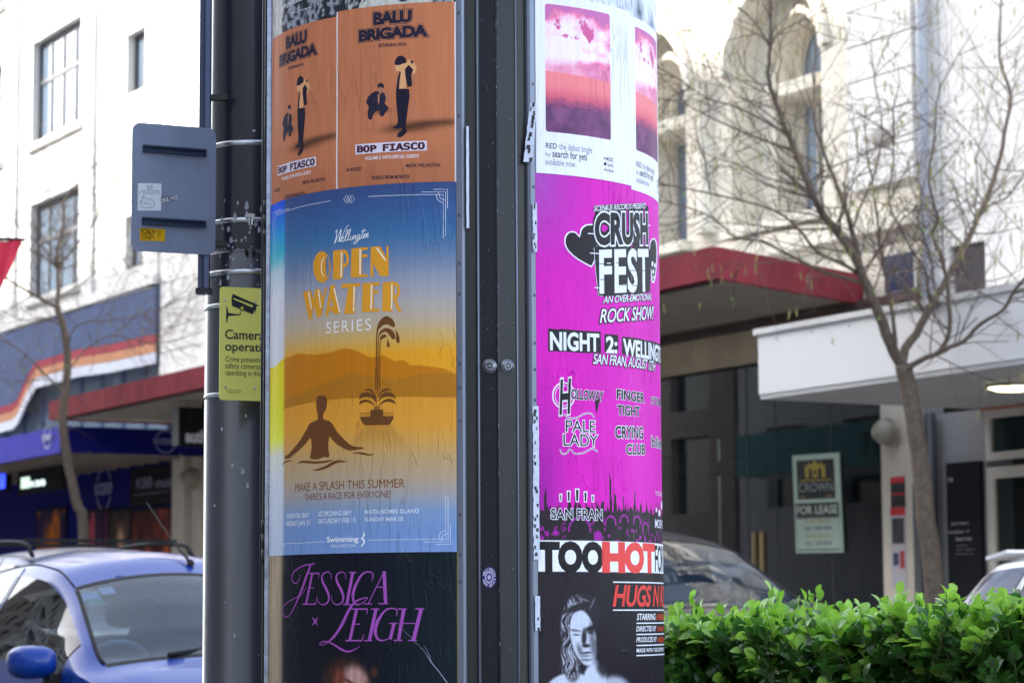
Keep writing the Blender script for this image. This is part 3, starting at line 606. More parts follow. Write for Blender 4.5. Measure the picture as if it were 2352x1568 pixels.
O('dates', merge(W(cC, 'ORIENTAL BAY', (193, 1146), (368, 1100), off=.015), W(cC, 'FRIDAY JAN 31', (193, 1204), (373, 1158), off=.015), W(cC, 'SCORCHING BAY', (437, 1128), (690, 1082), off=.015), W(cC, 'SATURDAY FEB 15', (437, 1184), (721, 1138), off=.015), W(cC, 'MATIU/SOMES ISLAND', (792, 1110), (1202, 1072), off=.015), W(cC, 'SUNDAY MAR 02', (792, 1168), (1084, 1132), off=.015)), 'dde5f0')
O('club_name', merge(W(cC, 'Swimming', (503, 1326), (742, 1280), off=.05), W(cC, 'WELLINGTON', (530, 1367), (720, 1340), space=1.15), *[PG(cC, q, sm=2) for q in ([(782, 1243), (792, 1270), (778, 1296), (764, 1304), (776, 1280)], [(766, 1290), (790, 1306), (792, 1330), (770, 1356), (758, 1358), (778, 1332), (776, 1312), (760, 1300)])]), 'e6edf6')

# -- dark bill under it
JV1 = OV0 + 30; JV0 = JV1 - 841
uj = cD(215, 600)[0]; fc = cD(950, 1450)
def f_jess(U, V):
    u, v = U + UL0, V + JV0
    c = np.empty(U.shape + (3,)); c[:] = (17, 20, 34); c = mixc(c, np.broadcast_to(np.array([16., 34, 42]), c.shape), sst(-330, 0, u) * .8)
    x = (u - fc[0]); y = (v - fc[1])
    g = lambda cx_, cy_, sx, sy, r=0: np.exp(-(((x - cx_) * math.cos(r) + (y - cy_) * math.sin(r)) / sx) ** 2 - ((-(x - cx_) * math.sin(r) + (y - cy_) * math.cos(r)) / sy) ** 2)
    def put(c, col, a): return mixc(c, np.broadcast_to(np.array(col, float), c.shape), np.clip(a, 0, 1))
    hair = np.clip(sst(.25, .6, np.exp(-((x + 22) / 78) ** 2 - ((y + 42) / 82) ** 2)) * (.55 + .8 * (fbm(x / 5 + y / 30, y / 26, 9) - .3)), 0, 1)
    c = put(c, (74, 44, 34), hair * (y < 50))
    c = put(c, (188, 146, 142), sst(.35, .75, g(8, -30, 46, 60, .45)) * sst(60, 34, np.hypot(x * .6 + 20, y + 10) * 0 + np.abs(x - 6) * .8 + 14) )
    c = put(c, (120, 62, 52), sst(.3, .9, g(-38, -22, 26, 42)))
    c = put(c, (60, 30, 32), sst(.3, .8, g(-14, -44, 26, 9, -.2))); c = put(c, (92, 50, 46), sst(.4, .9, g(-8, -22, 28, 5, -.45)))
    c = put(c, (40, 22, 26), sst(.3, .8, g(44, -60, 14, 46, .3)) * .9); c = put(c, (110, 62, 44), sst(.4, .9, g(56, 0, 15, 17)) * .6)
    band = (np.sin(u / 3.1) * .5 + .5) * .12; c *= (1.05 - band)[..., None]
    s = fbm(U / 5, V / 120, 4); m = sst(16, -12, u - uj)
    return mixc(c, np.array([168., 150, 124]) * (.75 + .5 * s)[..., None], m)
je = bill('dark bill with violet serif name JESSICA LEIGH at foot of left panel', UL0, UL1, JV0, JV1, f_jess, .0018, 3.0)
mg = (28, 34)
def serif(pts, w, sm=0): return ST(cD, pts, [x * .227 for x in w] if isinstance(w, (list, tuple)) else w * .227, sm)
S_ = lambda dx: serif([(728 + dx, 485), (722 + dx, 425), (680 + dx, 408), (634 + dx, 440), (634 + dx, 500), (678 + dx, 590), (702 + dx, 660), (690 + dx, 722), (640 + dx, 748), (594 + dx, 722), (577 + dx, 655)], [6, 8, 10, 18, 26, 30, 26, 16, 10, 8, 6], 4)
vio = merge(serif([(515, 328), (470, 450), (420, 590), (350, 760)], [20, 30, 30, 14], 4), serif([(556, 318), (520, 326), (430, 345), (345, 400), (316, 470), (345, 527), (388, 500), (405, 432)], [12, 12, 12, 12, 14, 10, 9, 6], 4), serif([(350, 760), (300, 850), (250, 875), (220, 820), (242, 750), (330, 690), (420, 640), (468, 560)], [14, 10, 9, 9, 9, 8, 7, 6], 4),
    serif([(530, 422), (465, 742)], 30), serif([(480, 420), (602, 422)], 14), serif([(600, 418), (590, 475)], [12, 4]), serif([(495, 572), (545, 572)], 10), serif([(430, 742), (562, 742)], 14), serif([(560, 746), (582, 660)], [12, 4]),
    S_(0), S_(150), serif([(950, 414), (888, 745)], 34), serif([(912, 412), (990, 412)], 12), serif([(850, 745), (930, 745)], 12),
    serif([(1148, 500), (1160, 430), (1110, 405), (1045, 435), (978, 550), (952, 660), (975, 738), (1040, 738), (1110, 675)], [6, 12, 12, 20, 32, 32, 20, 9, 6], 4),
    serif([(1112, 735), (1275, 405)], 9), serif([(1276, 400), (1292, 737)], 36), serif([(1190, 565), (1284, 565)], 9), serif([(1066, 740), (1152, 740)], 11), serif([(1215, 737), (1316, 737)], 11),
    serif([(1112, 676), (1060, 680), (980, 716), (912, 800), (840, 950), (760, 1075), (690, 1140)], [6, 12, 18, 30, 34, 26, 12], 4), serif([(690, 1140), (640, 1166), (604, 1156), (650, 1130), (730, 1150), (830, 1212), (900, 1236), (970, 1215), (1022, 1180)], [8, 8, 9, 11, 16, 22, 18, 9, 5], 4),
    serif([(990, 795), (920, 1120)], 34), serif([(935, 793), (1106, 793)], 14), serif([(1104, 790), (1095, 852)], [12, 4]), serif([(955, 950), (1028, 950)], 10), serif([(875, 1122), (1048, 1122)], 14), serif([(1044, 1126), (1066, 1050)], [12, 4]),
    serif([(1192, 795), (1122, 1120)], 36), serif([(1140, 793), (1226, 793)], 12), serif([(1068, 1122), (1152, 1122)], 12),
    serif([(1402, 866), (1408, 802), (1345, 786), (1275, 820), (1205, 930), (1184, 1040), (1220, 1112), (1285, 1116), (1350, 1080)], [6, 12, 12, 20, 34, 34, 20, 10, 8], 4), serif([(1378, 945), (1340, 1108)], 32), serif([(1325, 942), (1422, 942)], 11),
    serif([(1480, 795), (1424, 1117)], 36), serif([(1660, 795), (1580, 1120)], 38), serif([(1462, 942), (1600, 942)], 9), serif([(1418, 793), (1510, 793)], 12), serif([(1600, 791), (1694, 791)], 12), serif([(1378, 1120), (1466, 1120)], 12), serif([(1524, 1120), (1616, 1120)], 12),
    PG(cD, [(524, 872), (558, 906), (594, 872), (570, 922), (592, 972), (560, 938), (524, 972), (548, 922)]))
ink_part('violet_lettering', je, vio, 'a254b4')
ink_part('scratch', je, merge(ST(cD, [(1460, 1000), (1540, 1075), (1600, 1140), (1700, 1240), (1760, 1340), (1850, 1450), (1930, 1560)], [.5, .8, .7, .9, 2.2, 2.0, 2.4], 3), ST(cD, [(1690, 1175), (1740, 1260), (1765, 1345)], [.5, .9, 1.2], 3)), '8c92a8', 2)
ye = bill('ochre edge of an older bill showing behind the dark one', UL0 - 11, UL1 + 1.5, JV0, OV0 + 3, FLAT((150, 126, 40)), .0012, 20)

# -- right panel: grey animal portrait, two seascapes
sv0 = cE(595, 1325)[1]; sv1 = sv0 + 420
def f_beast(U, V):
    x = U + (V - 60) * .25; n = fbm(x / 3.2, V / 30, 21); m = fbm(U / 50, V / 60, 23)
    c = mixc(np.array([92., 108, 138]), np.array([226., 232, 246]), sst(.25, .62, n * .45 + m * .6))
    ex, ey = U - e0[0], V - e0[1]
    for a, b, s, k in ((9, 6, 34, 1), (26, 17, 96, .55), (15, 30, 70, .5)):
        c = mixc(c, np.broadcast_to(np.array([s, s + 12., s + 34]), c.shape), np.exp(-(ex / a) ** 2 - (ey / b) ** 2) * k)
    return c
eb = crop(1300, 0, 6.918)(1800, 215)
e0 = (eb[0] - UR0 - 2, eb[1] - (sv1 - 60))
bill('blue-grey printed animal portrait with one eye, above the white seascape bills', UR0 + 2, UR0 + 592, sv1 - 60, 2985, f_beast, .0010, 2.2)
pa, pb = cE(660, 32), cE(661, 1008)
pw, ph = 190.0, pa[1] - pb[1]
def sea_pic(x, y):
    """x,y in 0..1, y downwards"""
    big = fbm(x * 2.6 + y * .8, y * 4.2, 31); fine = fbm(x * 7, y * 13, 33)
    t = sst(.28, .56, big * .75 + fine * .25 + .12 * np.exp(-((x - .45) / .35) ** 2 - ((y - .28) / .12) ** 2) + .14 * np.exp(-((x - .5) / .6) ** 2 - ((y - .38) / .03) ** 2) - .2 * sst(.12, 0, y) - .05 * sst(.2, 0, x))
    c = ramp(t, [(0, (196, 108, 172)), (.3, (236, 128, 166)), (.55, (244, 172, 208)), (1, (244, 230, 250))])
    c = mixc(c, np.broadcast_to(np.array([208., 96, 150]), c.shape), sst(.64, .72, fbm(x * 5, y * 8, 37) + .22 * np.exp(-((x - .70) / .10) ** 2 - ((y - .20) / .055) ** 2) + .2 * np.exp(-((x - .12) / .22) ** 2 - ((y - .235) / .02) ** 2)))
    hz = sst(.40, .50, y); c = mixc(c, ramp(fbm(x * 9, y * 22, 39), [(.3, (226, 120, 158)), (.7, (240, 160, 190))]), hz * .8)
    hy = .525 + .02 * x; sea = sst(hy - .006, hy + .006, y)
    dk = sst(.60, .9, y); rp = fbm(x * 16, y * 110, 41)
    s = ramp(np.clip(dk * 1.15 + (rp - .5) * .9 * dk, 0, 1), [(0, (238, 132, 140)), (.4, (214, 96, 122)), (.8, (132, 66, 112)), (1, (98, 60, 104))])
    low = sst(.79, .815, y + (fbm(x * 6, x * 0 + .5, 43) - .5) * .03)
    s = mixc(s, ramp(fbm(x * 5, y * 9, 45), [(.3, (96, 56, 98)), (.7, (132, 78, 124))]), low)
    return mixc(c, s, sea)
def f_sea(U, V):
    c = np.empty(U.shape + (3,)); c[:] = (232, 234, 248)
    x = (U - (pa[0] - UR0)) / pw; y = ((pa[1] - sv0) - V) / ph
    rr = 5 / pw; qx = np.maximum(np.abs(x - .5) - (.5 - rr), 0); qy = np.maximum(np.abs(y - .5) - (.5 - 5 / ph), 0)
    ins = (np.abs(x - .5) <= .5) & (np.abs(y - .5) <= .5) & (np.hypot(qx * pw, qy * ph) <= 5)
    p = sea_pic(np.clip(x, 0, 1), np.clip(y, 0, 1)); c[ins] = p[ins]; return c
for i, (du, dv, lab) in enumerate(((0, 0, 'white bill with pink sunset seascape beside the ribbed spine'), (297.5, -8, 'right one of two white seascape bills, wrapping round the pillar edge'))):
    t = bill(lab, UR0 - 1 + du, UR0 + 297 + du, sv0 + dv, sv1 + dv, f_sea, .0018 + .0006 * (1 - i), 1.7, group='pair of white seascape bills')
    I2 = lambda n, s, c, k=1: ink_part(n, t, shift(s, du, dv), c, k)
    I2('bold_lettering', merge(W(cE, 'RED', (664, 1136), (746, 1102), off=.02), W(cE, 'search for yeti', (714, 1204), (975, 1178), off=.02)), '34343e')
    I2('thin_lettering', merge(W(cE, 'the debut single', (764, 1146), (1016, 1128)), W(cE, 'by', (661, 1196), (698, 1165)), W(cE, 'available now.', (661, 1262), (893, 1236))), '77788a')
    I2('service_marks', merge(PG(cE, oval(1112, 1214, 6, 9)), W(cE, 'MUSIC', (1124, 1232), (1180, 1214), off=.02), PG(cE, oval(1115, 1257, 11, 14)), W(cE, 'Spotify', (1133, 1274), (1178, 1256), off=.01), PG(cE, [(1106, 1308), (1112, 1292), (1120, 1294), (1114, 1310)]), W(cE, 'bandcamp', (1122, 1314), (1180, 1298))), '44454f')

# -- big magenta bill
KV0, KV1 = 1393.2, 2234.2
def f_crush(U, V):
    n = fbm(U / 60, V / 90, 51); f_ = fbm(U / 6, V / 6, 53)
    c = np.empty(U.shape + (3,)); c[:] = (212, 20, 182)
    c = mixc(c, np.broadcast_to(np.array([168., 74, 182]), c.shape), sst(170, 0, U) * sst(560, 840, V) * .9 * (.6 + .8 * n))
    c = mixc(c, np.broadcast_to(np.array([150., 20, 160]), c.shape), sst(90, 10, U) * sst(420, 90, V) * .7)
    c *= (.95 + .1 * n)[..., None]
    sp = sst(.70, .76, f_); c = mixc(c, np.broadcast_to(np.array([150., 20, 150]), c.shape), sp * .5)
    # crowd along the bottom
    x = U; top = 72 + 16 * fbm(x / 30, x * 0, 55) - 10 + 22 * sst(.6, .8, fbm(x / 9, x * 0 + 3, 57)) + 12 * sst(.5, .7, fbm(x / 4, x * 0 + 7, 58))
    for cx_, w, h in ((205, 5, 146), (203, 2, 158), (221, 8, 108), (218, 3, 122), (20, 4, 118), (98, 5, 100), (252, 4, 104), (300, 5, 118), (360, 5, 100)):
        top = np.maximum(top, h * np.exp(-((x - cx_) / w) ** 4))
    m = sst(2, -2, V - top); tex = fbm(U / 11, V / 13, 59)
    crowd = mixc(np.array([34., 28, 38]), np.array([176., 24, 176]), sst(.50, .58, tex - .12 * np.abs(np.sin(U / 17))) * sst(80, 10, V) * .9)
    for cx_, cy_, r in ((165, 44, 15), (205, 40, 17), (255, 46, 15), (110, 22, 30), (310, 44, 16), (355, 30, 16), (60, 52, 12)):
        d = np.hypot(U - cx_, V - cy_); crowd = mixc(crowd, np.broadcast_to(np.array([186., 30, 186]), c.shape), np.exp(-((d - r) / 2.2) ** 2) * (V > cy_ - 4)); crowd[d < r - 2] = (30, 25, 34)
    return mixc(c, crowd, m)
cru = bill('big magenta gig bill with black heart and CRUSH FEST lettering on right panel', UR0 - 3, UR0 + 591, KV0, KV1, f_crush, .0012, 2.2)
K = lambda n, s, c, k=1: ink_part(n, cru, s, c, k)
kb, kw = '1f1c26', 'e4e8f6'
K('heart', merge(PG(cG, [(575, 668), (470, 610), (395, 545), (366, 480), (375, 420), (410, 392), (455, 396), (482, 425), (490, 375), (525, 342), (575, 336), (620, 360), (620, 560)], sm=2), PG(cG, [(1020, 470), (1045, 440), (1070, 470), (1076, 560), (1068, 700), (1052, 785), (1030, 770), (1028, 700), (1010, 600)], sm=2)), kw)
K('heart_fill', merge(PG(cG, [(572, 655), (472, 600), (402, 538), (376, 480), (384, 428), (412, 402), (452, 406), (484, 440), (498, 385), (530, 352), (575, 346), (610, 370), (610, 560)], sm=2), PG(cG, [(1024, 480), (1044, 452), (1064, 476), (1070, 560), (1062, 690), (1048, 768), (1036, 760), (1034, 700), (1016, 600)], sm=2)), kb, 2)
K('skull_face', merge(PG(cG, oval(1038, 640, 7, 22, 12)), PG(cG, oval(1057, 652, 6, 20, 12)), PG(cG, oval(1044, 700, 7, 18, 12)), *[PG(cG, [(x, 730), (x + 4, 730), (x + 4, 758), (x, 758)]) for x in (1034, 1042, 1050)]), kw, 3)
K('title_block', PG(cG, [(590, 512), (640, 500), (700, 505), (1005, 505), (1030, 560), (1026, 720), (1020, 850), (930, 872), (850, 880), (655, 892), (622, 885), (608, 700), (598, 600)]), kb, 2)
K('title_block_edge', ST(cG, [(592, 514), (600, 640), (612, 760), (626, 882), (660, 888)], 1.2), kw, 3)
CR = dict(a=(606, 484, 268), b=(1000, 478))
K('bubble_outline', merge(W2(cG, 'CRUSH', **CR, off=.30), W2(cG, 'CRUSH', (606, 470, 240), (1000, 462), off=.26)), kb, 3)
K('bubble_line', W2(cG, 'CRUSH', **CR, off=.19), kw, 4)
K('bubble_fill', W2(cG, 'CRUSH', **CR, off=.10), kb, 5)
K('title', W2(cG, 'FEST', (640, 858, 545), (1008, 842), off=.05, space=1.06), kw, 3)
K('glitch_lines', merge(*[ST(cG, [(a, y), (b, y + (b - a) * .06)], 2.2) for a, b, y in ((560, 640, 558), (545, 600, 408), (660, 740, 300), (752, 800, 370), (845, 905, 432), (595, 660, 822), (770, 830, 850), (690, 720, 635), (1000, 1020, 345), (930, 975, 560), (860, 900, 300))]), kw, 4)
K('glitch_cuts', merge(*[ST(cG, [(a, y), (b, y + (b - a) * .06)], 1.6) for a, b, y in ((630, 700, 640), (760, 850, 632), (870, 940, 690), (960, 1020, 690), (640, 690, 760), (780, 850, 800), (880, 940, 805))]), kb, 4)
def hand(fr, rows, k0=2, sh=.28, off=.022, space=.95):
    K('hand_lettering_shadow', merge(*[W2(fr, s, a, b, off=off + .12, shear=sh, space=space, **kw_) for s, a, b, kw_ in rows]), kb, k0 + 3)
    K('hand_lettering', merge(*[W2(fr, s, a, b, off=off, shear=sh, space=space, **kw_) for s, a, b, kw_ in rows]), kw, k0 + 4)
hand(cG, [('SCENIUS RECORDS PRESENTS', (588, 238, 198), (985, 216), {}), ('AN OVER-EMOTIONAL', (660, 942, 890), (1030, 916), {}), ('ROCK SHOW!', (636, 1092, 990), (1045, 1062), {})])
K('night_blocks', merge(*[PG(cG, q) for q in ([(243, 1134), (330, 1142), (336, 1136), (480, 1150), (644, 1160), (648, 1322), (520, 1322), (380, 1312), (244, 1308)], [(674, 1176), (778, 1184), (780, 1328), (700, 1326), (672, 1310)], [(806, 1196), (900, 1204), (1002, 1226), (1102, 1262), (1104, 1420), (1000, 1390), (920, 1352), (808, 1330)])]), kb, 1)
K('night_lettering', merge(W2(cG, 'NIGHT', (262, 1294, 1166), (630, 1308), off=.07), W2(cG, '2:', (690, 1316, 1200), (768, 1320), off=.07), W2(cG, 'WELLINGTON', (820, 1338, 1218), (1052, 1374), off=.07, ref='WELLIN')), kw, 2)
hand(cG, [('SAN FRAN, AUGUST 12TH', (584, 1404, 1328), (1058, 1462), {})])
def outlined(fr, rows, big=.11, small=.02, shear=0.0, fnt=INTER, k=2):
    K('band_name_outline', merge(*[W2(fr, s, a, b, fnt, off=big, shear=shear) for s, a, b in rows]), kw, k)
    K('band_name', merge(*[W2(fr, s, a, b, fnt, off=small, shear=shear) for s, a, b in rows]), kb, k + 1)
K('circle_mark', merge(ST(cH, smooth2d(oval(362, 330, 84, 98), 1) + [(446, 330)], 3.4), ST(cH, smooth2d(oval(362, 330, 66, 78), 1) + [(428, 330)], 1.4)), kw, 1)
outlined(cH, [('H', (332, 468, 218), (416, 458)), ('OLLOWAY', (420, 352, 282), (664, 372))], .13, .05, .12)
K('drips', merge(*[PG(cH, q) for q in ([(332, 440), (346, 440), (340, 495)], [(392, 430), (404, 430), (398, 478)], [(600, 370), (640, 350), (610, 468)])]), kb, 4)
outlined(cH, [('PALE', (378, 606, 518), (602, 612)), ('LADY', (360, 712, 624), (620, 720))], .10, .0)
K('flourish', merge(ST(cH, [(360, 470), (400, 500), (460, 500), (520, 470), (570, 468), (596, 500)], 3.6, 4), ST(cH, [(334, 740), (350, 775), (385, 770), (410, 740), (450, 775), (520, 765), (580, 735), (622, 760)], 3.6, 4)), kw, 1)
K('flourish_line', merge(ST(cH, [(360, 470), (400, 500), (460, 500), (520, 470), (570, 468), (596, 500)], 1.2, 4), ST(cH, [(334, 740), (350, 775), (385, 770), (410, 740), (450, 775), (520, 765), (580, 735), (622, 760)], 1.2, 4)), kb, 2)
outlined(cH, [('FINGER', (768, 354, 284), (976, 384)), ('TIGHT', (772, 474, 404), (942, 488))], .13, .06)
outlined(cH, [('CRYING', (756, 652, 566), (966, 658)), ('CLUB', (840, 778, 702), (982, 780))], .14, .05, .0, None)
outlined(cH, [('blind', (1032, 720, 640), (1118, 740))], .10, .02)
outlined(cH, [('STEADY', (1030, 396, 340), (1112, 420))], .10, .02)
outlined(cH, [('SAN FRAN', (266, 1272, 1194), (656, 1282))], .13, .03)
K('tick_outline', merge(*[PG(cH, [(x - w, y0), (x + w, y0), (x + w * .7, y1), (x - w * .7, y1)]) for x, w, y0, y1 in ((339, 13, 1080, 1142), (400, 16, 1056, 1144), (465, 18, 1040, 1144), (528, 16, 1062, 1146), (584, 13, 1088, 1146))]), kw, 1)
K('tick', merge(*[PG(cH, [(x - w, y0), (x + w, y0), (x + w * .7, y1), (x - w * .7, y1)]) for x, w, y0, y1 in ((339, 5, 1090, 1134), (400, 8, 1066, 1136), (465, 10, 1050, 1136), (528, 8, 1072, 1138), (584, 5, 1098, 1138))]), kb, 2)
K('ticket_print', merge(W(cH, 'TICKETS ONLINE', (1060, 1092), (1108, 1072), ref='TICKET'), W(cH, 'MOSHTIX', (1060, 1338), (1108, 1284), off=.03, ref='MOSH'), *[PG(cH, oval(x, y, rx, ry, 10)) for x, y, rx, ry in ((1069, 1204, 6, 18), (1091, 1228, 8, 28), (1110, 1168, 6, 36))]), kw, 2)
K('paper_seam', merge(*[ST(cG, [(874, y), (878, y + 60)], .5) for y in range(500, 1500, 110)], *[ST(cH, [(888, y), (896, y + 90)], .5) for y in range(300, 1400, 150)]), 'e6a0e2', 8)

# -- black-and-white film bill with a white band
bt, bb = cI(240, 112)[1], cI(240, 430)[1]
fI = cI(680, 1020); sx_ = (cI(780, 1020)[0] - cI(580, 1020)[0]) / 200; sy_ = (cI(680, 900)[1] - cI(680, 1100)[1]) / 200
HV0 = bt - 594 - 30
def f_hot(U, V):
    u, v = U + UR0 - 2, V + HV0
    x = 680 + (u - fI[0]) / sx_; y = 1020 - (v - fI[1]) / sy_
    c = np.empty(U.shape + (3,)); c[:] = (33, 28, 38)
    L = np.zeros(U.shape)
    def E(cx_, cy_, rx, ry, r=0.0, soft=.25):
        X = (x - cx_) * math.cos(r) + (y - cy_) * math.sin(r); Y = -(x - cx_) * math.sin(r) + (y - cy_) * math.cos(r)
        return sst(1 + soft, 1 - soft, np.hypot(X / rx, Y / ry))
    # shoulders, neck, face, then the shade side of the face
    body = np.maximum.reduce([E(560, 1670, 250, 215, 0, .08), E(800, 1530, 130, 170, .1, .15), E(1000, 1720, 260, 220, 0, .2) * .85])
    L = np.maximum(L, body * .92)
    neck = E(790, 1440, 74, 110, .15, .25) * .72; L = np.maximum(L, neck)
    hairm = np.maximum.reduce([E(600, 960, 135, 290, .08, .12), E(560, 1300, 95, 240, -.05, .2), E(740, 900, 120, 230, -.1, .2)])
    L = L * (1 - hairm) + .05 * hairm
    face = E(682, 1105, 128, 290, -.19, .07); L = L * (1 - face) + face * .9
    shade = E(850, 1110, 110, 290, -.05, .3); L = L * (1 - shade * face * .55)
    n = fbm(x / 11, y / 40, 61); stra = sst(.44, .62, fbm((x + 26 * np.sin(y / 46) + y * .12) / 8, y / 90, 63))
    L = np.maximum(L, stra * (hairm * (1 - face)) * .78 * E(545, 1060, 130, 460, .12, .3)); L = np.maximum(L, sst(.52, .6, n) * E(555, 1420, 90, 130, 0, .4) * .6)
    for q in ((620, 800, 110, 14, -.45, .5), (690, 720, 60, 10, .3, .4), (770, 760, 12, 60, .5, .4)): L = np.maximum(L, E(*q[:5], .6) * q[5])
    dk = lambda a, *q: E(*q) * a
    for a, q in ((.55, (595, 1030, 52, 12, .15, .7)), (.6, (610, 1075, 34, 9, .1, .6)), (.97, (775, 1010, 84, 30, -.22, .5)), (.9, (780, 1052, 56, 14, -.1, .6)), (.93, (684, 1105, 24, 82, .05, .6)), (.95, (706, 1186, 36, 18, 0, .6)), (.75, (705, 1258, 50, 12, -.08, .6)), (.5, (700, 1290, 40, 9, 0, .7)), (.45, (700, 1330, 60, 14, 0, .8)), (.97, (862, 1150, 50, 250, -.05, .5)), (.9, (620, 800, 150, 34, -.35, .5)), (.85, (880, 1420, 60, 90, -.5, .6)), (.55, (640, 1230, 22, 60, -.3, .9))):
        L = L * (1 - dk(a, *q))
    L = np.maximum(L, E(800, 1090, 30, 66, .1, .7) * .55 * face)
    L *= (.93 + .14 * fbm(x / 20, y / 20, 67))
    c = mixc(c, np.broadcast_to(np.array([214., 224, 246]), c.shape), np.clip(L, 0, 1))
    c = mixc(c, np.broadcast_to(np.array([232., 236, 248]), c.shape), ((v > bb) & (v < bt)).astype(float)); return c
hot = bill('black film bill with pale woman portrait under a white TOO HOT band', UR0 - 2, UR0 + 592, HV0, bt, f_hot, .0022, 1.9)
Hh = lambda n, s, c, k=1: ink_part(n, hot, s, c, k)
Hh('black_lettering', merge(W(cI, 'T', (233, 420), (418, 156), off=.13), W(cI, 'O', (441, 420), (650, 156), off=.13), W(cI, 'O', (680, 420), (864, 160), off=.13), W(cI, 'FOR YOU', (1402, 430), (1478, 184), off=.03, ref='FOR', space=.9)), '1a1820')
Hh('red_lettering', merge(W(cI, 'H', (890, 422), (1078, 160), off=.13), W(cI, 'O', (1112, 424), (1276, 168), off=.13), W(cI, 'T', (1292, 426), (1390, 176), off=.13)), 'e2494a')
Hh('red_title', W(cI, 'HUGS N KISSES', (980, 782), (1490, 590), off=.05, shear=.24, ref='HUGS N KIS', space=.95), 'df4442')
yr = cI(977, 541), cI(977, 824)
hl = lambda x0, y0: stroke2d([cI(x0, y0), (cI(x0, y0)[0] + 330, cI(x0, y0)[1])], 3.0)
Hh('rules', merge(hl(977, 541), hl(977, 825), *[hl(1214, y) for y in (958, 1072, 1184, 1286)]), 'dfe4f2')
Hh('white_credits', merge(W(cI, 'STARRING', (1218, 924), (1406, 862), off=.04, shear=.24), W(cI, 'DIRECTED BY', (1212, 1040), (1414, 986), off=.035, shear=.24), W(cI, 'PRODUCED BY', (1213, 1150), (1420, 1096), off=.035, shear=.24), W(cI, 'MADE WITH THE SUPPORT OF', (1215, 1254), (1478, 1204), off=.035, shear=.1, ref='MADE WITH THE SUPPOR')), 'e3e7f4')
Hh('red_credits', merge(W(cI, 'HYBRID ROSE', (1416, 924), (1488, 866), off=.03, shear=.24, ref='HYBRID'), W(cI, 'KARIN', (1424, 1038), (1490, 990), off=.03, shear=.24), W(cI, 'KEZIA', (1430, 1150), (1492, 1098), off=.03, shear=.24)), 'd9482e')

# -- scraps of torn paper, sticker on the spine
def scrap(name, label, quads, dark=()):
    t = thing(name, label, 'paper scrap', quads[0][0], 0)
    for i, (nm, q, m) in enumerate([('paper_scrap', q_, mat('torn_white_paper', srgb((214, 222, 240)), .8, noise=(60, .2))) for q_ in quads] + [('paper_print', q_, mat('torn_paper_print', srgb((40, 42, 52)), .7)) for q_ in dark]):
        part(nm, (q, [tuple(range(len(q)))]), m, t)
    return t
def on_panel(px, py, d): return at(px, py, d)
def spine_pt(t, r, px, py):              # point on the spine side, at tangent t mm, height read at the picture row
    w = math.radians(10.47); p = Vector((CX + (R + r / 1000) * math.sin(w) + t / 1000 * math.cos(w), CY - (R + r / 1000) * math.cos(w) + t / 1000 * math.sin(w), 0))
    p.z = EZ + ray(px, py)[1] * p.y; return p
rg = random.Random(4)
def tape(label, t0, t1, r0, r1, px, y0, y1, n=26, jit=2.0, dark=.25, slant_=0.0):
    L, Rr = [], []
    for k in range(n + 1):
        y = y0 + (y1 - y0) * k / n; e = 1 if 0 < k < n else .2
        L.append(spine_pt(t0 + rg.uniform(-.4, jit) + slant_ * (1 - k / n), r0, px, y)); Rr.append(spine_pt(t1 + rg.uniform(-jit * .4, .4) + slant_ * (1 - k / n) * .6, r1, px, y))
    t = thing('paper_scrap', label, 'paper scrap', tuple(L[-1]), 0)
    v = L + Rr; f = [(k, n + 1 + k, n + 2 + k, k + 1) for k in range(n)]
    part('paper', (v, f), mat('torn_white_paper', srgb((206, 216, 238)), .8, noise=(60, .2)), t)
    if dark:
        vv, ff = [], []
        for k in range(n):
            if rg.random() < dark:
                a = rg.uniform(.1, .6); b = a + rg.uniform(.15, .4); off = Vector((-.0002, -.0012, 0)); m0 = len(vv)
                P0, P1, P2, P3 = L[k], Rr[k], Rr[k + 1], L[k + 1]
                vv += [P0.lerp(P1, a) + off, P0.lerp(P1, b) + off, P3.lerp(P2, b + rg.uniform(-.1, .1)) + off, P3.lerp(P2, a + rg.uniform(-.1, .1)) + off]; ff.append((m0, m0 + 1, m0 + 2, m0 + 3))
        part('print_remains', (vv, ff), mat('torn_paper_print', srgb((40, 42, 52)), .7), t, kind='stuff')
    return t
tape('long torn white paper strip on right grey trim beside the magenta bill', 79, 94, 1.5, .5, 1226, 932, 1284, 44, 2.2, .35)
tape('scuffed white paper remnant on right trim near the top of magenta bill', 82, 93, 1.5, .8, 1221, 466, 578, 16, 1.6, .5)
tape('thin clean white paper sliver in the groove left of the ribbed spine', -71, -64, 1, -4, 1068, 290, 524, 14, .6, 0)
tape('slanting peeled paper tab across groove right of the ribbed spine', 62, 84, -1, 2, 1212, 236, 372, 14, 1.5, .8, 16)
tape('small green and white paper stub on right trim beside the film bill', 82, 94, 1.5, .8, 1229, 1368, 1448, 10, 1.2, .2)
mb = MB(); w10 = math.radians(10.47 - 17); nn = Vector((math.sin(w10), -math.cos(w10), 0))
cc = spine_pt(-23, 6.5, 1117, 1325); tgt = Vector((math.cos(w10), math.sin(w10), 0))
stk = thing('round_sticker', 'small round purple sticker on the left face of the ribbed spine', 'sticker', tuple(cc), 0)
def disc(r, lv, n=32): return [cc + nn * lv + tgt * (r * math.cos(2 * PI * k / n)) + Vector((0, 0, r * 1.45 * math.sin(2 * PI * k / n))) for k in range(n)]
def flatface(name, pts, m, par): return part(name, (pts, [tuple(range(len(pts)))]), m, par)
flatface('backing', disc(.0165, .0004), ink('3b2a72'), stk)
flatface('medallion', disc(.0098, .0007), ink('a9a6c6'), stk); flatface('medallion_core', disc(.0066, .001), ink('4a4080'), stk); flatface('dot', disc(.0035, .0013), ink('b9b6d2'), stk)
V, Fc = [], []
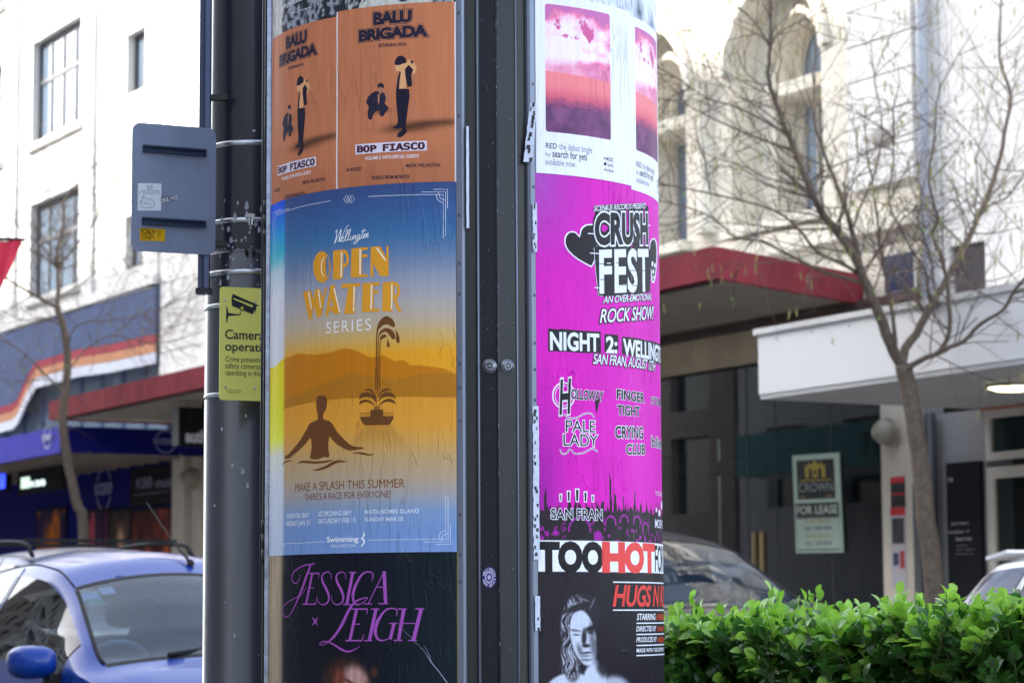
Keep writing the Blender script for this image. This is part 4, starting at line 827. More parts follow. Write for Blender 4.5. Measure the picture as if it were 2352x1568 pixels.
for s, a0, a1, rr in (('WELLINGTON', 165, 20, .0122), ('RAPE CRISIS', 200, 345, .0138)):
    for i, ch in enumerate(s):
        if ch == ' ': continue
        w = math.radians(a0 + (a1 - a0) * i / (len(s) - 1)); tv, tf = text2d(ch, off=.02); n0 = len(V); up = 1 if a0 < 170 else -1
        for x, y in tv:
            x = (x - .2) * .0062; y = (y - .25) * .0062; rd = rr + y * up; tt = x * up
            V.append(cc + nn * .0009 + tgt * (rd * math.cos(w) + tt * math.sin(w)) + Vector((0, 0, 1.45 * (rd * math.sin(w) - tt * math.cos(w)))))
        Fc += [tuple(q + n0 for q in f) for f in tf]
part('lettering', (V, Fc), ink('dad8ee'), stk)
# ------------------------------------------------------------------ lamp post, sign post and signs
def colz(px, py, d): return EZ + ray(px, py)[1] * d
PD = 6.85; pc = at(578, 784, PD); PX, PY = pc.x, pc.y
lamp_post = thing('street_light_pole', 'thick round dark grey street pole behind the poster pillar, strapped with steel bands', 'street pole', (PX, PY, 0))
zj = colz(500, 590, PD)
mb = MB(); mb.lathe([(.16, 0), (.16, .04), (.127, .06), (.127, zj - .006), (.121, zj + .004)], (PX, PY, 0), 64); part('lower_shaft', mb, M_pole, lamp_post, True)
mb = MB(); mb.lathe([(.116, zj - .004), (.112, 4.5), (.085, 7.5)], (PX, PY, 0), 64); part('upper_shaft', mb, M_pole, lamp_post, True)
mb = MB(); mb.tube([(PX, PY, 7.5), (PX + .3, PY - .4, 8.2), (PX + .9, PY - 1.2, 8.5)], [.06, .05, .04], 12); part('outreach_arm', mb, M_pole, lamp_post, True)
for y, h, r, m in ((328, .014, .1165, M_steel), (505, .013, .1165, M_steel), (625, .014, .1285, M_steel), (700, .012, .1285, M_steel), (905, .012, .1285, M_steel)):
    z = colz(560, y, PD - .11); mb = MB(); mb.lathe([(r - .004, z - h / 2), (r, z - h / 2), (r, z + h / 2), (r - .004, z + h / 2)], (PX, PY, 0), 64); b_ = part('strap', mb, m, lamp_post, True)
    if y in (505, 800):
        c = at(575, y, PD - .13); mb = MB(); mb.tube([c + Vector((0, 0, -.014)), c + Vector((0, 0, .014))], .006, 8); mb.box((c.x - .012, c.y - .006, c.z + .006), (c.x + .012, c.y + .004, c.z + .016)); part('buckle', mb, M_steel, lamp_post)
z = colz(560, 578, PD - .11); mb = MB(); mb.lathe([(.112, z - .028), (.126, z - .028), (.126, z + .0), (.112, z)], (PX, PY, 0), 64); cl = part('clamp', mb, M_pole, lamp_post, True)
for x in (566, 582):
    c = at(x, 577, PD - .132); mb = MB(); mb.tube([c + Vector((0, .008, 0)), c + Vector((0, -.006, 0))], .006, 6); mb.tube([c + Vector((0, -.006, 0)), c + Vector((0, -.014, 0))], .003, 6); part('clamp_bolt', mb, M_black2, lamp_post)
rg = random.Random(12)
mb = MB()
for k in range(74):                                      # paint chips and tape marks
    lo = rg.random() < .6
    z = rg.gauss(zj + .02, .06) if lo else rg.uniform(.9, 2.6); w = math.radians(rg.uniform(-45, 25)); rr = (.1275 if z < zj - .01 else .1165) + .0006
    s_ = rg.uniform(.001, .006); e = rg.uniform(.6, 2.2); n0 = len(mb.v)
    q = [Vector((PX + rr * math.sin(w + dx * s_ / rr), PY - rr * math.cos(w + dx * s_ / rr), z + dz * s_ * e)) for dx, dz in ((-1, -.3), (-.2, -1), (.9, -.5), (.7, .6), (-.3, 1))]
    mb.add(q, [(0, 1, 2, 3, 4)])
part('paint_chips', mb, M_chip, lamp_post, kind='stuff')

SPD = 6.72
a_, b_ = at(471, -40, SPD), at(463, 668, SPD); sxp = (at(470, 500, SPD).x)
post = thing('sign_post', 'slim dark aluminium channel post strapped to the left of the round pole', 'sign post', (sxp, SPD, b_.z))
mb = MB(); zb = b_.z
mb.prism([(sxp - .0155, SPD - .013), (sxp - .004, SPD - .015), (sxp - .003, SPD - .010), (sxp + .001, SPD - .010), (sxp + .002, SPD - .015), (sxp + .0135, SPD - .013), (sxp + .0135, SPD + .02), (sxp - .0155, SPD + .02)], lambda p, q, r: Vector((p, q, r)), zb, 3.4)
part('channel', mb, mat('anodised_channel', srgb((70, 80, 112)), .3, metal=.5, spec=.6, noise=(10, .2, .1)), post)
mb = MB(); mb.box((sxp - .021, SPD - .018, zb - .008), (sxp + .019, SPD + .025, zb + .006)); part('end_cap', mb, M_black2, post)
mb = MB(); mb.box((sxp + .0135, SPD - .004, zb + .12), (sxp + .06, SPD + .016, zb + .135)); mb.box((sxp + .0135, SPD - .004, zb + .52), (sxp + .06, SPD + .016, zb + .535)); part('bracket', mb, M_black2, post)
# back of a parking sign
def plane3(c00, c10, c01):
    e1 = c10 - c00; e2 = c01 - c00; return lambda x, y, o=0.0: c00 + e1 * x + e2 * y + e1.cross(e2).normalized() * o
q00, q10, q01 = at(301, 576, 6.60), at(470, 585, 6.70), at(301, 281, 6.60)
PLW, PLH = (q10 - q00).length, (q01 - q00).length; PL = plane3(q00, q10, q01); PLm = lambda x, y, o=0.0: PL(x / PLW, y / PLH, o)
PLm = (lambda e1, e2, n: (lambda x, y, o=0.0: q00 + e1 * x + e2 * y + n * o))((q10 - q00).normalized(), Vector((0, 0, 1)), (q10 - q00).normalized().cross(Vector((0, 0, 1))))
back = thing('parking_sign', 'blue-grey back of a rounded street sign with two rails, fixed left of the pole', 'street sign', tuple(q00))
mb = MB(); mb.prism(rrect(0, 0, PLW + .03, PLH, .022, 6), lambda p, q, r: PLm(p, q, r), -.0015, .0015); part('plate', mb, mat('sign_back_grey', srgb((132, 144, 172)), .5, noise=(8, .15)), back)
for yy in (.232, .795):
    mb = MB()
    for dy in (-.008, .006): mb.box((.028, dy, .0015), (PLW, dy + .005, .011), lambda x, y, o, yy=yy: PLm(x, yy * PLH + y, o))
    mb.box((.028, -.008, .0016), (PLW, .011, .005), lambda x, y, o, yy=yy: PLm(x, yy * PLH + y, o)); part('rail', mb, mat('anodised_channel'), back)
def decal(par, name, pxs, col, lv, fn=None):
    """a flat sticker whose corners (ll, lr, ur, ul) are read from the picture"""
    return None
def on_plate(px, py):
    a, b = ray(px, py); n = PLm(0, 0, 1) - PLm(0, 0, 0); C0 = Vector((0, 0, EZ)); D = Vector((a, 1, b)); t = (q00 - C0).dot(n) / D.dot(n); P = C0 + D * t - q00
    return P.dot((q10 - q00).normalized()), P.z
def plate_part(name, par, shape, col, lv): return part(name, ([PLm(x, y, lv) for x, y in shape[0]], shape[1]), ink(col) if isinstance(col, str) else col, par)
st1 = thing('sticker', 'square white sketch sticker on the back of the street sign', 'sticker', tuple(PLm(*on_plate(314, 484))))
plate_part('backing', st1, fill2d([[on_plate(*p) for p in ((314, 484), (368, 485), (368, 423), (314, 421))]]), 'dfe6f4', .0022)
onp = lambda *p: on_plate(*p)
plate_part('sketch', st1, merge(*[stroke2d([onp(*p) for p in smooth2d(q, 3)], .0012) for q in ([(318, 470), (324, 458), (330, 452), (338, 460), (346, 458), (352, 468), (350, 476), (330, 478), (318, 474)], [(316, 448), (322, 440), (328, 446), (324, 452), (330, 458)], [(322, 462), (330, 464), (338, 470), (346, 468)], [(318, 462), (326, 470), (334, 468)], [(326, 436), (332, 442), (330, 448)])]), '6d7486', .0026)
plate_part('lettering', st1, merge(fit('RSVP', onp(335, 436), onp(348, 427), off=.02), fit('COLLECTIVE', onp(334, 446), onp(364, 439), off=.02)), '8f97a8', .0026)
st2 = thing('sticker', 'thin white slip sticker right of the square sketch sticker', 'sticker', tuple(PLm(*onp(363, 464))))
plate_part('backing', st2, fill2d([[onp(363, 467), onp(404, 460), onp(404, 450), onp(363, 458)]]), 'dfe6f4', .0030)
plate_part('lettering', st2, slant(fit('DO BY MOUTH', onp(367, 464), onp(402, 457), off=.05), .16, onp(367, 464)[0]), '22232c', .0034)
st3 = thing('sticker', 'small yellow printed label low on the back of the street sign', 'sticker', tuple(PLm(*onp(320, 555))))
plate_part('backing', st3, fill2d([[onp(320, 553), onp(378, 556), onp(378, 528), onp(320, 524)]]), 'd9a818', .0022)
plate_part('lettering', st3, merge(fit('FCNL>>', onp(323, 537), onp(357, 528), off=.04), fit('PARKING ASSETS', onp(323, 545), onp(352, 541), off=.01), fit('CALL 04 499', onp(323, 550), onp(345, 547), off=.01)), '3a2c10', .0026)
plate_part('mark', st3, merge(stroke2d([onp(363, 545), onp(362, 532), onp(366, 528), onp(367, 540)], .0015)), '6a5212', .0026)

# yellow camera sign on the round pole
c00, cR = at(503, 918, 6.64), at(655, 924, 6.71)
e1 = (cR - c00); e1.z = 0; CW = e1.length; e1.normalize(); cz1 = at(503, 658, 6.64).z; en = e1.cross(Vector((0, 0, 1)))
CMm = lambda x, y, o=0.0: c00 + e1 * x + Vector((0, 0, y)) + en * o
CHh = cz1 - c00.z
def on_cam(px, py):
    a, b = ray(px, py); D = Vector((a, 1, b)); C0 = Vector((0, 0, EZ)); t = (c00 - C0).dot(en) / D.dot(en); P = C0 + D * t - c00; return P.dot(e1), P.z
cs = crop(500, 680, 4.9)
cf = lambda x, y: on_cam((500 + x / 4.9) * .9408, (680 + y / 4.9) * .9408)
cam_sign = thing('camera_sign', 'yellow-green camera warning sign reading Camera operating, strapped to the round pole', 'street sign', tuple(c00))
M_yel = mat('camera_sign_yellow', srgb((252, 250, 132)), .45, coat=.2)
mb = MB(); mb.prism(rrect(0, 0, CW, CHh, .009, 5), CMm, -.0012, .0012); part('plate', mb, M_yel, cam_sign)
def cp(name, sh, col, lv=.0016): return part(name, ([CMm(x, y, lv) for x, y in sh[0]], sh[1]), mat('sign_ink_' + col, srgb(col), .5), cam_sign)
pg = lambda *L: fill2d([[cf(*p) for p in l] for l in L])
cp('camera_icon', merge(pg([(330, 182), (652, 325), (608, 336), (572, 428), (326, 328), (316, 258)], [(343, 232), (338, 246), (565, 346), (580, 322)]), pg([(600, 340), (616, 342), (600, 412), (594, 408)]), pg([(255, 330), (266, 335), (282, 412), (408, 428), (424, 398), (434, 404), (420, 440), (282, 446), (264, 526), (253, 520)])), '2a2f3a')
cp('camera_knob', pg(oval(444, 358, 30, 34)), '2a2f3a', .0018); cp('camera_knob_centre', pg(oval(444, 355, 19, 22)), 'd8dc58', .002)
ft = lambda s, a, b, off=.012, ref=None: fit(s, cf(*a), cf(*b), off=off)
cp('lettering', ft('Camera', (243, 717), (704, 628), .028), '2a2f3a'); cp('lettering', ft('operating', (243, 858), (820, 778), .028), '2a2f3a')
for s, y, xr in (('Crime prevention', 990, 716), ('safety cameras are', 1070, 780), ('operating in this area', 1152, 800)): cp('small_lettering', ft(s, (245, y), (xr, y - 46), .004), '4a4f3a')
cp('fine_print', merge(ft('For more information', (245, 1338), (436, 1324), 0), ft('wellington.govt.nz', (262, 1364), (430, 1350), 0)), '5f6430')
for x, y in ((248, 262), (600, 280), (597, 1314), (246, 1296)):
    p = cf(x, y); mb = MB(); mb.lathe([(0, .0022), (.003, .0022), (.0034, .0012)], CMm(*p), 10, axis=en); part('screw', mb, M_steel, cam_sign, True)

# ------------------------------------------------------------------ buildings
def so_x(px, s, py=784): a = ray(px, py)[0]; P = F0 + US * s; return (P.x - a * P.y) / (a * NS.y - NS.x)
def wall(mb, loops, o0, t):
    v, f = fill2d(loops); 
    mb.add([S(x, o0, y) for x, y in v], f); mb.add([S(x, o0 - t, y) for x, y in v], [q[::-1] for q in f])
    for lp in loops:
        n = len(lp); mb.add([S(x, o0, y) for x, y in lp] + [S(x, o0 - t, y) for x, y in lp], [(i, (i + 1) % n, n + (i + 1) % n, n + i) for i in range(n)])
    return mb
rect = lambda a, b, c, d: [(a, c), (b, c), (b, d), (a, d)]
def arch(a, b, c, d, n=14):              # opening with a round head: springing so that the crown is at d
    r = (b - a) / 2; m = (a + b) / 2; return [(a, c), (b, c)] + [(m + r * math.cos(PI * k / n), d - r + r * math.sin(PI * k / n)) for k in range(n + 1)]
def bx(s0, s1, o0, o1, z0, z1): return MB().box((s0, o0, z0), (s1, o1, z1), lambda s, o, z: S(s, o, z))
M_white = mat('white_painted_render', (.78, .77, .745), .75, noise=(2.2, .20, .3), bump=(25, .15, .01))
M_cream = mat('cream_stucco', (.74, .69, .585), .75, noise=(1.6, .16), bump=(30, .2, .01))
M_creamL = mat('pale_cream_moulding', (.78, .735, .63), .7, noise=(4, .2, .4))
M_maroon = mat('maroon_fascia_paint', (.26, .045, .06), .85, spec=.1, noise=(3.5, .3, .35))
M_soffit = mat('dull_soffit_boards', (.38, .335, .28), .8, noise=(2, .15))
M_soffitw = mat('grey_soffit', (.6, .6, .6), .7, noise=(2, .1))
M_beige = mat('beige_stone', (.74, .62, .43), .8, noise=(1.6, .25), bump=(20, .3, .01))
M_pier = mat('pale_beige_pier', (.70, .63, .52), .7, noise=(2, .1))
M_grey = mat('mid_grey_panel', (.34, .34, .35), .6, noise=(2, .1))
M_dark = mat('dark_interior', (.02, .02, .024), .9)
M_frame = mat('dark_steel_window_frame', (.05, .055, .07), .4)
M_framew = mat('cream_window_frame', (.66, .62, .55), .5)
M_pane = glass('curtain_sky_pane', (.6, .65, .7), .1, .015, 1.45, base=(.15, .20, .27))  # pale curtains and bright sky reflection both put into the base colour
M_paneB = glass('sky_painted_pane', (.6, .65, .7), .1, .015, 2.2, base=(.10, .15, .24))  # blue of the mirrored sky is painted into the base colour
M_shop = glass('shop_window_glass', (.62, .72, .72), .5, .01, 1.16)
def blockout(mb_list): pass
def window(par, s0, s1, z0, z1, o, fm, gm, cols=1, rows=(1.0,), fw=.05, name='window', shape=None, dep=.05, label=None):
    loops = [shape(s0, s1, z0, z1) if shape else rect(s0, s1, z0, z1)]
    inn = shape(s0 + fw, s1 - fw, z0 + fw, z1 - fw) if shape else rect(s0 + fw, s1 - fw, z0 + fw, z1 - fw)
    w = part(name, wall(MB(), [loops[0], inn], o, dep), fm, par, label=label)
    v, f = fill2d([inn]); part('pane', ([S(x, o - dep * .6, y) for x, y in v], f), gm, w)
    H = z1 - z0 - 2 * fw; zz = z0 + fw
    for k in range(1, cols):
        s_ = s0 + (s1 - s0) * k / cols; part('mullion', bx(s_ - fw * .35, s_ + fw * .35, o - dep * .9, o - .004, z0 + fw, z1 - fw * (1.2 if not shape else 3)), fm, w)
    acc = 0
    for r_ in rows[:-1]:
        acc += r_; z_ = z0 + fw + H * acc; part('transom', bx(s0 + fw, s1 - fw, o - dep * .8, o - .002, z_ - fw * .4, z_ + fw * .4), fm, w)
    return w

# --- A: white office block at the left
A = thing('office_building', 'tall white rendered office block with steel windows at the left, above the blue shop', 'building', tuple(S(-26, 0, .2)), math.atan2(US.y, US.x))
wins = []
for k in range(5):
    c = -24.75 - 4.35 * k
    for z0, z1 in ((6.9, 8.62), (9.7, 11.58), (12.7, 14.4)): wins.append((c - 1.32, c + 1.27, z0, z1))
for z0, z1 in ((6.85, 7.72), (9.74, 10.74), (12.8, 13.8)): wins.append((-21.25, -20.42, z0, z1))
part('wall', wall(MB(), [rect(-52, -19.56, 6.42, 16)] + [rect(*w) for w in wins], 0, .4), M_white, A)
for s0, s1, z0, z1 in wins:
    big = s1 - s0 > 2
    window(A, s0, s1, z0, z1, -.13, M_frame, M_pane, 4 if big else 2, (.62, .38) if big else (1,), .085)
    if big:
        part('sill', bx(s0 - .12, s1 + .12, .003, .10, z0 - .12, z0 - .01), M_white, A)
        part('apron_panel', bx(s0 + .1, s1 - .1, .002, .035, z0 - .95, z0 - .35), M_white, A)
for s in (-22.9, -19.85, -27.0): part('pilaster', bx(s - .22, s + .22, .002, .07, 6.45, 15.9), M_white, A)
part('back_volume', bx(-52, -19.56, -8, -.42, .2, 16), M_dark, A)
part('string_course', bx(-52, -19.57, .075, .16, 6.44, 6.6), M_white, A)
# sloping advertising fascia with kinked stripes, first-floor glazing
M_fasc = mat('slate_blue_fascia', srgb((84, 98, 132)), .85, spec=.1, noise=(1.2, .15))
def fpx(x, y): return (x / 2.604, 564.5 + y / 2.604)
edge = [(-160, 1010), (0, 975), (110, 945), (140, 915), (200, 780), (250, 695), (500, 622), (700, 590), (968, 528)]
E3 = [sf(*fpx(x, y)) for x, y in edge]
def band(d0, d1, o): lo = [(s, z - d1) for s, z in E3]; hi = [(s, z - d0) for s, z in E3]; return MB().prism(lo + hi[::-1], lambda s, z, r: S(s, r, z), o - .03, o)
tp = [(E3[0][0], 6.40), (E3[-1][0], 6.40)]
part('fascia', MB().prism(E3 + [tp[1], tp[0]], lambda s, z, r: S(s, r, z), 0, .12), M_fasc, A)
for d0, d1, c, nm in ((0, .13, (190, 66, 78), 'red_stripe'), (.14, .28, (224, 140, 84), 'orange_stripe'), (.29, .46, (226, 230, 238), 'white_stripe')): part(nm, band(d0, d1, .115), mat('fascia_' + nm, srgb({'red_stripe': (160, 66, 80), 'orange_stripe': (194, 140, 108), 'white_stripe': (206, 210, 222)}[nm]), .8, spec=.1), A)
M_paneF = glass('blue_office_pane', (.5, .6, .7), .35, .02, 1.15, base=(.20, .27, .36))
for k in range(8):
    s = -27.6 + k * 1.0
    window(A, s + .01, s + .97, 4.05, 5.9, -.12, M_fasc, M_paneF, 1, (.45, .55), .05, name='first_floor_window')
part('first_floor_spandrel', bx(-52, -27.62, -.2, -.1, 4.05, 6.38), M_fasc, A)
M_teal = mat('teal_blind', srgb((40, 96, 112)), .7)
for k in range(7): part('blind', bx(-27.4 + k * 1.2, -27.0 + k * 1.2, -.36, -.34, 4.2, 5.5), M_teal, A)

# --- blue music shop on its ground floor
B1 = thing('music_shop', 'deep blue music shop front with blue canopy and purple-grey soffit, lower left', 'shop', tuple(S(-24, 0, .2)), math.atan2(US.y, US.x))
M_blue = mat('deep_blue_cladding', srgb((26, 30, 120)), .85, spec=.1, noise=(1, .12)); M_blue2 = mat('sunlit_blue_fascia', srgb((84, 82, 190)), .85, spec=.1, noise=(1, .1))  # fascia blue is the same paint with its sunlit tone in the colour
part('wall', bx(-44, -18.72, -.25, 0, .2, 3.65), M_blue, B1)
part('canopy_fascia', bx(-44, -17.66, 2.22, 2.3, 3.62, 4.0), M_blue2, B1)
part('canopy_return', bx(-17.66, -17.6, .02, 2.299, 3.62, 4.0), M_blue, B1)  # return takes the darker blue, so its shade is in the colour
part('canopy_soffit', bx(-44, -17.67, .01, 2.215, 3.66, 3.7), mat('mauve_soffit', (.36, .26, .31), .7), B1)
for k in range(22): part('soffit_rib', bx(-31 + k * .6, -30.97 + k * .6, .05, 2.2, 3.62, 3.655), M_soffit, B1)
part('canopy_roof', bx(-44, -17.67, .01, 2.215, 3.94, 3.98), M_soffitw, B1)
def facetext(par, name, s, px0, py0, px1, py1, o, m, off=.03, space=1.0, fnt=INTER):
    a = sf(px0, py0, o); b = sf(px1, py1, o); sh = fit(s, a, b, fnt, off, 0, space); return part(name, ([S(x, o, y) for x, y in sh[0]], sh[1]), m, par)
M_sw = mat('sign_white', (.72, .74, .82), .5); M_sl = mat('sign_lilac', srgb((150, 158, 214)), .5)
# disc logos: one on the fascia, one on the wall, one on the return
def logo(par, c, e1_, e2_, r, nrm, txt, m1, m2):
    rim = [c + nrm * .012 + e1_ * (r * math.cos(2 * PI * k / 28)) + e2_ * (r * math.sin(2 * PI * k / 28)) for k in range(28)]
    inn = [c + nrm * .012 + e1_ * (r * .9 * math.cos(2 * PI * k / 28)) + e2_ * (r * .9 * math.sin(2 * PI * k / 28)) for k in range(28)]
    part('logo_ring', (rim + inn, [(k, (k + 1) % 28, 28 + (k + 1) % 28, 28 + k) for k in range(28)]), m1, par)
    sh = fit(txt, (-r * 1.12, -r * .25), (r * 1.12, r * .25), None, .05); part('logo_band', ([c + nrm * .016 + e1_ * x + e2_ * y for x, y in ((-r * 1.2, -r * .36), (r * 1.2, -r * .36), (r * 1.2, r * .36), (-r * 1.2, r * .36))], [(0, 1, 2, 3)]), m2, par)
    part('logo_lettering', ([c + nrm * .02 + e1_ * x + e2_ * y for x, y in sh[0]], sh[1]), m1, par)
ZV = Vector((0, 0, 1))
s_, z_ = sf(110, 1004, 2.3); logo(B1, S(s_, 2.3, z_), US, ZV, .17, NS, 'ROCKSHOP', M_sw, M_blue2)
s_, z_ = sf(240, 1122, 0); logo(B1, S(s_, 0, z_), US, ZV, .36, NS, 'ROCKSHOP', M_sl, M_blue)
oo = so_x(380, -17.6, 1004); logo(B1, S(-17.6, oo, 3.82), -NS, ZV, .17, US, 'ROCKSHOP', M_sl, M_blue)
def board(name, label, cat, pxs, o, th, m, rows=()):
    (x0, y0), (x1, y1) = pxs; s0, zt = sf(x0, y0, o); s1, _ = sf(x1, y0, o); _, zb_ = sf((x0), y1, o); t = thing(name, label, cat, tuple(S(s0, o, zb_)), math.atan2(US.y, US.x))
    part('board', bx(s0, s1, o - th, o, zb_, zt), m, t); return t, s0, s1, zb_, zt
M_blk = mat('black_sign_face', (.018, .018, .022), .8, spec=.12)
kb_, s0, s1, z0, z1 = board('shop_sign', 'black KBB music sign on the blue shop wall', 'shop sign', ((300, 1078), (417, 1165)), .05, .045, M_blk)
facetext(kb_, 'lettering', 'KBB', 314, 1122, 350, 1094, .056, mat('dull_sign_lettering', srgb((118, 118, 146)), .5), .05); facetext(kb_, 'lettering', 'music', 358, 1120, 404, 1091, .056, mat('dull_sign_lettering', srgb((118, 118, 146)), .5), .05); facetext(kb_, 'small_lettering', 'instrument specialists since 1888', 308, 1135, 404, 1128, .056, mat('dull_sign_lettering'), .03)
# printed shop window pictures
def f_pic(U, V, sd): return None
for k, (x0, x1, lab, cols) in enumerate(((85, 150, 'orange-lit guitar picture in the blue shop window', ((34, 24, 60), (172, 92, 30))), (205, 248, 'dim violet and pink picture panel beside the tree in the blue shop window', ((40, 24, 50), (150, 60, 70))), (250, 300, 'dark picture of a figure in a yellow coat on the blue shop front', ((36, 30, 34), (60, 50, 44))), (303, 416, 'rust-red picture panel of a band at right end of the blue shop front', ((58, 30, 32), (110, 50, 42))))):
    s0, zt = sf(x0, 1176, .03); s1, _ = sf(x1, 1176, .03); zb_ = .9; t = thing('window_picture', lab, 'picture', tuple(S(s0, .03, zb_)), math.atan2(US.y, US.x))
    n1, n2 = 50, 70; ss, zz_ = np.meshgrid(np.linspace(0, 1, n1), np.linspace(0, 1, n2)); n = fbm(ss * 5 + k * 3, zz_ * 3.5, 71 + k); c = mixc(np.array(cols[0], float), np.array(cols[1], float), sst(.42, .7, n))
    if k == 2:
        g = np.exp(-((ss - .55) / .16) ** 2 - ((zz_ - .78) / .1) ** 2); c = mixc(c, np.broadcast_to(np.array([196., 140, 110]), c.shape), g)
        g = np.exp(-((ss - .6) / .3) ** 4 - ((zz_ - .5) / .2) ** 4); c = mixc(c, np.broadcast_to(np.array([176., 116, 40]), c.shape), g)
    if k == 3:
        for (a, b, w, h) in ((.35, .5, .05, .2), (.72, .6, .06, .22)): g = np.exp(-((ss - a) / w) ** 2 - ((zz_ - b) / h) ** 2); c = mixc(c, np.broadcast_to(np.array([206., 100, 60]), c.shape), g)
        g = np.exp(-((ss - .5) / .2) ** 4 - ((zz_ - .35) / .15) ** 4); c = mixc(c, np.broadcast_to(np.array([20., 18, 24]), c.shape), g)
    if k == 0: g = np.exp(-((ss - .5) / .25) ** 4 - ((zz_ - .6) / .3) ** 4); c = mixc(c, np.broadcast_to(np.array([190., 100, 26]), c.shape), g * .8)
    vv = [tuple(S(s0 + (s1 - s0) * a, .03, zb_ + (zt - zb_) * b)) for a, b in zip(ss.ravel(), zz_.ravel())]; idx = np.arange(n1 * n2).reshape(n2, n1)
    o_ = part('print', (vv, np.stack([idx[:-1, :-1], idx[:-1, 1:], idx[1:, 1:], idx[1:, :-1]], -1).reshape(-1, 4).tolist()), mat('window_print', rough=.8, spec=.1, attr='print'), t)
    ca = o_.data.color_attributes.new('print', 'FLOAT_COLOR', 'POINT'); rgba = np.ones((n1 * n2, 4), np.float32); rgba[:, :3] = np.minimum(lin(c) * 2.2, .8).reshape(-1, 3); ca.data.foreach_set('color', rgba.reshape(-1))
    part('border', wall(MB(), [rect(s0 - .04, s1 + .04, zb_ - .04, zt + .04), rect(s0, s1, zb_, zt)], .04, .038), M_blk, t)
# screens under the blue canopy
for (x0, x1, lab, emc, tx) in ((42, 143, 'black hanging screen lit with KBB under the blue canopy', (.30, .42, .34), 'KBB'), (-60, 14, 'bright blue hanging screen at the left edge under the blue canopy', (.02, .05, .9), None)):
    s0, zt = sf(x0, 1084, 1.3); s1, _ = sf(x1, 1084, 1.3); _, zb_ = sf(x0, 1136, 1.3); t = thing('hanging_screen', lab, 'screen', tuple(S(s0, 1.3, zb_)), math.atan2(US.y, US.x))
    part('casing', bx(s0, s1, 1.2, 1.3, zb_, zt), M_blk, t); part('hanger', bx((s0 + s1) / 2 - .03, (s0 + s1) / 2 + .03, 1.22, 1.28, zt, 3.6), M_blk, t)
    m_ = mat('lit_screen_' + str(tx), (.02, .02, .02), .4, emit=(*emc, .55))
    if tx:
        a, b = sf(48, 1122, 1.305), sf(68, 1094, 1.305); part('picture', bx(a[0], b[0], 1.3, 1.306, a[1], b[1]), m_, t); facetext(t, 'lettering', 'KBB', 70, 1118, 104, 1100, 1.307, mat('lit_screen_letters', (.1, .1, .1), .4, emit=(.5, .62, .62, .6)), .03)
    else: part('picture', bx(s0 + .05, s1 - .04, 1.3, 1.306, zb_ + .04, zt - .04), m_, t)

# --- infill block between A and the ornate house
I_ = thing('plain_white_building', 'narrow white building with grooved courses just left of the round pole', 'building', tuple(S(-16, 0, .2)), math.atan2(US.y, US.x))
z = 4.62
while z < 12:
    for s0, s1 in ((-19.53, -16.0), (-15.985, -13.02)): part('stone_course', bx(s0, s1, -.2, 0 if s0 > -18 else .05, z, z + .345), M_white, I_)
    z += .36
part('core', bx(-19.54, -13.0, -6, -.21, .2, 12), M_white, I_)
part('pier', bx(-18.68, -18.2, -.2, .16, .2, 4.1), M_pier, I_); part('pier', bx(-18.05, -17.75, -.2, .10, .2, 4.1), M_pier, I_); part('wall', bx(-17.74, -13, -.2, 0, .2, 4.1), M_pier, I_)
def globe(label, px, py, o, r=.13):
    s, z = sf(px, py, o); c = S(s, o + r, z); t = thing('wall_globe_light', label, 'wall light', tuple(c))
    mb = MB(); mb.lathe([(0, -r), (r * .6, -r * .8), (r * .95, -r * .3), (r, 0), (r * .95, r * .3), (r * .6, r * .8), (0, r)], c, 18, axis=NS); part('shade', mb, mat('dusty_glass_globe', (.32, .29, .23), .35), t, True)
    mb = MB(); mb.lathe([(0, -r * 1.1), (r * 1.06, -r * .5), (r * 1.06, -r * .1)], c, 18, axis=NS); part('rim', mb, M_soffit, t, True)
globe('dim round wall light beside the round pole, on the beige pier', 458, 1098, .1, .15)
sgn = thing('hanging_sign', 'black hanging sign with white word author, left of the round pole', 'shop sign', tuple(S(-14.6, 1, 3.4)), math.atan2(US.y, US.x))
o0, o1 = so_x(410, -14.6, 980), so_x(545, -14.6, 980)
zA, zB = EZ + ray(412, 940)[1] * 34.5, EZ + ray(412, 1027)[1] * 34.5
part('box', bx(-14.75, -14.6, o1, o0, zB, zA), M_blk, sgn); part('side_edge', bx(-14.76, -14.59, o0, o0 + .03, zB, zA), M_grey, sgn)
oa, ob = so_x(427, -14.585, 1017), so_x(500, -14.585, 1017); sh = fit('author', (0, 0), (oa - ob, .15), None, .1); part('lettering', ([S(-14.585, oa - x, zB + .05 + y) for x, y in sh[0]], sh[1]), M_sw, sgn)
part('hanger', bx(-14.7, -14.65, (o0 + o1) / 2, (o0 + o1) / 2 + .05, zA, 4.2), M_blk, sgn)

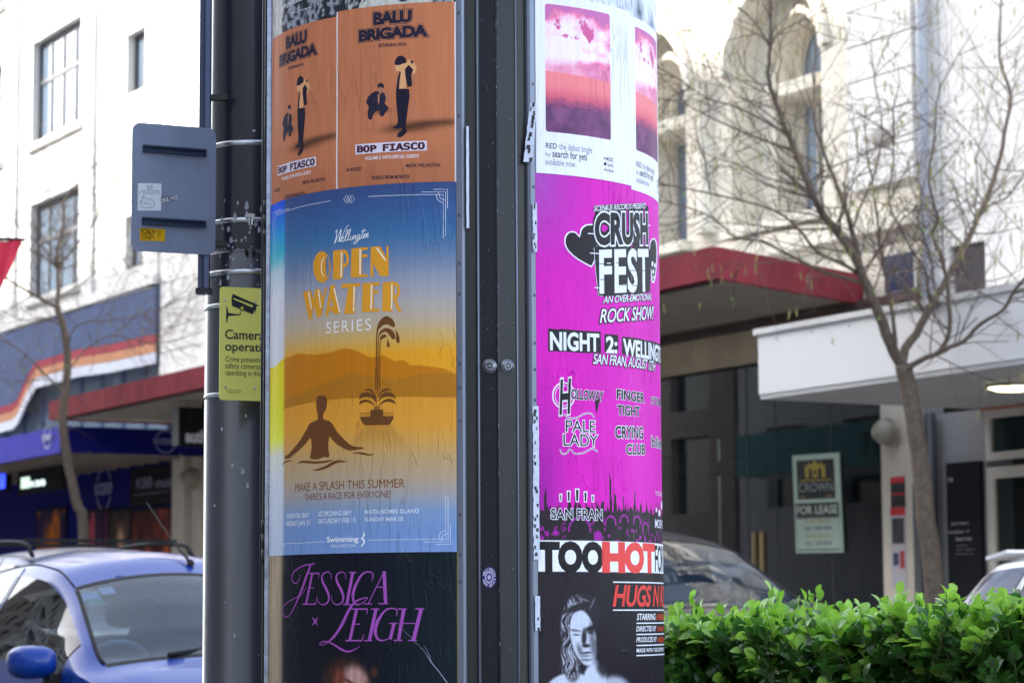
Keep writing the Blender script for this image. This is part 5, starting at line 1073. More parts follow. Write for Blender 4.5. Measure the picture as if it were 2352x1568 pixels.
# --- ornate cream house with arched windows and maroon canopy
Bo = thing('ornate_building', 'ornate cream building with round-arched windows above a maroon canopy', 'building', tuple(S(-6, 0, .2)), math.atan2(US.y, US.x))
cen = [-3.0 - 2.4 * k for k in range(4)]
part('wall', wall(MB(), [rect(-13, -.72, 4.75, 9.2)] + [arch(c - .78, c + .78, 5.12, 7.5) for c in cen], 0, .3), M_cream, Bo)
part('inner_wall', wall(MB(), [rect(-12.95, -.78, 4.76, 8.2)] + [arch(c - .42, c + .40, 6.55, 7.22) for c in cen] + [rect(c - .42, c + .40, 5.2, 6.42) for c in cen], -.305, .42), M_creamL, Bo)
for c in cen:
    for (r0, r1, o, zc) in ((.80, .93, .05, 6.72), (.42, .5, -.24, 6.81)):
        n = 20; V = []; 
        for k in range(n + 1):
            w = PI * k / n
            for rr, ob in ((r0, o - .06), (r0, o), (r1, o), (r1, o - .06)): V.append(S(c + rr * math.cos(w), ob, zc + rr * math.sin(w)))
        part('archivolt', (V, [(4 * k + j, 4 * k + 4 + j, 4 * k + 4 + (j + 1) % 4, 4 * k + (j + 1) % 4) for k in range(n) for j in range(4)]), M_creamL, Bo, True)
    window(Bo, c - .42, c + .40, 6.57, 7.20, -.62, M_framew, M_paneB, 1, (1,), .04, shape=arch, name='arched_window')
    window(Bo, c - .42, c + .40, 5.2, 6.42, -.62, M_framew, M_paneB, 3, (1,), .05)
    part('transom_bar', bx(c - .46, c + .44, -.30, -.20, 6.42, 6.55), M_creamL, Bo); part('window_sill', bx(c - .85, c + .85, -.04, .12, 5.02, 5.12), M_creamL, Bo)
    part('key_block', bx(c - .09, c + .09, .052, .12, 7.45, 7.75), M_creamL, Bo)
    cx_ = c - 1.2; mb = MB(); mb.lathe([(.13, 5.14), (.13, 5.2), (.1, 5.24), (.095, 6.4), (.12, 6.45), (.1, 6.5), (.15, 6.62), (.17, 6.68), (.17, 6.72)], S(cx_, .02, 0), 16); part('half_column', mb, M_creamL, Bo, True)
    for sx, sz in ((-.1, 6.56), (.1, 6.56)): mb = MB(); mb.lathe([(0, -.04), (.05, -.04), (.06, 0), (.05, .04), (0, .04)], S(cx_ + sx, .17, sz), 12, axis=NS); part('volute', mb, M_creamL, Bo, True)
    for j in range(5):     # scrollwork over the arches
        w = 35 + 28 * j; mb = MB(); mb.tube([S(c + (1.02 + .09 * math.sin(a * 1.0)) * math.cos(math.radians(w + a * 4)) , .05, 6.72 + (1.02 + .09 * math.cos(a)) * math.sin(math.radians(w + a * 4))) for a in np.linspace(0, 5, 12)], .018, 5); part('scroll', mb, M_creamL, Bo, True)
for z, d, h in ((4.76, .14, .12), (4.9, .08, .08), (7.95, .12, .1), (8.1, .22, .14), (8.3, .34, .16)): part('cornice', bx(-13, -.70, .003, d, z, z + h), M_creamL, Bo)
z = 5.2
while z < 7.9:                                                       # rusticated end pier
    part('stone_course', bx(-1.72, -.735, .004, .075, z, z + .33), M_white, Bo); z += .345
mb = MB()                                                            # shell ornament on the pier
for k in range(7):
    w = math.radians(-60 + 20 * k); c = S(-1.2, .09, 5.55); mb.tube([c, c + (US * math.sin(w) + ZV * math.cos(w)) * .17], [.012, .035], 6)
part('shell_ornament', mb, mat('grey_shell', (.4, .39, .37), .8), Bo, True)
part('frieze', bx(-13, -.72, -.3, 0, 4.142, 4.745), M_cream, Bo)
part('lintel', bx(-13, -1.36, -.12, .02, 3.74, 4.06), M_beige, Bo); part('beam', bx(-13, -.72, -.1, .14, 4.062, 4.14), mat('dark_brown_trim', (.08, .045, .04), .6), Bo)
part('canopy_fascia', bx(-18.12, -.72, 2.22, 2.3, 4.12, 4.40), M_maroon, Bo)
PZ = lambda s, o, z: S(s, o, z)
part('canopy_return', MB().prism([(-.72, 2.219), (-1.60, .02), (-1.66, .02), (-.78, 2.219)], PZ, 4.12, 4.40), M_maroon, Bo)
part('canopy_return', bx(-18.16, -18.121, .02, 2.299, 4.12, 4.40), M_maroon, Bo)
part('canopy_soffit', MB().prism([(-18.11, .145), (-1.62, .145), (-.80, 2.215), (-18.11, 2.215)], PZ, 4.15, 4.19), M_soffit, Bo)
part('canopy_edge', MB().prism([(-18.12, 2.16), (-.81, 2.16), (-.80, 2.219), (-18.12, 2.219)], PZ, 4.10, 4.148), mat('dark_brown_trim'), Bo)
part('canopy_roof', MB().prism([(-18.11, .02), (-1.67, .02), (-.80, 2.215), (-18.11, 2.215)], PZ, 4.34, 4.38), M_soffitw, Bo)
part('pier', bx(-1.34, -.86, -.2, .05, .2, 4.06), M_pier, Bo); part('pier', bx(-.845, -.73, -.2, .03, .2, 4.06), M_grey, Bo)
# shop window with frameless panes, dark room behind
seams = [-9.6, -7.6, -5.6, sf(1707, 1100)[0], sf(1772, 1100)[0], sf(1904, 1300)[0], -1.36]
for a, b in zip(seams[:-1], seams[1:]): part('shop_pane', bx(a + .008, b - .008, -.07, -.055, .3, 3.73), M_shop, Bo)
for a in seams[1:-1]: part('pane_seam', bx(a - .007, a + .007, -.075, -.05, .3, 3.73), M_frame, Bo)
part('room_floor', bx(-13, -1.36, -6, -.08, .2, .28), M_dark, Bo); part('room_back', bx(-13, -1.36, -6.2, -6.01, .2, 4), mat('dim_back_wall', (.012, .012, .015), .9), Bo); part('room_side', bx(-1.35, -1.2, -6, -.21, .2, 4), mat('dim_back_wall'), Bo)
part('room_ceiling', bx(-13, -1.36, -6, -.13, 3.76, 3.9), mat('dim_ceiling', (.03, .028, .026), .9), Bo); part('stall_riser', bx(-13, -1.36, -.1, -.02, .2, .298), M_frame, Bo); part('left_wall', bx(-13, -9.61, -.2, 0, .2, 3.73), M_beige, Bo)
for a in (-6.6, -4.4, -2.7): part('ceiling_beam', bx(a, a + .35, -5.9, -.3, 3.4, 3.75), mat('dim_beam', (.05, .04, .032), .9), Bo)
for a, b, c, d_, e_ in ((-8.2, -6.2, -.9, 3.0, 3.25), (-6.0, -4.7, -.7, 2.75, 2.85), (-5.2, -3.9, -1.1, 3.3, 3.5), (-4.4, -2.2, -1.4, 3.05, 3.12), (-3.0, -1.7, -.8, 3.35, 3.5)): part('duct', bx(a, b, c - .3, c, d_, e_), mat('pale_duct', (.42, .38, .32), .7), Bo)
for a, z_ in ((-7.1, 2.4), (-5.1, 2.5), (-2.6, 2.45)): part('display_panel', bx(a, a + .5, -2.2, -2.15, 1.0, z_), mat('dim_display', (.12, .14, .2), .6), Bo)
part('inner_column', bx(-3.35, -3.15, -1.6, -1.4, .28, 3.75), M_dark, Bo); part('inner_column', bx(-4.9, -4.6, -1.9, -1.7, .28, 3.2), mat('dim_beam'), Bo); part('inner_bulkhead', bx(-8, -3.9, -1.2, -1.0, 2.75, 2.9), mat('teal_bulkhead', (.05, .12, .13), .6), Bo)
for px, py in ((1564, 1210), (1596, 1210)): pass
for a in (-3.55, -3.42): part('door_handle', bx(a, a + .03, -.05, -.02, 1.2, 2.05), mat('brass', (.5, .38, .2), .35, metal=.8), Bo)
s, z = sf(1753, 997, -.05); nt_ = thing('paper_notice', 'small pale square notice stuck inside the dark shop window', 'notice', tuple(S(s, -.09, z))); part('paper', bx(s - .13, s + .13, -.09, -.085, z - .07, z + .08), mat('aged_notice', (.35, .42, .38), .8), nt_)

# lease sign: a tall board hanging a little askew on the glass
def quad(px4, o):                        # ll, lr, ur, ul
    c = [S(*(lambda q: (q[0], o, q[1]))(sf(x, y, o))) for x, y in px4]
    return lambda x, y, lv=0.0: (c[0] * (1 - x) * (1 - y) + c[1] * x * (1 - y) + c[2] * x * y + c[3] * (1 - x) * y) + NS * lv
Q = quad(((1828.8, 1269.4), (1935.5, 1267.5), (1924.5, 1039), (1819.6, 1046)), -.02)
ls = thing('lease_sign', 'tall FOR LEASE board with gold CROWN crest, hung on the dark shop window', 'sign', tuple(Q(0, 0)))
def qp(name, sh, m, lv): return part(name, ([Q(x, y, lv) for x, y in sh[0]], sh[1]), m, ls)
R_ = lambda a, b, c, d: ([(a, c), (b, c), (b, d), (a, d)], [(0, 1, 2, 3)])
mb = MB(); mb.prism(rect(0, 1, 0, 1), lambda x, y, r: Q(x, y, r), -.02, 0); part('board', mb, mat('pale_green_board', srgb((196, 214, 196)), .6), ls)
dk_ = mat('lease_black', srgb((26, 32, 34)), .5); gd = mat('lease_gold', srgb((188, 160, 66)), .45)
qp('crest_panel', R_(.09, .91, .545, .945), dk_, .003); qp('name_panel', R_(.03, .97, .365, .505), dk_, .003); qp('border_line', stroke2d([(.04, .03), (.96, .03), (.96, .355), (.04, .355)], .012, True), dk_, .003)
qp('crest', merge(*[fill2d([q]) for q in ([(.28, .76), (.28, .90), (.33, .87), (.36, .92), (.42, .89), (.5, .94), (.58, .89), (.64, .92), (.67, .87), (.72, .90), (.72, .76), (.64, .76), (.64, .84), (.60, .87), (.57, .84), (.57, .79), (.5, .85), (.43, .79), (.43, .84), (.40, .87), (.36, .84), (.36, .76)], rect(.44, .56, .765, .80), rect(.16, .84, .73, .742), rect(.14, .26, .568, .578), rect(.72, .84, .568, .578))]), gd, .006)
qp('crown_lettering', fit('CROWN', (.13, .62), (.87, .71), None, -.004), mat('lease_silver', srgb((170, 178, 176)), .5), .006); qp('lease_lettering', fit('FOR LEASE', (.06, .395), (.94, .475), off=.035), mat('lease_cream', srgb((222, 232, 214)), .5), .006)
for s, y, m in (('Bryan Marsh', .305, gd), ('021 344 305', .232, dk_), ('David Grant', .155, gd), ('021 729 874', .078, dk_)): qp('contact_lettering', fit(s, (.22, y), (.78, y + .035), off=.008), m, .003)
# bills on the beige pier
for (x0, x1, y0, y1, lab, c1, c2) in ((2045, 2078, 1096, 1165, 'black and red bill on the beige pier, upper one', (206, 44, 50), (36, 30, 34)), (2045, 2079, 1166, 1350, 'red-topped white photo bill on the beige pier, lower one', (210, 44, 50), (196, 190, 196))):
    s0, zt = sf(x0, y0, .055); s1, _ = sf(x1, y0, .055); _, zb_ = sf(x0, y1, .055); t = thing('pier_bill', lab, 'poster', tuple(S(s0, .055, zb_)), math.atan2(US.y, US.x))
    H = zt - zb_; part('sheet', bx(s0, s1, .052, .056, zb_, zt), mat('bill_%d' % c2[0], srgb(c2), .6), t); part('red_band', bx(s0, s1, .0565, .058, zt - H * (.2 if y0 < 1100 else .1), zt), mat('bill_red', srgb(c1), .6), t)
    if y0 < 1100: part('red_line', bx(s0, s1, .0565, .058, zb_ + H * .4, zb_ + H * .46), mat('bill_red'), t)
    else:
        part('photo', bx(s0 + .02, s1 - .02, .0565, .058, zb_ + H * .55, zt - H * .13), mat('bill_photo', srgb((66, 60, 70)), .6, noise=(14, .9)), t); part('photo', bx(s0 + .03, s0 + .11, .0565, .058, zb_ + H * .28, zb_ + H * .44), mat('bill_navy', srgb((52, 60, 96)), .6), t); part('photo', bx(s0 + .13, s1 - .02, .0565, .058, zb_ + H * .24, zb_ + H * .46), mat('bill_rose', srgb((186, 70, 74)), .6, noise=(20, .5)), t)
globe('grubby round wall light on the beige pier behind the right tree', 2056, 992, .05, .12)

# --- white building at the right
Cb = thing('white_building', 'white panelled building with broad blank white canopy at the right', 'building', tuple(S(3, 0, .2)), math.atan2(US.y, US.x))
z = 4.05
for r_ in range(8):
    for k in range(4):
        s0 = -.42 + k * 2.3
        if r_ == 0 and k == 0:
            part('wall_panel', bx(s0, -.36, -.3, 0, z, z + .675), M_white, Cb); part('wall_panel', bx(.14, s0 + 2.292, -.3, 0, z, z + .675), M_white, Cb); part('wall_panel', bx(-.355, .135, -.3, 0, 4.5, z + .675), M_white, Cb)
        else: part('wall_panel', bx(s0, s0 + 2.292, -.3, 0, z, z + .675), M_white, Cb)
    z += .68
part('core', bx(-.7, 8.8, -6, -.305, 3.62, 9.4), M_white, Cb); part('corner_pier', bx(-.72, -.43, -.3, .02, 3.62, 9.4), M_white, Cb)
lv_ = part('louvre', bx(-.33, .10, -.12, -.1, 4.06, 4.49), M_grey, Cb)
for k in range(9): part('slat', MB().box((-.32 + k * .046, -.1, 4.07), (-.30 + k * .046, -.04, 4.48), lambda s, o, z: S(s, o, z)), mat('dark_slat', (.10, .09, .10), .6), lv_)
mb = MB(); mb.tube([S(-.56, .09, 3.6), S(-.56, .09, 9.2)], .05, 12); dp = part('downpipe', mb, mat('grey_downpipe', (.42, .45, .52), .5), Cb, True)
part('canopy', bx(-.06, 8.8, .02, 2.3, 3.06, 3.56), mat('smooth_white_fascia', (.9, .9, .9), .5, noise=(.8, .05)), Cb); part('canopy_cap', bx(-.09, 8.8, .02, 2.33, 3.562, 3.61), M_white, Cb); part('canopy_soffit', bx(-.05, 8.8, .02, 2.29, 3.02, 3.058), M_soffitw, Cb)
for k in range(16): part('rivet', bx(.2 + k * .5, .215 + k * .5, 2.3, 2.304, 3.50, 3.515), M_grey, Cb)
part('recess_wall', bx(-.7, .02, -.35, -.05, .2, 3.02), M_grey, Cb)
mb = MB(); mb.tube([S(-.62, .04, .2), S(-.62, .04, 3.02)], .05, 10); part('dark_pipe', mb, M_frame, Cb, True)
part('meter_box', bx(-.84, -.735, .035, .09, .3, 2.4), mat('dark_grey_cabinet', (.09, .09, .10), .5), Cb)
sW, _ = sf(2268, 905, 0)
window(Cb, .03, 3.6, 2.56, 3.0, -.04, M_framew, M_shop, 2, (1,), .07); part('orange_strip', bx(.03, 3.6, -.03, .01, 3.0, 3.018), mat('orange_strip', (.5, .16, .05), .5), Cb)
window(Cb, .03, 1.25, .25, 2.5, -.04, M_framew, M_shop, 1, (1,), .10, name='door'); window(Cb, 1.27, 3.6, .25, 2.5, -.04, M_framew, M_shop, 1, (1,), .10)
part('wall', bx(3.62, 8.8, -.3, 0, .2, 3.02), M_framew, Cb); part('room', wall(MB(), [rect(0, 8.7, .2, 3.0)], -3.5, .1), mat('dim_back_wall'), Cb); part('room_floor', bx(0, 8.7, -3.5, -.2, .2, .24), M_dark, Cb); part('room_ceiling', bx(0, 8.7, -3.5, -.2, 3.0, 3.02), M_dark, Cb)
wn = thing('wall_window', 'small grid-paned blue window above the canopy, behind right tree limbs', 'window', tuple(S(-1.1, .02, 4.0)), math.atan2(US.y, US.x))
M_navy = mat('navy_tile_pane', srgb((52, 64, 92)), .25)
for i in range(3):
    for j in range(3): part('pane', bx(-1.17 + i * .145, -1.04 + i * .145, .09, .1, 4.0 + j * .175, 4.16 + j * .175), M_navy, wn)
part('frame', bx(-1.19, -.72, .085, .089, 3.98, 4.53), M_framew, wn)
bs, s0, s1, z0, z1 = board('address_sign', 'black wall sign reading 28 jerram tocker + barron, beside the glass door', 'shop sign', ((2172, 1064), (2249, 1400)), .0, .045, M_blk)
for s, a, b, of in (('28', (2176, 1106), (2188, 1096), .02), ('jerram', (2185, 1205), (2223, 1196), .01), ('tocker +', (2178, 1225), (2226, 1215), .01), ('barron', (2196, 1241), (2232, 1231), .01), ('architects', (2196, 1254), (2222, 1250), 0), ('interior designers', (2196, 1263), (2238, 1259), 0), ('level two', (2196, 1273), (2234, 1269), 0)): facetext(bs, 'lettering', s, *a, *b, .006, mat('sign_pale', srgb((190, 188, 190)), .5), of)
s, z = sf(2331, 857, 1.3); dl = thing('ceiling_light', 'glowing oval light in the soffit of white canopy at the right edge', 'light', tuple(S(s, 1.3, 3.0)))
mb = MB(); mb.lathe([(0, 2.965), (.16, 2.97), (.21, 2.99), (.22, 3.018)], S(s, 1.3, 0), 24); part('diffuser', mb, mat('glowing_diffuser', (.9, .85, .7), .5, emit=(1, .85, .5, 1.6)), dl, True); mb = MB(); mb.lathe([(.222, 2.985), (.25, 2.985), (.25, 3.019)], S(s, 1.3, 0), 24); part('ring', mb, M_grey, dl, True)
s, z = sf(2343, 1272, -1.5); il = thing('pendant_lamp', 'tiny warm pendant lamp glowing inside the right-hand glass door', 'light', tuple(S(s, -1.5, z))); mb = MB(); mb.lathe([(0, z - .05), (.04, z - .03), (.05, z), (.03, z + .05), (0, z + .06)], S(s, -1.5, 0), 12); part('bulb', mb, mat('warm_bulb', (.9, .7, .4), .5, emit=(1, .75, .35, 2.5)), il, True); mb = MB(); mb.tube([S(s, -1.5, z + .05), S(s, -1.5, 3.0)], .006, 5); part('cord', mb, M_blk, il)

# --- houses on the near side of the street, seen only in reflections; they shade the pavement here
def near_house(label, s0, s1, h, m, wz, step, o=22.0, names=('office_block',)):
    t = thing(names[0], label, 'building', tuple(S((s0 + s1) / 2, o, 0)), math.atan2(US.y, US.x)); holes = []
    s = s0 + 1.2
    while s < s1 - 2.2:
        for z0, z1 in wz:
            if z1 < h - .3: holes.append((s, s + step * .55, z0, z1))
        s += step
    part('wall', wall(MB(), [rect(s0, s1, 0, h)] + [rect(*w) for w in holes], o + .4, .4), m, t)
    for w in holes: part('window', bx(w[0], w[1], o + .25, o + .3, w[2], w[3]), M_pane2, t)
    part('roof', bx(s0, s1, o + .41, o + 12, h - .3, h), M_grey, t); part('rear', bx(s0, s1, o + .41, o + 12, 0, h - .31), M_grey, t)
    return t
M_pane2 = mat('dark_window_glass', (.03, .04, .05), .08, spec=.8)
n1 = near_house('tall grey office block across the street from the blue shop', -36, 6, 22.0, mat('grey_office_render', (.34, .34, .35), .8), ((3.9, 5.9), (7.2, 9.2), (10.5, 12.5), (13.8, 15.8), (17.1, 19.1)), 3.2)
n2 = near_house('low brick shop row behind the viewer, beside the pavement', 6.2, 44, 9.0, mat('dull_brick', (.46, .36, .30), .85, noise=(6, .3)), ((3.9, 5.9), (6.6, 8.0)), 3.4)
n3 = near_house('tall dark brick house at the far end of the near side row', -105, -36.2, 22.0, mat('dark_brick', (.20, .16, .15), .85, noise=(6, .3)), ((3.9, 5.9), (6.6, 8.6), (9.6, 11.6), (12.8, 14.8), (16, 18)), 3.4)
tc = thing('teal_canopy', 'teal shop canopy with dark capital letters LAST, mirrored in the dark shop window', 'canopy', tuple(S(-28, 19.8, 4.7)), math.atan2(US.y, US.x))
part('fascia', bx(-32.6, -20, 19.6, 19.7, 4.5, 5.5), mat('teal_fascia', srgb((24, 96, 100)), .5), tc); part('soffit', bx(-32.6, -20, 19.71, 22.0, 4.5, 4.56), M_soffitw, tc)
sh = fit('LAST', (0, 0), (1.75, .5), None, .03); part('lettering', ([S(-26.0 - x, 19.59, 4.74 + y) for x, y in sh[0]], sh[1]), M_blk, tc)
for k in range(3):
    cn = thing('shop_canopy', ('white', 'grey', 'cream')[k] + ' flat shop canopy on the near side of the street', 'canopy', tuple(S(-16 + k * 12, 21, 3)), math.atan2(US.y, US.x)); part('fascia', bx(-19.5 + k * 12, -8 + k * 12, 19.2, 19.3, 3.0, 3.6), (M_white, M_grey, M_cream)[k], cn); part('deck', bx(-19.5 + k * 12, -8 + k * 12, 19.31, 22, 3.2, 3.3), M_soffit, cn)

# red street banner at the left edge
fl = thing('street_banner', 'pinkish red banner hanging from a dark bar at top left edge', 'banner', tuple(at(0, 600, 17)))
mb = MB(); mb.tube([at(-120, 545, 17), at(58, 551, 17)], .012, 8); part('bar', mb, M_blk, fl)
n = 14; V = []
for i in range(n + 1):
    x0 = -110 + (158) * i / n
    for j in range(9):
        y = 553 + (655 + 40 - 553) * j / 8 * (1 if x0 < -10 else max(.05, 1 - (x0 + 10) / 60)); p = at(x0, y, 17); p.y += .03 * math.sin(i * 1.3 + j * .5); V.append(p)
part('cloth', (V, [(i * 9 + j, i * 9 + 9 + j, i * 9 + 10 + j, i * 9 + 1 + j) for i in range(n) for j in range(8)]), mat('red_banner_cloth', srgb((226, 58, 84)), .8), fl, True)
# ------------------------------------------------------------------ cars
def car_paint(name, c, flake=.5): return mat(name, srgb(c), .38, metal=flake, spec=.2, coat=.32, coat_r=.03, noise=(700, .06))
M_seal = mat('black_rubber_seal', (.012, .012, .014), .7, spec=.25)
M_tyre = mat('tyre_rubber', (.02, .02, .02), .85); M_alloy = mat('alloy_wheel', (.5, .5, .52), .3, metal=.9)
M_trimk = mat('dark_cabin_trim', (.035, .037, .042), .8); M_seat = mat('grey_seat_fabric', (.09, .095, .11), .9, noise=(40, .2))
M_dash = mat('grey_dashboard', (.15, .165, .19), .7)
G_wind = glass('windscreen_glass', (.66, .80, .92), .82, .01, 1.4, base=(.05, .10, .17)); G_side = glass('tinted_side_glass', (.62, .66, .62), .8, .01, 1.3)
def interp(xs, tab):
    a = sorted(tab); X = [p[0] for p in a]; Y = [p[1] for p in a]
    m = np.gradient(Y, X); out = []
    i = np.clip(np.searchsorted(X, xs) - 1, 0, len(X) - 2); X_ = np.array(X); Y_ = np.array(Y)
    h = X_[i + 1] - X_[i]; t = (xs - X_[i]) / h
    d = (Y_[1:] - Y_[:-1]) / (X_[1:] - X_[:-1]); mm = np.zeros(len(X)); mm[1:-1] = np.where(d[:-1] * d[1:] > 0, 2 * d[:-1] * d[1:] / (d[:-1] + d[1:] + 1e-12), 0); mm[0] = d[0]; mm[-1] = d[-1]
    return (2 * t ** 3 - 3 * t ** 2 + 1) * Y_[i] + (t ** 3 - 2 * t ** 2 + t) * h * mm[i] + (-2 * t ** 3 + 3 * t ** 2) * Y_[i + 1] + (t ** 3 - t ** 2) * h * mm[i + 1]
def car(name, label, s, o, spec, paint, rails=False, mirror=True, detail=False, side_m=None):
    """heading along +s; spec holds the outline tables: top height, half width, belt height, roof half width over x (front positive)"""
    t = thing(name, label, 'car', tuple(S(s, o, road_z(o))), math.atan2(US.y, US.x), 'cars in the street')
    L0, L1 = spec['ends']; nx = 190; xs = np.linspace(L1, L0, nx)
    top = interp(xs, spec['top']); hw = interp(xs, spec['hw']); belt = np.minimum(interp(xs, spec['belt']), top - .03); rw = np.minimum(interp(xs, spec['rw']), hw - .015); sill = interp(xs, spec['sill'])
    crown = .055
    edge = np.maximum(top - crown - .035 * np.clip((top - belt - .1) / .3, 0, 1), belt + .004)
    nb, ns, nr = 12, 12, 16; half = []
    for k in range(nb + 1):                      # lower body side
        f = k / nb; z = sill + (belt - sill) * f; y = hw * (1 - .10 * (1 - f) ** 3 - .055 * sst(.62, 1, f) - .012 * np.sin(PI * np.clip(f / .6, 0, 1))); half.append((y, z, 0))
    y0 = half[-1][0]
    for k in range(1, ns + 1): f = k / ns; half.append((y0 + (rw - y0) * (f ** 1.15) + .018 * np.sin(PI * f), belt + (edge - belt) * f, 1))
    for k in range(1, nr + 1): f = k / nr; a = f * PI / 2; half.append((rw * (1 - f), edge + (top - edge) * np.sin(a) ** .75, 2))
    nv = len(half); cols = half + [(-y, z, q) for y, z, q in half[-2::-1]]; n = len(cols)
    Pxyz = np.zeros((nx, n, 3)); kind = np.array([c[2] for c in cols])
    for j, (y, z, q) in enumerate(cols): Pxyz[:, j, 0] = xs; Pxyz[:, j, 1] = y; Pxyz[:, j, 2] = z
    # local frame: x forward (s), y to the left of travel = -o, z up
    fc = (Pxyz[:-1, :-1] + Pxyz[1:, :-1] + Pxyz[:-1, 1:] + Pxyz[1:, 1:]) / 4; fx, fy, fz = fc[..., 0], fc[..., 1], fc[..., 2]
    X = lambda tab: interp(xs, tab)
    bz = (belt[:-1] + belt[1:])[:, None] / 2; ez = (edge[:-1] + edge[1:])[:, None] / 2; tz = (top[:-1] + top[1:])[:, None] / 2; rwm = (rw[:-1] + rw[1:])[:, None] / 2
    side = ((np.arange(n - 1) >= nb) & (np.arange(n - 1) < nb + ns)) | ((np.arange(n - 1) >= n - 1 - nb - ns) & (np.arange(n - 1) < n - 1 - nb)); side = side[None, :]
    rf = ((np.arange(n - 1) >= nb + ns - 1) & (np.arange(n - 1) < n - nb - ns))[None, :]
    lab = np.zeros(fx.shape, int)
    ws, wr = spec['wind'], spec['rear']
    roundc = lambda m_: m_
    J = np.arange(n - 1)[None, :]
    lab[(J >= nb + ns + 1) & (J < n - 2 - nb - ns) & (fx > ws[0]) & (fx < ws[1])] = 1
    lab[(J >= nb + ns + 1) & (J < n - 2 - nb - ns) & (fx > wr[0]) & (fx < wr[1])] = 2
    for i, (a, b) in enumerate(spec['side']): lab[(((J > nb) & (J < nb + ns - 1)) | ((J < n - 2 - nb) & (J > n - 1 - nb - ns))) & (fx > a) & (fx < b) & (ez - bz > .09)] = 3 + i
    arch_ = np.zeros(fx.shape, bool)
    for wx in spec['wheels']: arch_ |= (np.hypot(fx - wx, fz - spec['wr']) < spec['wr'] + .05) & (np.abs(fy) > .5) & (kind[:-1][None, :] == 0)
    ring = np.zeros(lab.shape, bool); gl = lab > 0
    for dx in (-2, -1, 1, 2): ring |= np.roll((lab == 1) | (lab == 2), dx, 0)
    for dx in (-1, 1): ring |= np.roll(lab > 2, dx, 0)
    ring &= ~gl
    idx = np.arange(nx * n).reshape(nx, n); F_ = np.stack([idx[:-1, :-1], idx[:-1, 1:], idx[1:, 1:], idx[1:, :-1]], -1)
    V = Pxyz.reshape(-1, 3)
    def sub(name_, mask, m, par, two=None):
        ff = F_[mask]; used, inv = np.unique(ff, return_inverse=True); vv = V[used]; ff = inv.reshape(-1, 4)
        me = new_mesh(name_, vv.tolist(), ff.tolist(), m, True); ob = bpy.data.objects.new(name_, me); COL.objects.link(ob); ob.parent = par; INV[ob.name] = INV[t.name]
        if two is not None: me.polygons.foreach_set('material_index', two[mask].astype(int).ravel())
        return ob
    body = sub('body', (lab == 0) & ~arch_, [paint, M_seal], t, ring)
    mb = MB()
    for i_, e in ((0, -1), (nx - 1, 1)):
        pts = [Vector(Pxyz[i_, j]) for j in range(n)]; mb.add(pts, [tuple(range(n)) if e > 0 else tuple(range(n))[::-1]])
    part('end_panels', mb, paint, t, local=True)
    mb = MB().box((L1 + .1, -spec['hw'][len(spec['hw']) // 2][1] * .8, .16), (L0 - .1, spec['hw'][len(spec['hw']) // 2][1] * .8, .3)); part('underbody', mb, M_seal, t, local=True)
    sub('windscreen', lab == 1, G_wind, t); sub('rear_window', lab == 2, G_side, t)
    for i in range(len(spec['side'])):
        for sg in (1, -1): sub('side_window', (lab == 3 + i) & (fy * sg > 0), side_m or G_side, t)
    for wx in spec['wheels']:
        for sg in (1, -1):
            yy = sg * (spec['hwm'] - .12); R0 = spec['wr']
            w = part('wheel', MB().lathe([(R0 * .62, -.10), (R0 * .95, -.10), (R0, -.07), (R0, .07), (R0 * .95, .10), (R0 * .62, .10)], (wx, yy, R0), 28, axis=(0, sg, 0)), M_tyre, t, True, local=True)
            mb = MB(); mb.lathe([(0, .04), (R0 * .18, .05), (R0 * .2, .02), (R0 * .58, .03), (R0 * .63, .085)], (wx, yy, R0), 28, axis=(0, sg, 0)); part('rim', mb, M_alloy, w, True, local=True)
    for sg in (1, -1):
        xh = L0 - .30; yh = float(np.interp(xh, xs, hw)) * .80
        mb = MB(); mb.lathe([(0, .03), (.10, .02), (.15, -.03), (.16, -.09)], (L0 - .20, sg * (yh - .10), spec['lampz']), 18, axis=Vector((.9, sg * .35, .25))); part('headlight', mb, mat('headlight_lens', (.6, .62, .65), .08, spec=.9), t, True, local=True)
        if mirror:
            mx, mz = spec['mirror']; wy = float(np.interp(mx, xs, hw)) - .06
            pr = [(-.085, .10), (-.07, .155), (0, .175), (.06, .15), (.085, .09)]
            mb = MB(); K_ = 16; rings = []
            for a, sc in ((-.075, .72), (-.07, .92), (-.03, 1), (.02, .96), (.06, .78), (.085, .45), (.092, .1)):
                rings.append([(mx + a, sg * (wy + .135 + .115 * sc * math.copysign(abs(math.cos(w)) ** .7, math.cos(w))), mz + .078 * sc * math.copysign(abs(math.sin(w)) ** .7, math.sin(w))) for w in np.linspace(0, 2 * PI, K_, endpoint=False)])
            vv = [p for r in rings for p in r]; ff = [(i * K_ + k, i * K_ + (k + 1) % K_, (i + 1) * K_ + (k + 1) % K_, (i + 1) * K_ + k) for i in range(len(rings) - 1) for k in range(K_)] + [tuple(range((len(rings) - 1) * K_, len(rings) * K_)), tuple(range(K_))[::-1]]
            mo = part('door_mirror', (vv, ff), paint, t, True, local=True); part('mirror_glass', ([(x - .002, y, z) for x, y, z in rings[0]], [tuple(range(K_))]), mat('mirror_silver', (.8, .8, .8), .02, metal=1), mo, local=True)
            part('stalk', MB().box((mx - .05, sg * (wy - .03), mz - .10), (mx + .05, sg * (wy + .07), mz - .05)), M_seal, mo, local=True)
    # cabin
    zb = spec['seat']
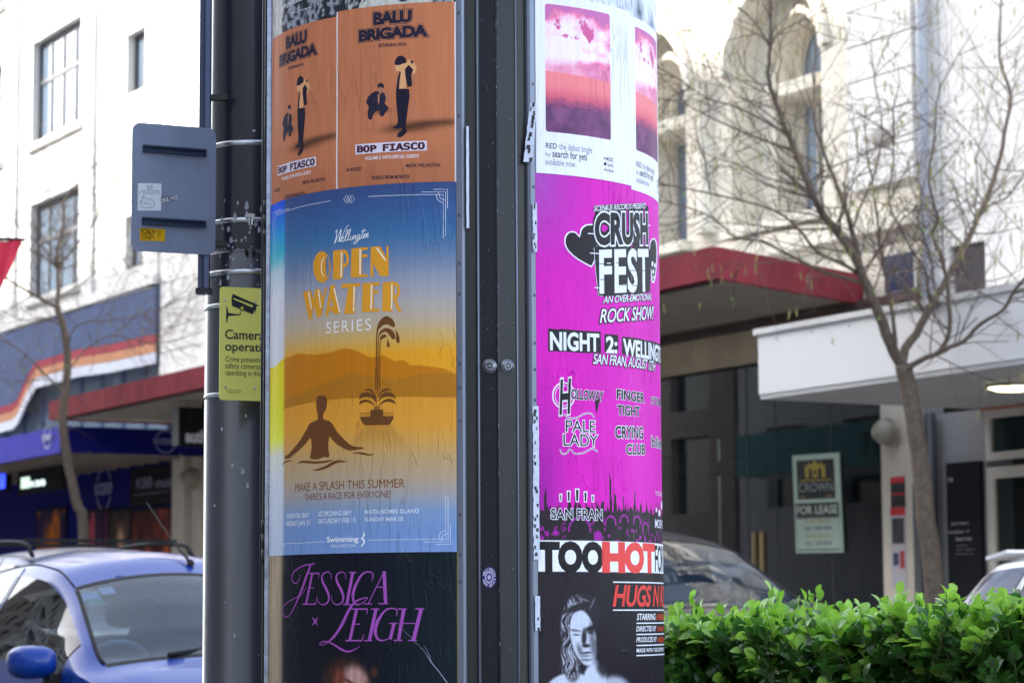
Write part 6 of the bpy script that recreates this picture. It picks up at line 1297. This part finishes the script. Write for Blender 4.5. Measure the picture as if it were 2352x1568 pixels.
    for sx in ((.05, .36), (.05, -.36), (-.85, .36), (-.85, -.36)):
        if sx[0] < -.5 and not detail: continue
        st = part('seat', MB().prism(rrect(-.25, 0, .25, .56, .1), lambda p, q, r, sx=sx: Vector((sx[0] - .22 - q * .28 + r, sx[1] + p, zb + q)), -.07, .07), M_seat, t, local=True)
        part('head_rest', MB().prism(rrect(-.13, 0, .13, .17, .06), lambda p, q, r, sx=sx: Vector((sx[0] - .40 + r, sx[1] + p, zb + .60 + q)), -.05, .05), M_seat, st, local=True)
        part('cushion', MB().prism(rrect(-.25, 0, .25, .5, .08), lambda p, q, r, sx=sx: Vector((sx[0] - .25 + q, sx[1] + p, zb + r)), -.1, .06), M_seat, st, local=True)
    cx_, cz_ = spec['dash']
    dash = [(cx_ + .42, cz_ - .02), (cx_ + .25, cz_ + .02), (cx_ + .05, cz_ + .045), (cx_ - .06, cz_ + .02), (cx_ - .12, cz_ - .25), (cx_ + .42, cz_ - .25)]
    part('dashboard', MB().prism(dash, lambda p, q, r: Vector((p, r, q)), -spec['hwm'] + .16, spec['hwm'] - .16), M_dash, t, local=True)
    mb = MB(); mb.lathe([(0, .0), (.12, .05), (.2, .06), (.28, .0)], (cx_ + .1, -.36, cz_ + .02), 20); part('binnacle', mb, M_dash, t, True, local=True)
    wc = Vector((cx_ - .26, -.36, cz_ + .0)); ax = Vector((-.85, 0, .5)).normalized(); a_ = Vector((0, 1, 0)); b_ = ax.cross(a_)
    mb = MB(); mb.tube([wc + a_ * .18 * math.cos(w) + b_ * .18 * math.sin(w) for w in np.linspace(0, 2 * PI, 29)], .016, 8); mb.tube([wc - a_ * .17, wc, wc + a_ * .17], [.014, .03, .014], 8); part('steering_wheel', mb, mat('steering_wheel_grey', (.20, .22, .25), .5), t, True, local=True)
    part('cabin_floor', MB().box((wr[0] + .1, -spec['hwm'] + .15, .35), (ws[1] - .3, spec['hwm'] - .15, .4)), M_trimk, t, local=True)
    if rails:
        for sg in (1, -1):
            pts = [Vector((x, sg * (float(np.interp(x, xs, rw)) - .03), float(np.interp(x, xs, top)) - .02 + .055 * min(1, (x - spec['rail'][0]) / .12, (spec['rail'][1] - x) / .12) )) for x in np.linspace(spec['rail'][0], spec['rail'][1], 16)]
            mb = MB(); mb.tube(pts, .018, 8); part('roof_rail', mb, M_seal, t, True, local=True)
        for x in (spec['rail'][0] + .35, spec['rail'][1] - .3): z = float(np.interp(x, xs, top)) + .045; part('cross_bar', MB().box((x - .03, -.62, z), (x + .03, .62, z + .025)), M_seal, t, local=True)
    # shut lines
    sp = []
    for sg in (1, -1):
        for x0, a, b in spec['shut']:
            pts = []
            for f in np.linspace(a, b, 16):
                j = f * (nb + ns); j0 = int(j); x = x0 + spec.get('lean', 0) * 0; i_ = int(np.clip(np.searchsorted(-xs, -x) if xs[0] > xs[-1] else np.searchsorted(xs, x), 0, nx - 1)); p = Pxyz[i_, min(j0, n - 1)]; pts.append(Vector((p[0], sg * p[1], p[2])) + Vector((0, sg * .001, 0)))
            mb = MB(); mb.tube(pts, .0035, 4); part('shut_line', mb, M_seal, t, local=True)
        for w0, w1 in (ws, wr):
            ia, ib = int(np.searchsorted(xs, w0)), int(np.searchsorted(xs, w1)); pts = [Vector((Pxyz[i, nb + ns + 1, 0], sg * Pxyz[i, nb + ns + 1, 1], Pxyz[i, nb + ns + 1, 2])) for i in range(ia, ib + 1, 2)]; mb = MB(); mb.tube(pts, .011, 6); part('glass_seal', mb, M_seal, t, True, local=True)
        i0, i1 = [int(np.searchsorted(xs, x)) for x in (spec['ditch'][0], spec['ditch'][1])]
        pts = [Vector(Pxyz[i, nb + ns + 1]) * 1.0 for i in range(i0, i1, 3)]; pts = [Vector((p.x, sg * p.y, p.z + .0015)) for p in pts]; mb = MB(); mb.tube(pts, .005, 5); part('roof_seam', mb, M_seal, t, True, local=True)
    return t, xs, Pxyz, nb, ns
micra = dict(ends=(1.86, -1.86), top=[(1.86, .62), (1.78, .78), (1.6, .90), (1.3, .985), (1.12, 1.02), (.85, 1.17), (.6, 1.31), (.36, 1.425), (.1, 1.51), (-.3, 1.545), (-.8, 1.52), (-1.2, 1.44), (-1.45, 1.30), (-1.65, 1.08), (-1.8, .9), (-1.86, .6)],
    hw=[(1.86, .52), (1.7, .70), (1.4, .79), (.9, .825), (0, .83), (-.9, .825), (-1.4, .78), (-1.7, .70), (-1.86, .56)], hwm=.83, belt=[(1.86, .5), (1.5, .80), (1.1, .93), (.3, .95), (-.6, .98), (-1.4, 1.02), (-1.86, .8)],
    rw=[(1.86, .38), (1.3, .62), (1.05, .69), (.7, .635), (.36, .575), (-.3, .56), (-1.0, .55), (-1.5, .52), (-1.86, .45)], sill=[(1.86, .28), (1.4, .2), (-1.4, .2), (-1.86, .3)],
    wind=(.40, 1.07), rear=(-1.62, -1.34), side=[(-.30, .86), (-1.12, -.38)], lean=-.12, wheels=(1.2, -1.23), wr=.30, lampz=.68, mirror=(.83, 1.0), seat=.55, dash=(.68, .93), shut=[(-.34, .12, 1.0), (1.0, .12, .5)], ditch=(-1.3, .40))
blue = car('parked_car', 'small round blue hatchback with stub aerial, its windscreen facing us at lower left', 5.16, 9.70, micra, car_paint('blue_car_paint', (8, 52, 136), .0), detail=True)[0]
suvt = dict(ends=(2.3, -2.3), top=[(2.3, .8), (2.2, .98), (1.9, 1.08), (1.35, 1.14), (1.15, 1.17), (.9, 1.32), (.6, 1.50), (.35, 1.62), (0, 1.70), (-.6, 1.72), (-1.4, 1.70), (-1.8, 1.66), (-2.0, 1.45), (-2.2, 1.1), (-2.3, .8)],
    hw=[(2.3, .62), (2.1, .82), (1.6, .91), (0, .93), (-1.7, .91), (-2.1, .84), (-2.3, .7)], hwm=.92, belt=[(2.3, .7), (1.8, .98), (1.2, 1.06), (0, 1.08), (-1.8, 1.12), (-2.3, .95)],
    rw=[(2.3, .5), (1.4, .74), (1.15, .79), (.8, .74), (.35, .68), (-.6, .67), (-1.8, .64), (-2.3, .55)], sill=[(2.3, .35), (1.6, .26), (-1.6, .26), (-2.3, .38)],
    wind=(.40, 1.12), rear=(-2.14, -1.88), side=[(-.35, .92), (-1.25, -.43), (-1.85, -1.33)], lean=-.1, wheels=(1.4, -1.4), wr=.36, lampz=.85, mirror=(.8, 1.12), seat=.65, dash=(.72, 1.06), shut=[(-.39, .12, 1.0), (1.05, .12, .5)], ditch=(-1.8, .4), rail=(-1.7, .25))
sc_ = dict(suvt); car('parked_car', 'dark blue wagon with black roof rails and bars behind the small blue hatchback', -1.39, 7.57, sc_, car_paint('navy_car_paint', (40, 52, 92), .4), rails=True)
car('parked_car', 'dark navy car with reflections over its windscreen, behind hedge and pillar', 2.95, 5.53, suvt, car_paint('midnight_car_paint', (32, 34, 52), .4))
hatch = dict(ends=(2.1, -2.05), top=[(2.1, .65), (2.0, .82), (1.6, .93), (1.2, .99), (.9, 1.12), (.5, 1.33), (.2, 1.43), (-.3, 1.49), (-1.0, 1.485), (-1.45, 1.46), (-1.62, 1.40), (-1.8, 1.22), (-1.95, .98), (-2.05, .7)],
    hw=[(2.1, .55), (1.9, .75), (1.4, .87), (0, .89), (-1.4, .87), (-1.8, .80), (-2.05, .62)], hwm=.885, belt=[(2.1, .5), (1.6, .82), (1.1, .92), (0, .95), (-1.4, 1.04), (-2.05, .85)],
    rw=[(2.1, .45), (1.2, .70), (.8, .66), (.2, .60), (-1.0, .58), (-1.6, .54), (-2.05, .46)], sill=[(2.1, .3), (1.5, .22), (-1.5, .22), (-2.05, .32)],
    wind=(.25, 1.12), rear=(-1.88, -1.66), side=[(-.25, .92), (-1.05, -.33), (-1.52, -1.13)], lean=-.1, wheels=(1.3, -1.3), wr=.32, lampz=.7, mirror=(.7, 1.0), seat=.55, dash=(.7, .92), shut=[(-.29, .12, 1.0), (-1.09, .12, 1.0)], ditch=(-1.5, .25))
wcar = car('parked_car', 'white hatchback with blue-tinted rear glass and roof spoiler at right edge', 6.55, 3.55, hatch, mat('white_car_paint', (.82, .82, .84), .3, coat=1, coat_r=.03), side_m=glass('blue_tint_glass', (.2, .28, .45), .5, .01, 1.35, base=(.03, .05, .14)))[0]
mb = MB(); mb.prism([(-1.70, 1.41), (-1.5, 1.455), (-1.5, 1.472), (-1.70, 1.435)], lambda p, q, r: Vector((p, r, q)), -.46, .46); part('spoiler', mb, mat('white_car_paint'), wcar, local=True)
# extras on the small blue hatchback
mb = MB(); mb.tube([(.27, .10, 1.46), (.22, .10, 1.50), (.0, .10, 1.60), (-.34, .10, 1.80)], [.012, .008, .0035, .003], 6); mb.lathe([(.02, 0), (.018, .015), (.008, .03)], (.27, .10, 1.462), 10); part('aerial', mb, M_seal, blue, True, local=True)
part('interior_mirror', MB().prism(rrect(-.13, -.035, .13, .035, .03), lambda p, q, r: Vector((.36 + r, p, 1.30 + q)), -.015, .015), M_seat, blue, local=True)
for y in (.0,): part('sun_visor', MB().prism(rrect(-.34, -.09, -.02, .05, .03), lambda p, q, r: Vector((.32 + q * .5 + r, p + .0, 1.37 + q * .8)), -.006, .006), mat('visor_grey', (.25, .26, .3), .8), blue, local=True)
def on_screen(x, y, lv=.004):            # point just inside the windscreen skin of the hatchback
    z = float(interp(np.array([x]), micra['top'])[0]); return Vector((x, y, z - .02 - .055 * (abs(y) / .6) ** 2 + lv))
for (x, y, c, w) in ((.47, -.50, (150, 176, 206), .045), (.53, -.49, (20, 130, 110), .04), (.44, -.40, (170, 186, 210), .035)):
    st_ = thing('windscreen_sticker', {150: 'pale square licence label high on the blue hatchback windscreen', 20: 'green round-cornered label on the blue hatchback windscreen', 170: 'small pale slip beside the labels on the blue hatchback windscreen'}[c[0]], 'sticker', tuple(INV[blue.name].inverted() @ on_screen(x, y)))
    M4 = INV[blue.name].inverted(); q = [M4 @ on_screen(x + dx * .035, y + dy * w, -.012) for dx, dy in ((1, -1), (1, 1), (-1, 1), (-1, -1))]
    part('label_card', (q, [(0, 1, 2, 3)]), mat('card_%d' % c[0], srgb(c), .6), st_)
for x0 in (-.34, .32):
    mb = MB(); mb.tube([(1.10, x0, 1.03), (1.02, x0 + .2, 1.055), (.98, x0 + .46, 1.07)], [.012, .009, .006], 6); part('wiper', mb, M_seal, blue, True, local=True)

# ------------------------------------------------------------------ street trees, bare with catkins
M_bark = mat('grey_brown_bark', (.165, .125, .095), .9, noise=(28, .45), bump=(60, .5, .006)); M_twig = mat('thin_twig_bark', (.13, .09, .075), .85)
M_catkin = mat('yellow_green_catkin', (.33, .29, .10), .8, noise=(50, .3)); M_bud = mat('young_green_leaf', (.22, .36, .06), .7)
def tree(label, base, limbs, d0, seed, ntw, spread, catk, ll, rs=.8):
    """limbs: (list of picture points, depth offset at the end, radius start, radius end)"""
    rg = random.Random(seed); t = thing('bare_tree', label, 'tree', tuple(base), 0, 'bare street trees')
    first = True; tips = []; main = []
    for pts, dd, r0, r1 in limbs:
        r0 *= rs; r1 *= rs; n = len(pts); P = [at(x, y, d0 + dd[0] + (dd[1] - dd[0]) * i / (n - 1)) for i, (x, y) in enumerate(pts)]
        if first: P[0] = Vector((base[0], base[1], base[2] - .1)); 
        P = catmull(P, 3); P = [p + Vector((rg.uniform(-.006, .006),) * 2 + (0,)) for p in P]; rr = [r0 + (r1 - r0) * (i / (len(P) - 1)) ** .8 for i in range(len(P))]
        part('trunk' if first else 'limb', MB().tube(P, rr, 10 if r0 > .03 else 7), M_bark, t, True)
        if not first: main.append((P, rr))
        first = False
    tw = MB(); ck = MB(); bd = MB(); cnt = 0
    # side branches of three orders grown along the limbs
    def grow(p, dirv, length, r, order):
        nonlocal cnt
        k = max(3, int(length / .12)); pts = [p]; d_ = dirv.normalized(); q = p.copy()
        for i in range(k):
            d_ = (d_ + Vector((rg.gauss(0, .17), rg.gauss(0, .17), rg.gauss(.035, .13)))).normalized(); q = q + d_ * (length / k); pts.append(q.copy())
        tw.tube(pts, [r * 1.3 * (1 - .75 * i / k) for i in range(k + 1)], 4 if r > .004 else 3, cap=False)
        if order < 3:
            for i in range(1, k + 1):
                if rg.random() < (.62 if order == 1 else .5):
                    a = (pts[i] - pts[i - 1]).normalized(); sd = a.cross(Vector((rg.gauss(0, 1), rg.gauss(0, 1), rg.gauss(0, 1)))).normalized(); grow(pts[i], a * .75 + sd * .75, length * rg.uniform(.28, .5), r * .5, order + 1)
        if order >= 2 and rg.random() < catk:
            e = pts[-1]; ln = rg.uniform(.05, .10); ck.tube([e, e + Vector((rg.gauss(0, .004), 0, -ln * .5)), e + Vector((rg.gauss(0, .006), 0, -ln))], [.003, .0075, .004], 4)
        if rg.random() < .05 * order:
            e = pts[rg.randrange(1, len(pts))]; s_ = rg.uniform(.015, .03); u_ = Vector((rg.gauss(0, 1), rg.gauss(0, 1), rg.gauss(0, 1))).normalized() * s_; w_ = Vector((0, 0, -1)) * s_ + u_ * .3; bd.add([e, e + w_ * .5 + u_ * .4, e + w_ * 1.3, e + w_ * .5 - u_ * .4], [(0, 1, 2, 3)])
    for P, rr in main:
        L = sum((P[i + 1] - P[i]).length for i in range(len(P) - 1)); m = int(L * ntw)
        for j in range(m):
            i = rg.randrange(max(1, len(P) // 5), len(P) - 1); a = (P[i + 1] - P[i]).normalized(); sd = a.cross(Vector((rg.gauss(0, 1), rg.gauss(0, 1), rg.gauss(0, 1)))).normalized()
            grow(P[i], a * .6 + sd * .9, rg.uniform(.35, ll) * spread, max(.0035, rr[i] * .28) if rr[i] < .03 else .008, 1)
        grow(P[-1], P[-1] - P[-2], .6 * spread, rr[-1], 1)
    part('twigs', tw, M_twig, t, kind='stuff'); part('catkins', ck, M_catkin, t, kind='stuff'); part('young_leaves', bd, M_bud, t, kind='stuff')
    return t
DR = 18.8; bR = at(2143, 1340, DR)
LR = [([(2148, 1400), (2143, 1340), (2128, 1200), (2115, 1080), (2100, 960), (2085, 880), (2075, 838)], (0, 0), .098, .082),
 ([(2075, 845), (2045, 790), (2020, 720), (2005, 690), (1990, 655), (1970, 606), (1948, 567), (1915, 525), (1890, 491), (1864, 437), (1843, 390), (1818, 327), (1797, 277), (1776, 218), (1766, 185), (1767, 126), (1772, 76), (1768, -20)], (0, -.7), .058, .014),
 ([(1985, 640), (1978, 617), (1965, 558), (1940, 475), (1915, 407), (1890, 344), (1871, 286), (1871, 235), (1871, 200)], (0, .5), .034, .010),
 ([(2072, 830), (2058, 808), (2050, 719), (2033, 633), (2020, 551), (2018, 529), (2003, 412)], (0, -.4), .026, .010),
 ([(2070, 842), (2080, 800), (2103, 768), (2139, 702), (2172, 645), (2197, 600), (2225, 551), (2242, 504), (2272, 445), (2297, 361), (2310, 286), (2322, 223), (2301, 155), (2295, 109), (2301, -20)], (0, .6), .048, .010),
 ([(2078, 860), (2090, 843), (2125, 822), (2156, 808), (2180, 759), (2176, 661), (2164, 604), (2143, 539), (2154, 504), (2142, 462), (2133, 395), (2145, 330), (2150, 240)], (0, -.8), .032, .008),
 ([(2150, 812), (2180, 797), (2213, 784), (2254, 743), (2303, 714), (2327, 674), (2352, 641), (2400, 590)], (-.3, -1.2), .024, .012),
 ([(1976, 629), (1927, 602), (1878, 580), (1846, 539), (1806, 500), (1755, 475), (1675, 454), (1549, 428), (1500, 420)], (-.1, -1.1), .020, .006),
 ([(1980, 649), (1895, 625), (1833, 596), (1752, 555), (1692, 546), (1646, 508), (1600, 483), (1520, 462)], (0, .8), .020, .006),
 ([(1818, 327), (1797, 302), (1722, 260), (1671, 239), (1625, 227), (1570, 189), (1512, 155)], (-.4, -.2), .014, .005),
 ([(1825, 345), (1755, 323), (1675, 290), (1612, 260), (1562, 235), (1500, 225)], (-.4, .4), .013, .005),
 ([(1960, 520), (1974, 483), (2003, 412), (2024, 336), (2024, 269), (2011, 202), (2003, 126)], (.1, .9), .015, .005),
 ([(2139, 702), (2135, 686), (2123, 617), (2090, 568), (2041, 462), (2053, 378), (2051, 294)], (.2, -.6), .018, .006),
 ([(2242, 504), (2275, 470), (2310, 455), (2352, 400), (2400, 360)], (.3, 1), .013, .006), ([(1767, 110), (1740, 60), (1700, 20), (1640, -20)], (-.7, -.4), .01, .005), ([(1767, 100), (1800, 70), (1850, 45), (1900, 20)], (-.7, -.9), .008, .004)]
tree('leafless street tree with yellow catkins in front of the white canopy, at right', bR - Vector((0, 0, bR.z - road_z(2.7))), LR, DR, 5, 13, 1.1, .13, 1.0)
DL = 34.5; bL = at(192, 1215, DL)
LL = [([(200, 1290), (192, 1215), (180, 1167), (165, 1102), (154, 1044), (146, 995), (146, 929), (154, 856), (154, 803), (146, 756), (132, 707)], (0, 0), .125, .075),
 ([(132, 707), (134, 641), (132, 576), (146, 518), (148, 461), (180, 419)], (0, .5), .055, .018), ([(132, 707), (77, 676), (23, 645), (0, 630), (-60, 600)], (0, -.8), .045, .018),
 ([(134, 611), (180, 557), (215, 511), (246, 465), (284, 396)], (0, -.6), .030, .010), ([(146, 899), (108, 864), (61, 818), (0, 772), (-50, 740)], (0, .8), .028, .010), ([(146, 995), (138, 991), (84, 968), (73, 933)], (0, -.5), .018, .008),
 ([(154, 814), (173, 749), (250, 735), (330, 720), (400, 690), (465, 625)], (0, -1.2), .025, .007), ([(154, 856), (200, 800), (262, 770), (350, 790), (440, 770)], (0, .6), .022, .007), ([(140, 680), (190, 650), (250, 600), (330, 590)], (0, 1), .022, .007), ([(132, 620), (100, 570), (50, 530), (10, 480)], (0, .3), .022, .008),
 ([(146, 750), (100, 730), (50, 735), (-20, 700)], (0, -1), .02, .008)]
tree('leafless street tree rising in front of the blue shop, at left', bL - Vector((0, 0, bL.z - road_z(2.7))), LL, DL, 9, 12, 1.7, .04, 1.15, .62)

# ------------------------------------------------------------------ hedge
rg = random.Random(21)
def leaf_material(name, c1, c2):
    m = bpy.data.materials.new(name); m.use_nodes = True; nt = m.node_tree; nt.nodes.clear(); L = nt.links.new; N = nt.nodes.new
    o = N('ShaderNodeOutputMaterial'); b = N('ShaderNodeBsdfPrincipled'); tl = N('ShaderNodeBsdfTranslucent'); mx = N('ShaderNodeMixShader'); mx.inputs[0].default_value = .38
    g = N('ShaderNodeNewGeometry'); oi = N('ShaderNodeObjectInfo'); ns_ = N('ShaderNodeTexNoise'); ns_.inputs['Scale'].default_value = 9; ns_.inputs['Detail'].default_value = 3; L(g.outputs['Position'], ns_.inputs['Vector'])
    ad = N('ShaderNodeMath'); ad.operation = 'ADD'; L(g.outputs['Random Per Island'], ad.inputs[0]); L(ns_.outputs['Fac'], ad.inputs[1]); hf = N('ShaderNodeMath'); hf.operation = 'MULTIPLY_ADD'; hf.inputs[1].default_value = .5; L(ad.outputs[0], hf.inputs[0]); 
    ad2 = N('ShaderNodeMath'); ad2.operation = 'MULTIPLY'; ad2.inputs[1].default_value = .25; L(oi.outputs['Random'], ad2.inputs[0]); L(ad2.outputs[0], hf.inputs[2])
    cr = N('ShaderNodeMix'); cr.data_type = 'RGBA'; cr.inputs[6].default_value = (*c1, 1); cr.inputs[7].default_value = (*c2, 1); L(hf.outputs[0], cr.inputs[0])
    L(cr.outputs[2], b.inputs['Base Color']); b.inputs['Roughness'].default_value = .27; b.inputs['Specular IOR Level'].default_value = .5
    hs = N('ShaderNodeHueSaturation'); hs.inputs['Value'].default_value = 1.5; hs.inputs['Saturation'].default_value = 1.1; L(cr.outputs[2], hs.inputs['Color']); L(hs.outputs[0], tl.inputs[0])
    L(b.outputs[0], mx.inputs[1]); L(tl.outputs[0], mx.inputs[2]); L(mx.outputs[0], o.inputs[0]); return m
M_leaf = leaf_material('bright_hedge_leaf', (.12, .30, .035), (.36, .60, .12)); M_leafd = leaf_material('dark_hedge_leaf', (.03, .10, .025), (.08, .20, .04))  # bright leaf colour, and a darker one used more towards the bottom
M_stem = mat('green_brown_stem', (.14, .17, .06), .8)
def leaf_shape(L_, Wd, bend, fold):
    P = []; rows = ((0, .10), (.2, .66), (.45, 1.0), (.7, .92), (.88, .55), (1, .08))
    for f, w in rows:
        z = -bend * (f - .3) ** 2 * L_; P += [Vector((-w * Wd / 2, f * L_, z + fold * w)), Vector((0, f * L_, z)), Vector((w * Wd / 2, f * L_, z + fold * w))]
    F_ = [(3 * i + a, 3 * i + a + 1, 3 * i + a + 4, 3 * i + a + 3) for i in range(len(rows) - 1) for a in (0, 1)]; return P, F_
shapes = [leaf_shape(*[(.051, .036), (.044, .034), (.056, .036), (.038, .026)][qi], b, f) for qi, (b, f) in enumerate(((.3, .004), (-.25, .007), (.6, .002), (.1, .010)))]
hA, hB = at(1500, 1400, 7.75), at(2420, 1352, 6.2)            # front top edge of the hedge, left and right
hd = Vector((hB.x - hA.x, hB.y - hA.y, 0)); HL = hd.length; hd.normalize(); hn = Vector((hd.y, -hd.x, 0)); 
if hn.y > 0: hn = -hn
def htop(u): f = u / HL; return (hA.z + (hB.z - hA.z) * f) - .035 + .016 * math.sin(u * 5.1) + .012 * math.sin(u * 11.7 + 1) + .01 * math.sin(u * 23)
hedge = thing('hedge', 'clipped green hedge of glossy oval leaves filling the lower right corner', 'hedge', (hA.x, hA.y, 0))
U0, U1, DEP = -1.2, HL + 1.3, .85
mesh_cache = []
for P, F_ in shapes:
    for m_ in (M_leaf, M_leafd): mesh_cache.append(new_mesh('leaf', P, F_, m_, True))
front = []; rest = {0: MB(), 1: MB()}; stems = MB()
def leaf_matrix(p, out, size):
    """leaf grows from p roughly along `out`"""
    y = (out + Vector((rg.gauss(0, .35), rg.gauss(0, .35), rg.gauss(.1, .35)))).normalized(); z = (Vector((rg.gauss(0, .45), rg.gauss(0, .45), 1)) + hn * rg.uniform(-.2, 1.0)); z = (z - y * z.dot(y)).normalized(); x = y.cross(z)
    return Matrix.Translation(p) @ Matrix((x, y, z)).transposed().to_4x4() @ Matrix.Scale(size, 4)
def shoot(u, dp, zb_, ln, dark, upright=1.0):
    base = hA + hd * u - hn * dp; base = Vector((base.x, base.y, zb_)); ax = (Vector((rg.gauss(0, .28), rg.gauss(0, .28), upright)) + hn * rg.uniform(0, .55)).normalized(); k = rg.randint(6, 9); ph = rg.uniform(0, 6.3)
    stems.tube([base, base + ax * ln * .5, base + ax * ln], [.0028, .0022, .0012], 3, cap=False)
    for i in range(k):
        f = (i + .6) / k; w = ph + i * 2.4; sd = (hd * math.cos(w) + hn * math.sin(w)); out = sd * (1.05 - .55 * f) + ax * (.25 + .75 * f); sz = (1.28 - .62 * f) * rg.uniform(.8, 1.15)
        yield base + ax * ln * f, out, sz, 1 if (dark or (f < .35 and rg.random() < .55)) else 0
cand = []
def emit(u, dp, z, ln, dark):
    for p, out, sz, dk in shoot(u, dp, z, ln, dark): cand.append((leaf_matrix(p, out, sz), dk, dp, p))
u = U0
for _ in range(800):                       # upright shoots over the top
    u = rg.uniform(U0, U1); dp = rg.uniform(-.02, DEP) ** 1.0; ln = rg.uniform(.07, .12) * (1.35 if rg.random() < .12 else 1); emit(u, dp, htop(u) - rg.uniform(.075, .105) - .01 * dp, ln, False)
for _ in range(2100):                      # the leafy face
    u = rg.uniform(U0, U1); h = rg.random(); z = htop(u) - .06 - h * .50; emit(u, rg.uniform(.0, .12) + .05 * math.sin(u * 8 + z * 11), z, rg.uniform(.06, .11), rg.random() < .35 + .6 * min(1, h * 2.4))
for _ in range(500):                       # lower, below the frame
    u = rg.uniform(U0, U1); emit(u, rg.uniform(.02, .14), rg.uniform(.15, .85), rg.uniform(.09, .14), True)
def inview(p):
    v = _m.inverted() @ p; x = 1176 + FOC * v.x / -v.z; y = 784 - FOC * v.y / -v.z; return 1515 < x < 2352 and y < 1568
vis = sorted([c for c in cand if inview(c[3])], key=lambda c: c[2] * 1.0 + (0 if c[1] == 0 else .06) - c[0].to_scale().x * .05)
chosen = set(id(c) for c in vis[:298]); k = 0
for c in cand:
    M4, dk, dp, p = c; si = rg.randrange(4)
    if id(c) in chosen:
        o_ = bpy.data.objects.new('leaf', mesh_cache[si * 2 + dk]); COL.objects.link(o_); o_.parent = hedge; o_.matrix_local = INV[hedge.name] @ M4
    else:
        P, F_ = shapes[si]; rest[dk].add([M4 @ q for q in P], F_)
part('leaves', rest[0], M_leaf, hedge, True, kind='stuff'); part('dark_leaves', rest[1], M_leafd, hedge, True, kind='stuff'); part('stems', stems, M_stem, hedge, kind='stuff')
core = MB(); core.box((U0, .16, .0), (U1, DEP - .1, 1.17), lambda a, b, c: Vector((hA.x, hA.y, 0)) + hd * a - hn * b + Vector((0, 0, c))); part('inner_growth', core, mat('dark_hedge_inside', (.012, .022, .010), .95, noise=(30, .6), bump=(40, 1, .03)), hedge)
br = MB()
for _ in range(120):
    u = rg.uniform(U0, U1); p = hA + hd * u - hn * rg.uniform(.04, .15); z0 = rg.uniform(.5, .86); br.tube([Vector((p.x, p.y, z0)), Vector((p.x + rg.gauss(0, .05), p.y + rg.gauss(0, .05), z0 + .18)), Vector((p.x + rg.gauss(0, .08), p.y + rg.gauss(0, .05), z0 + .33))], [.005, .004, .002], 4, cap=False)
part('branches', br, mat('brown_hedge_branch', (.16, .12, .09), .85), hedge, kind='stuff')
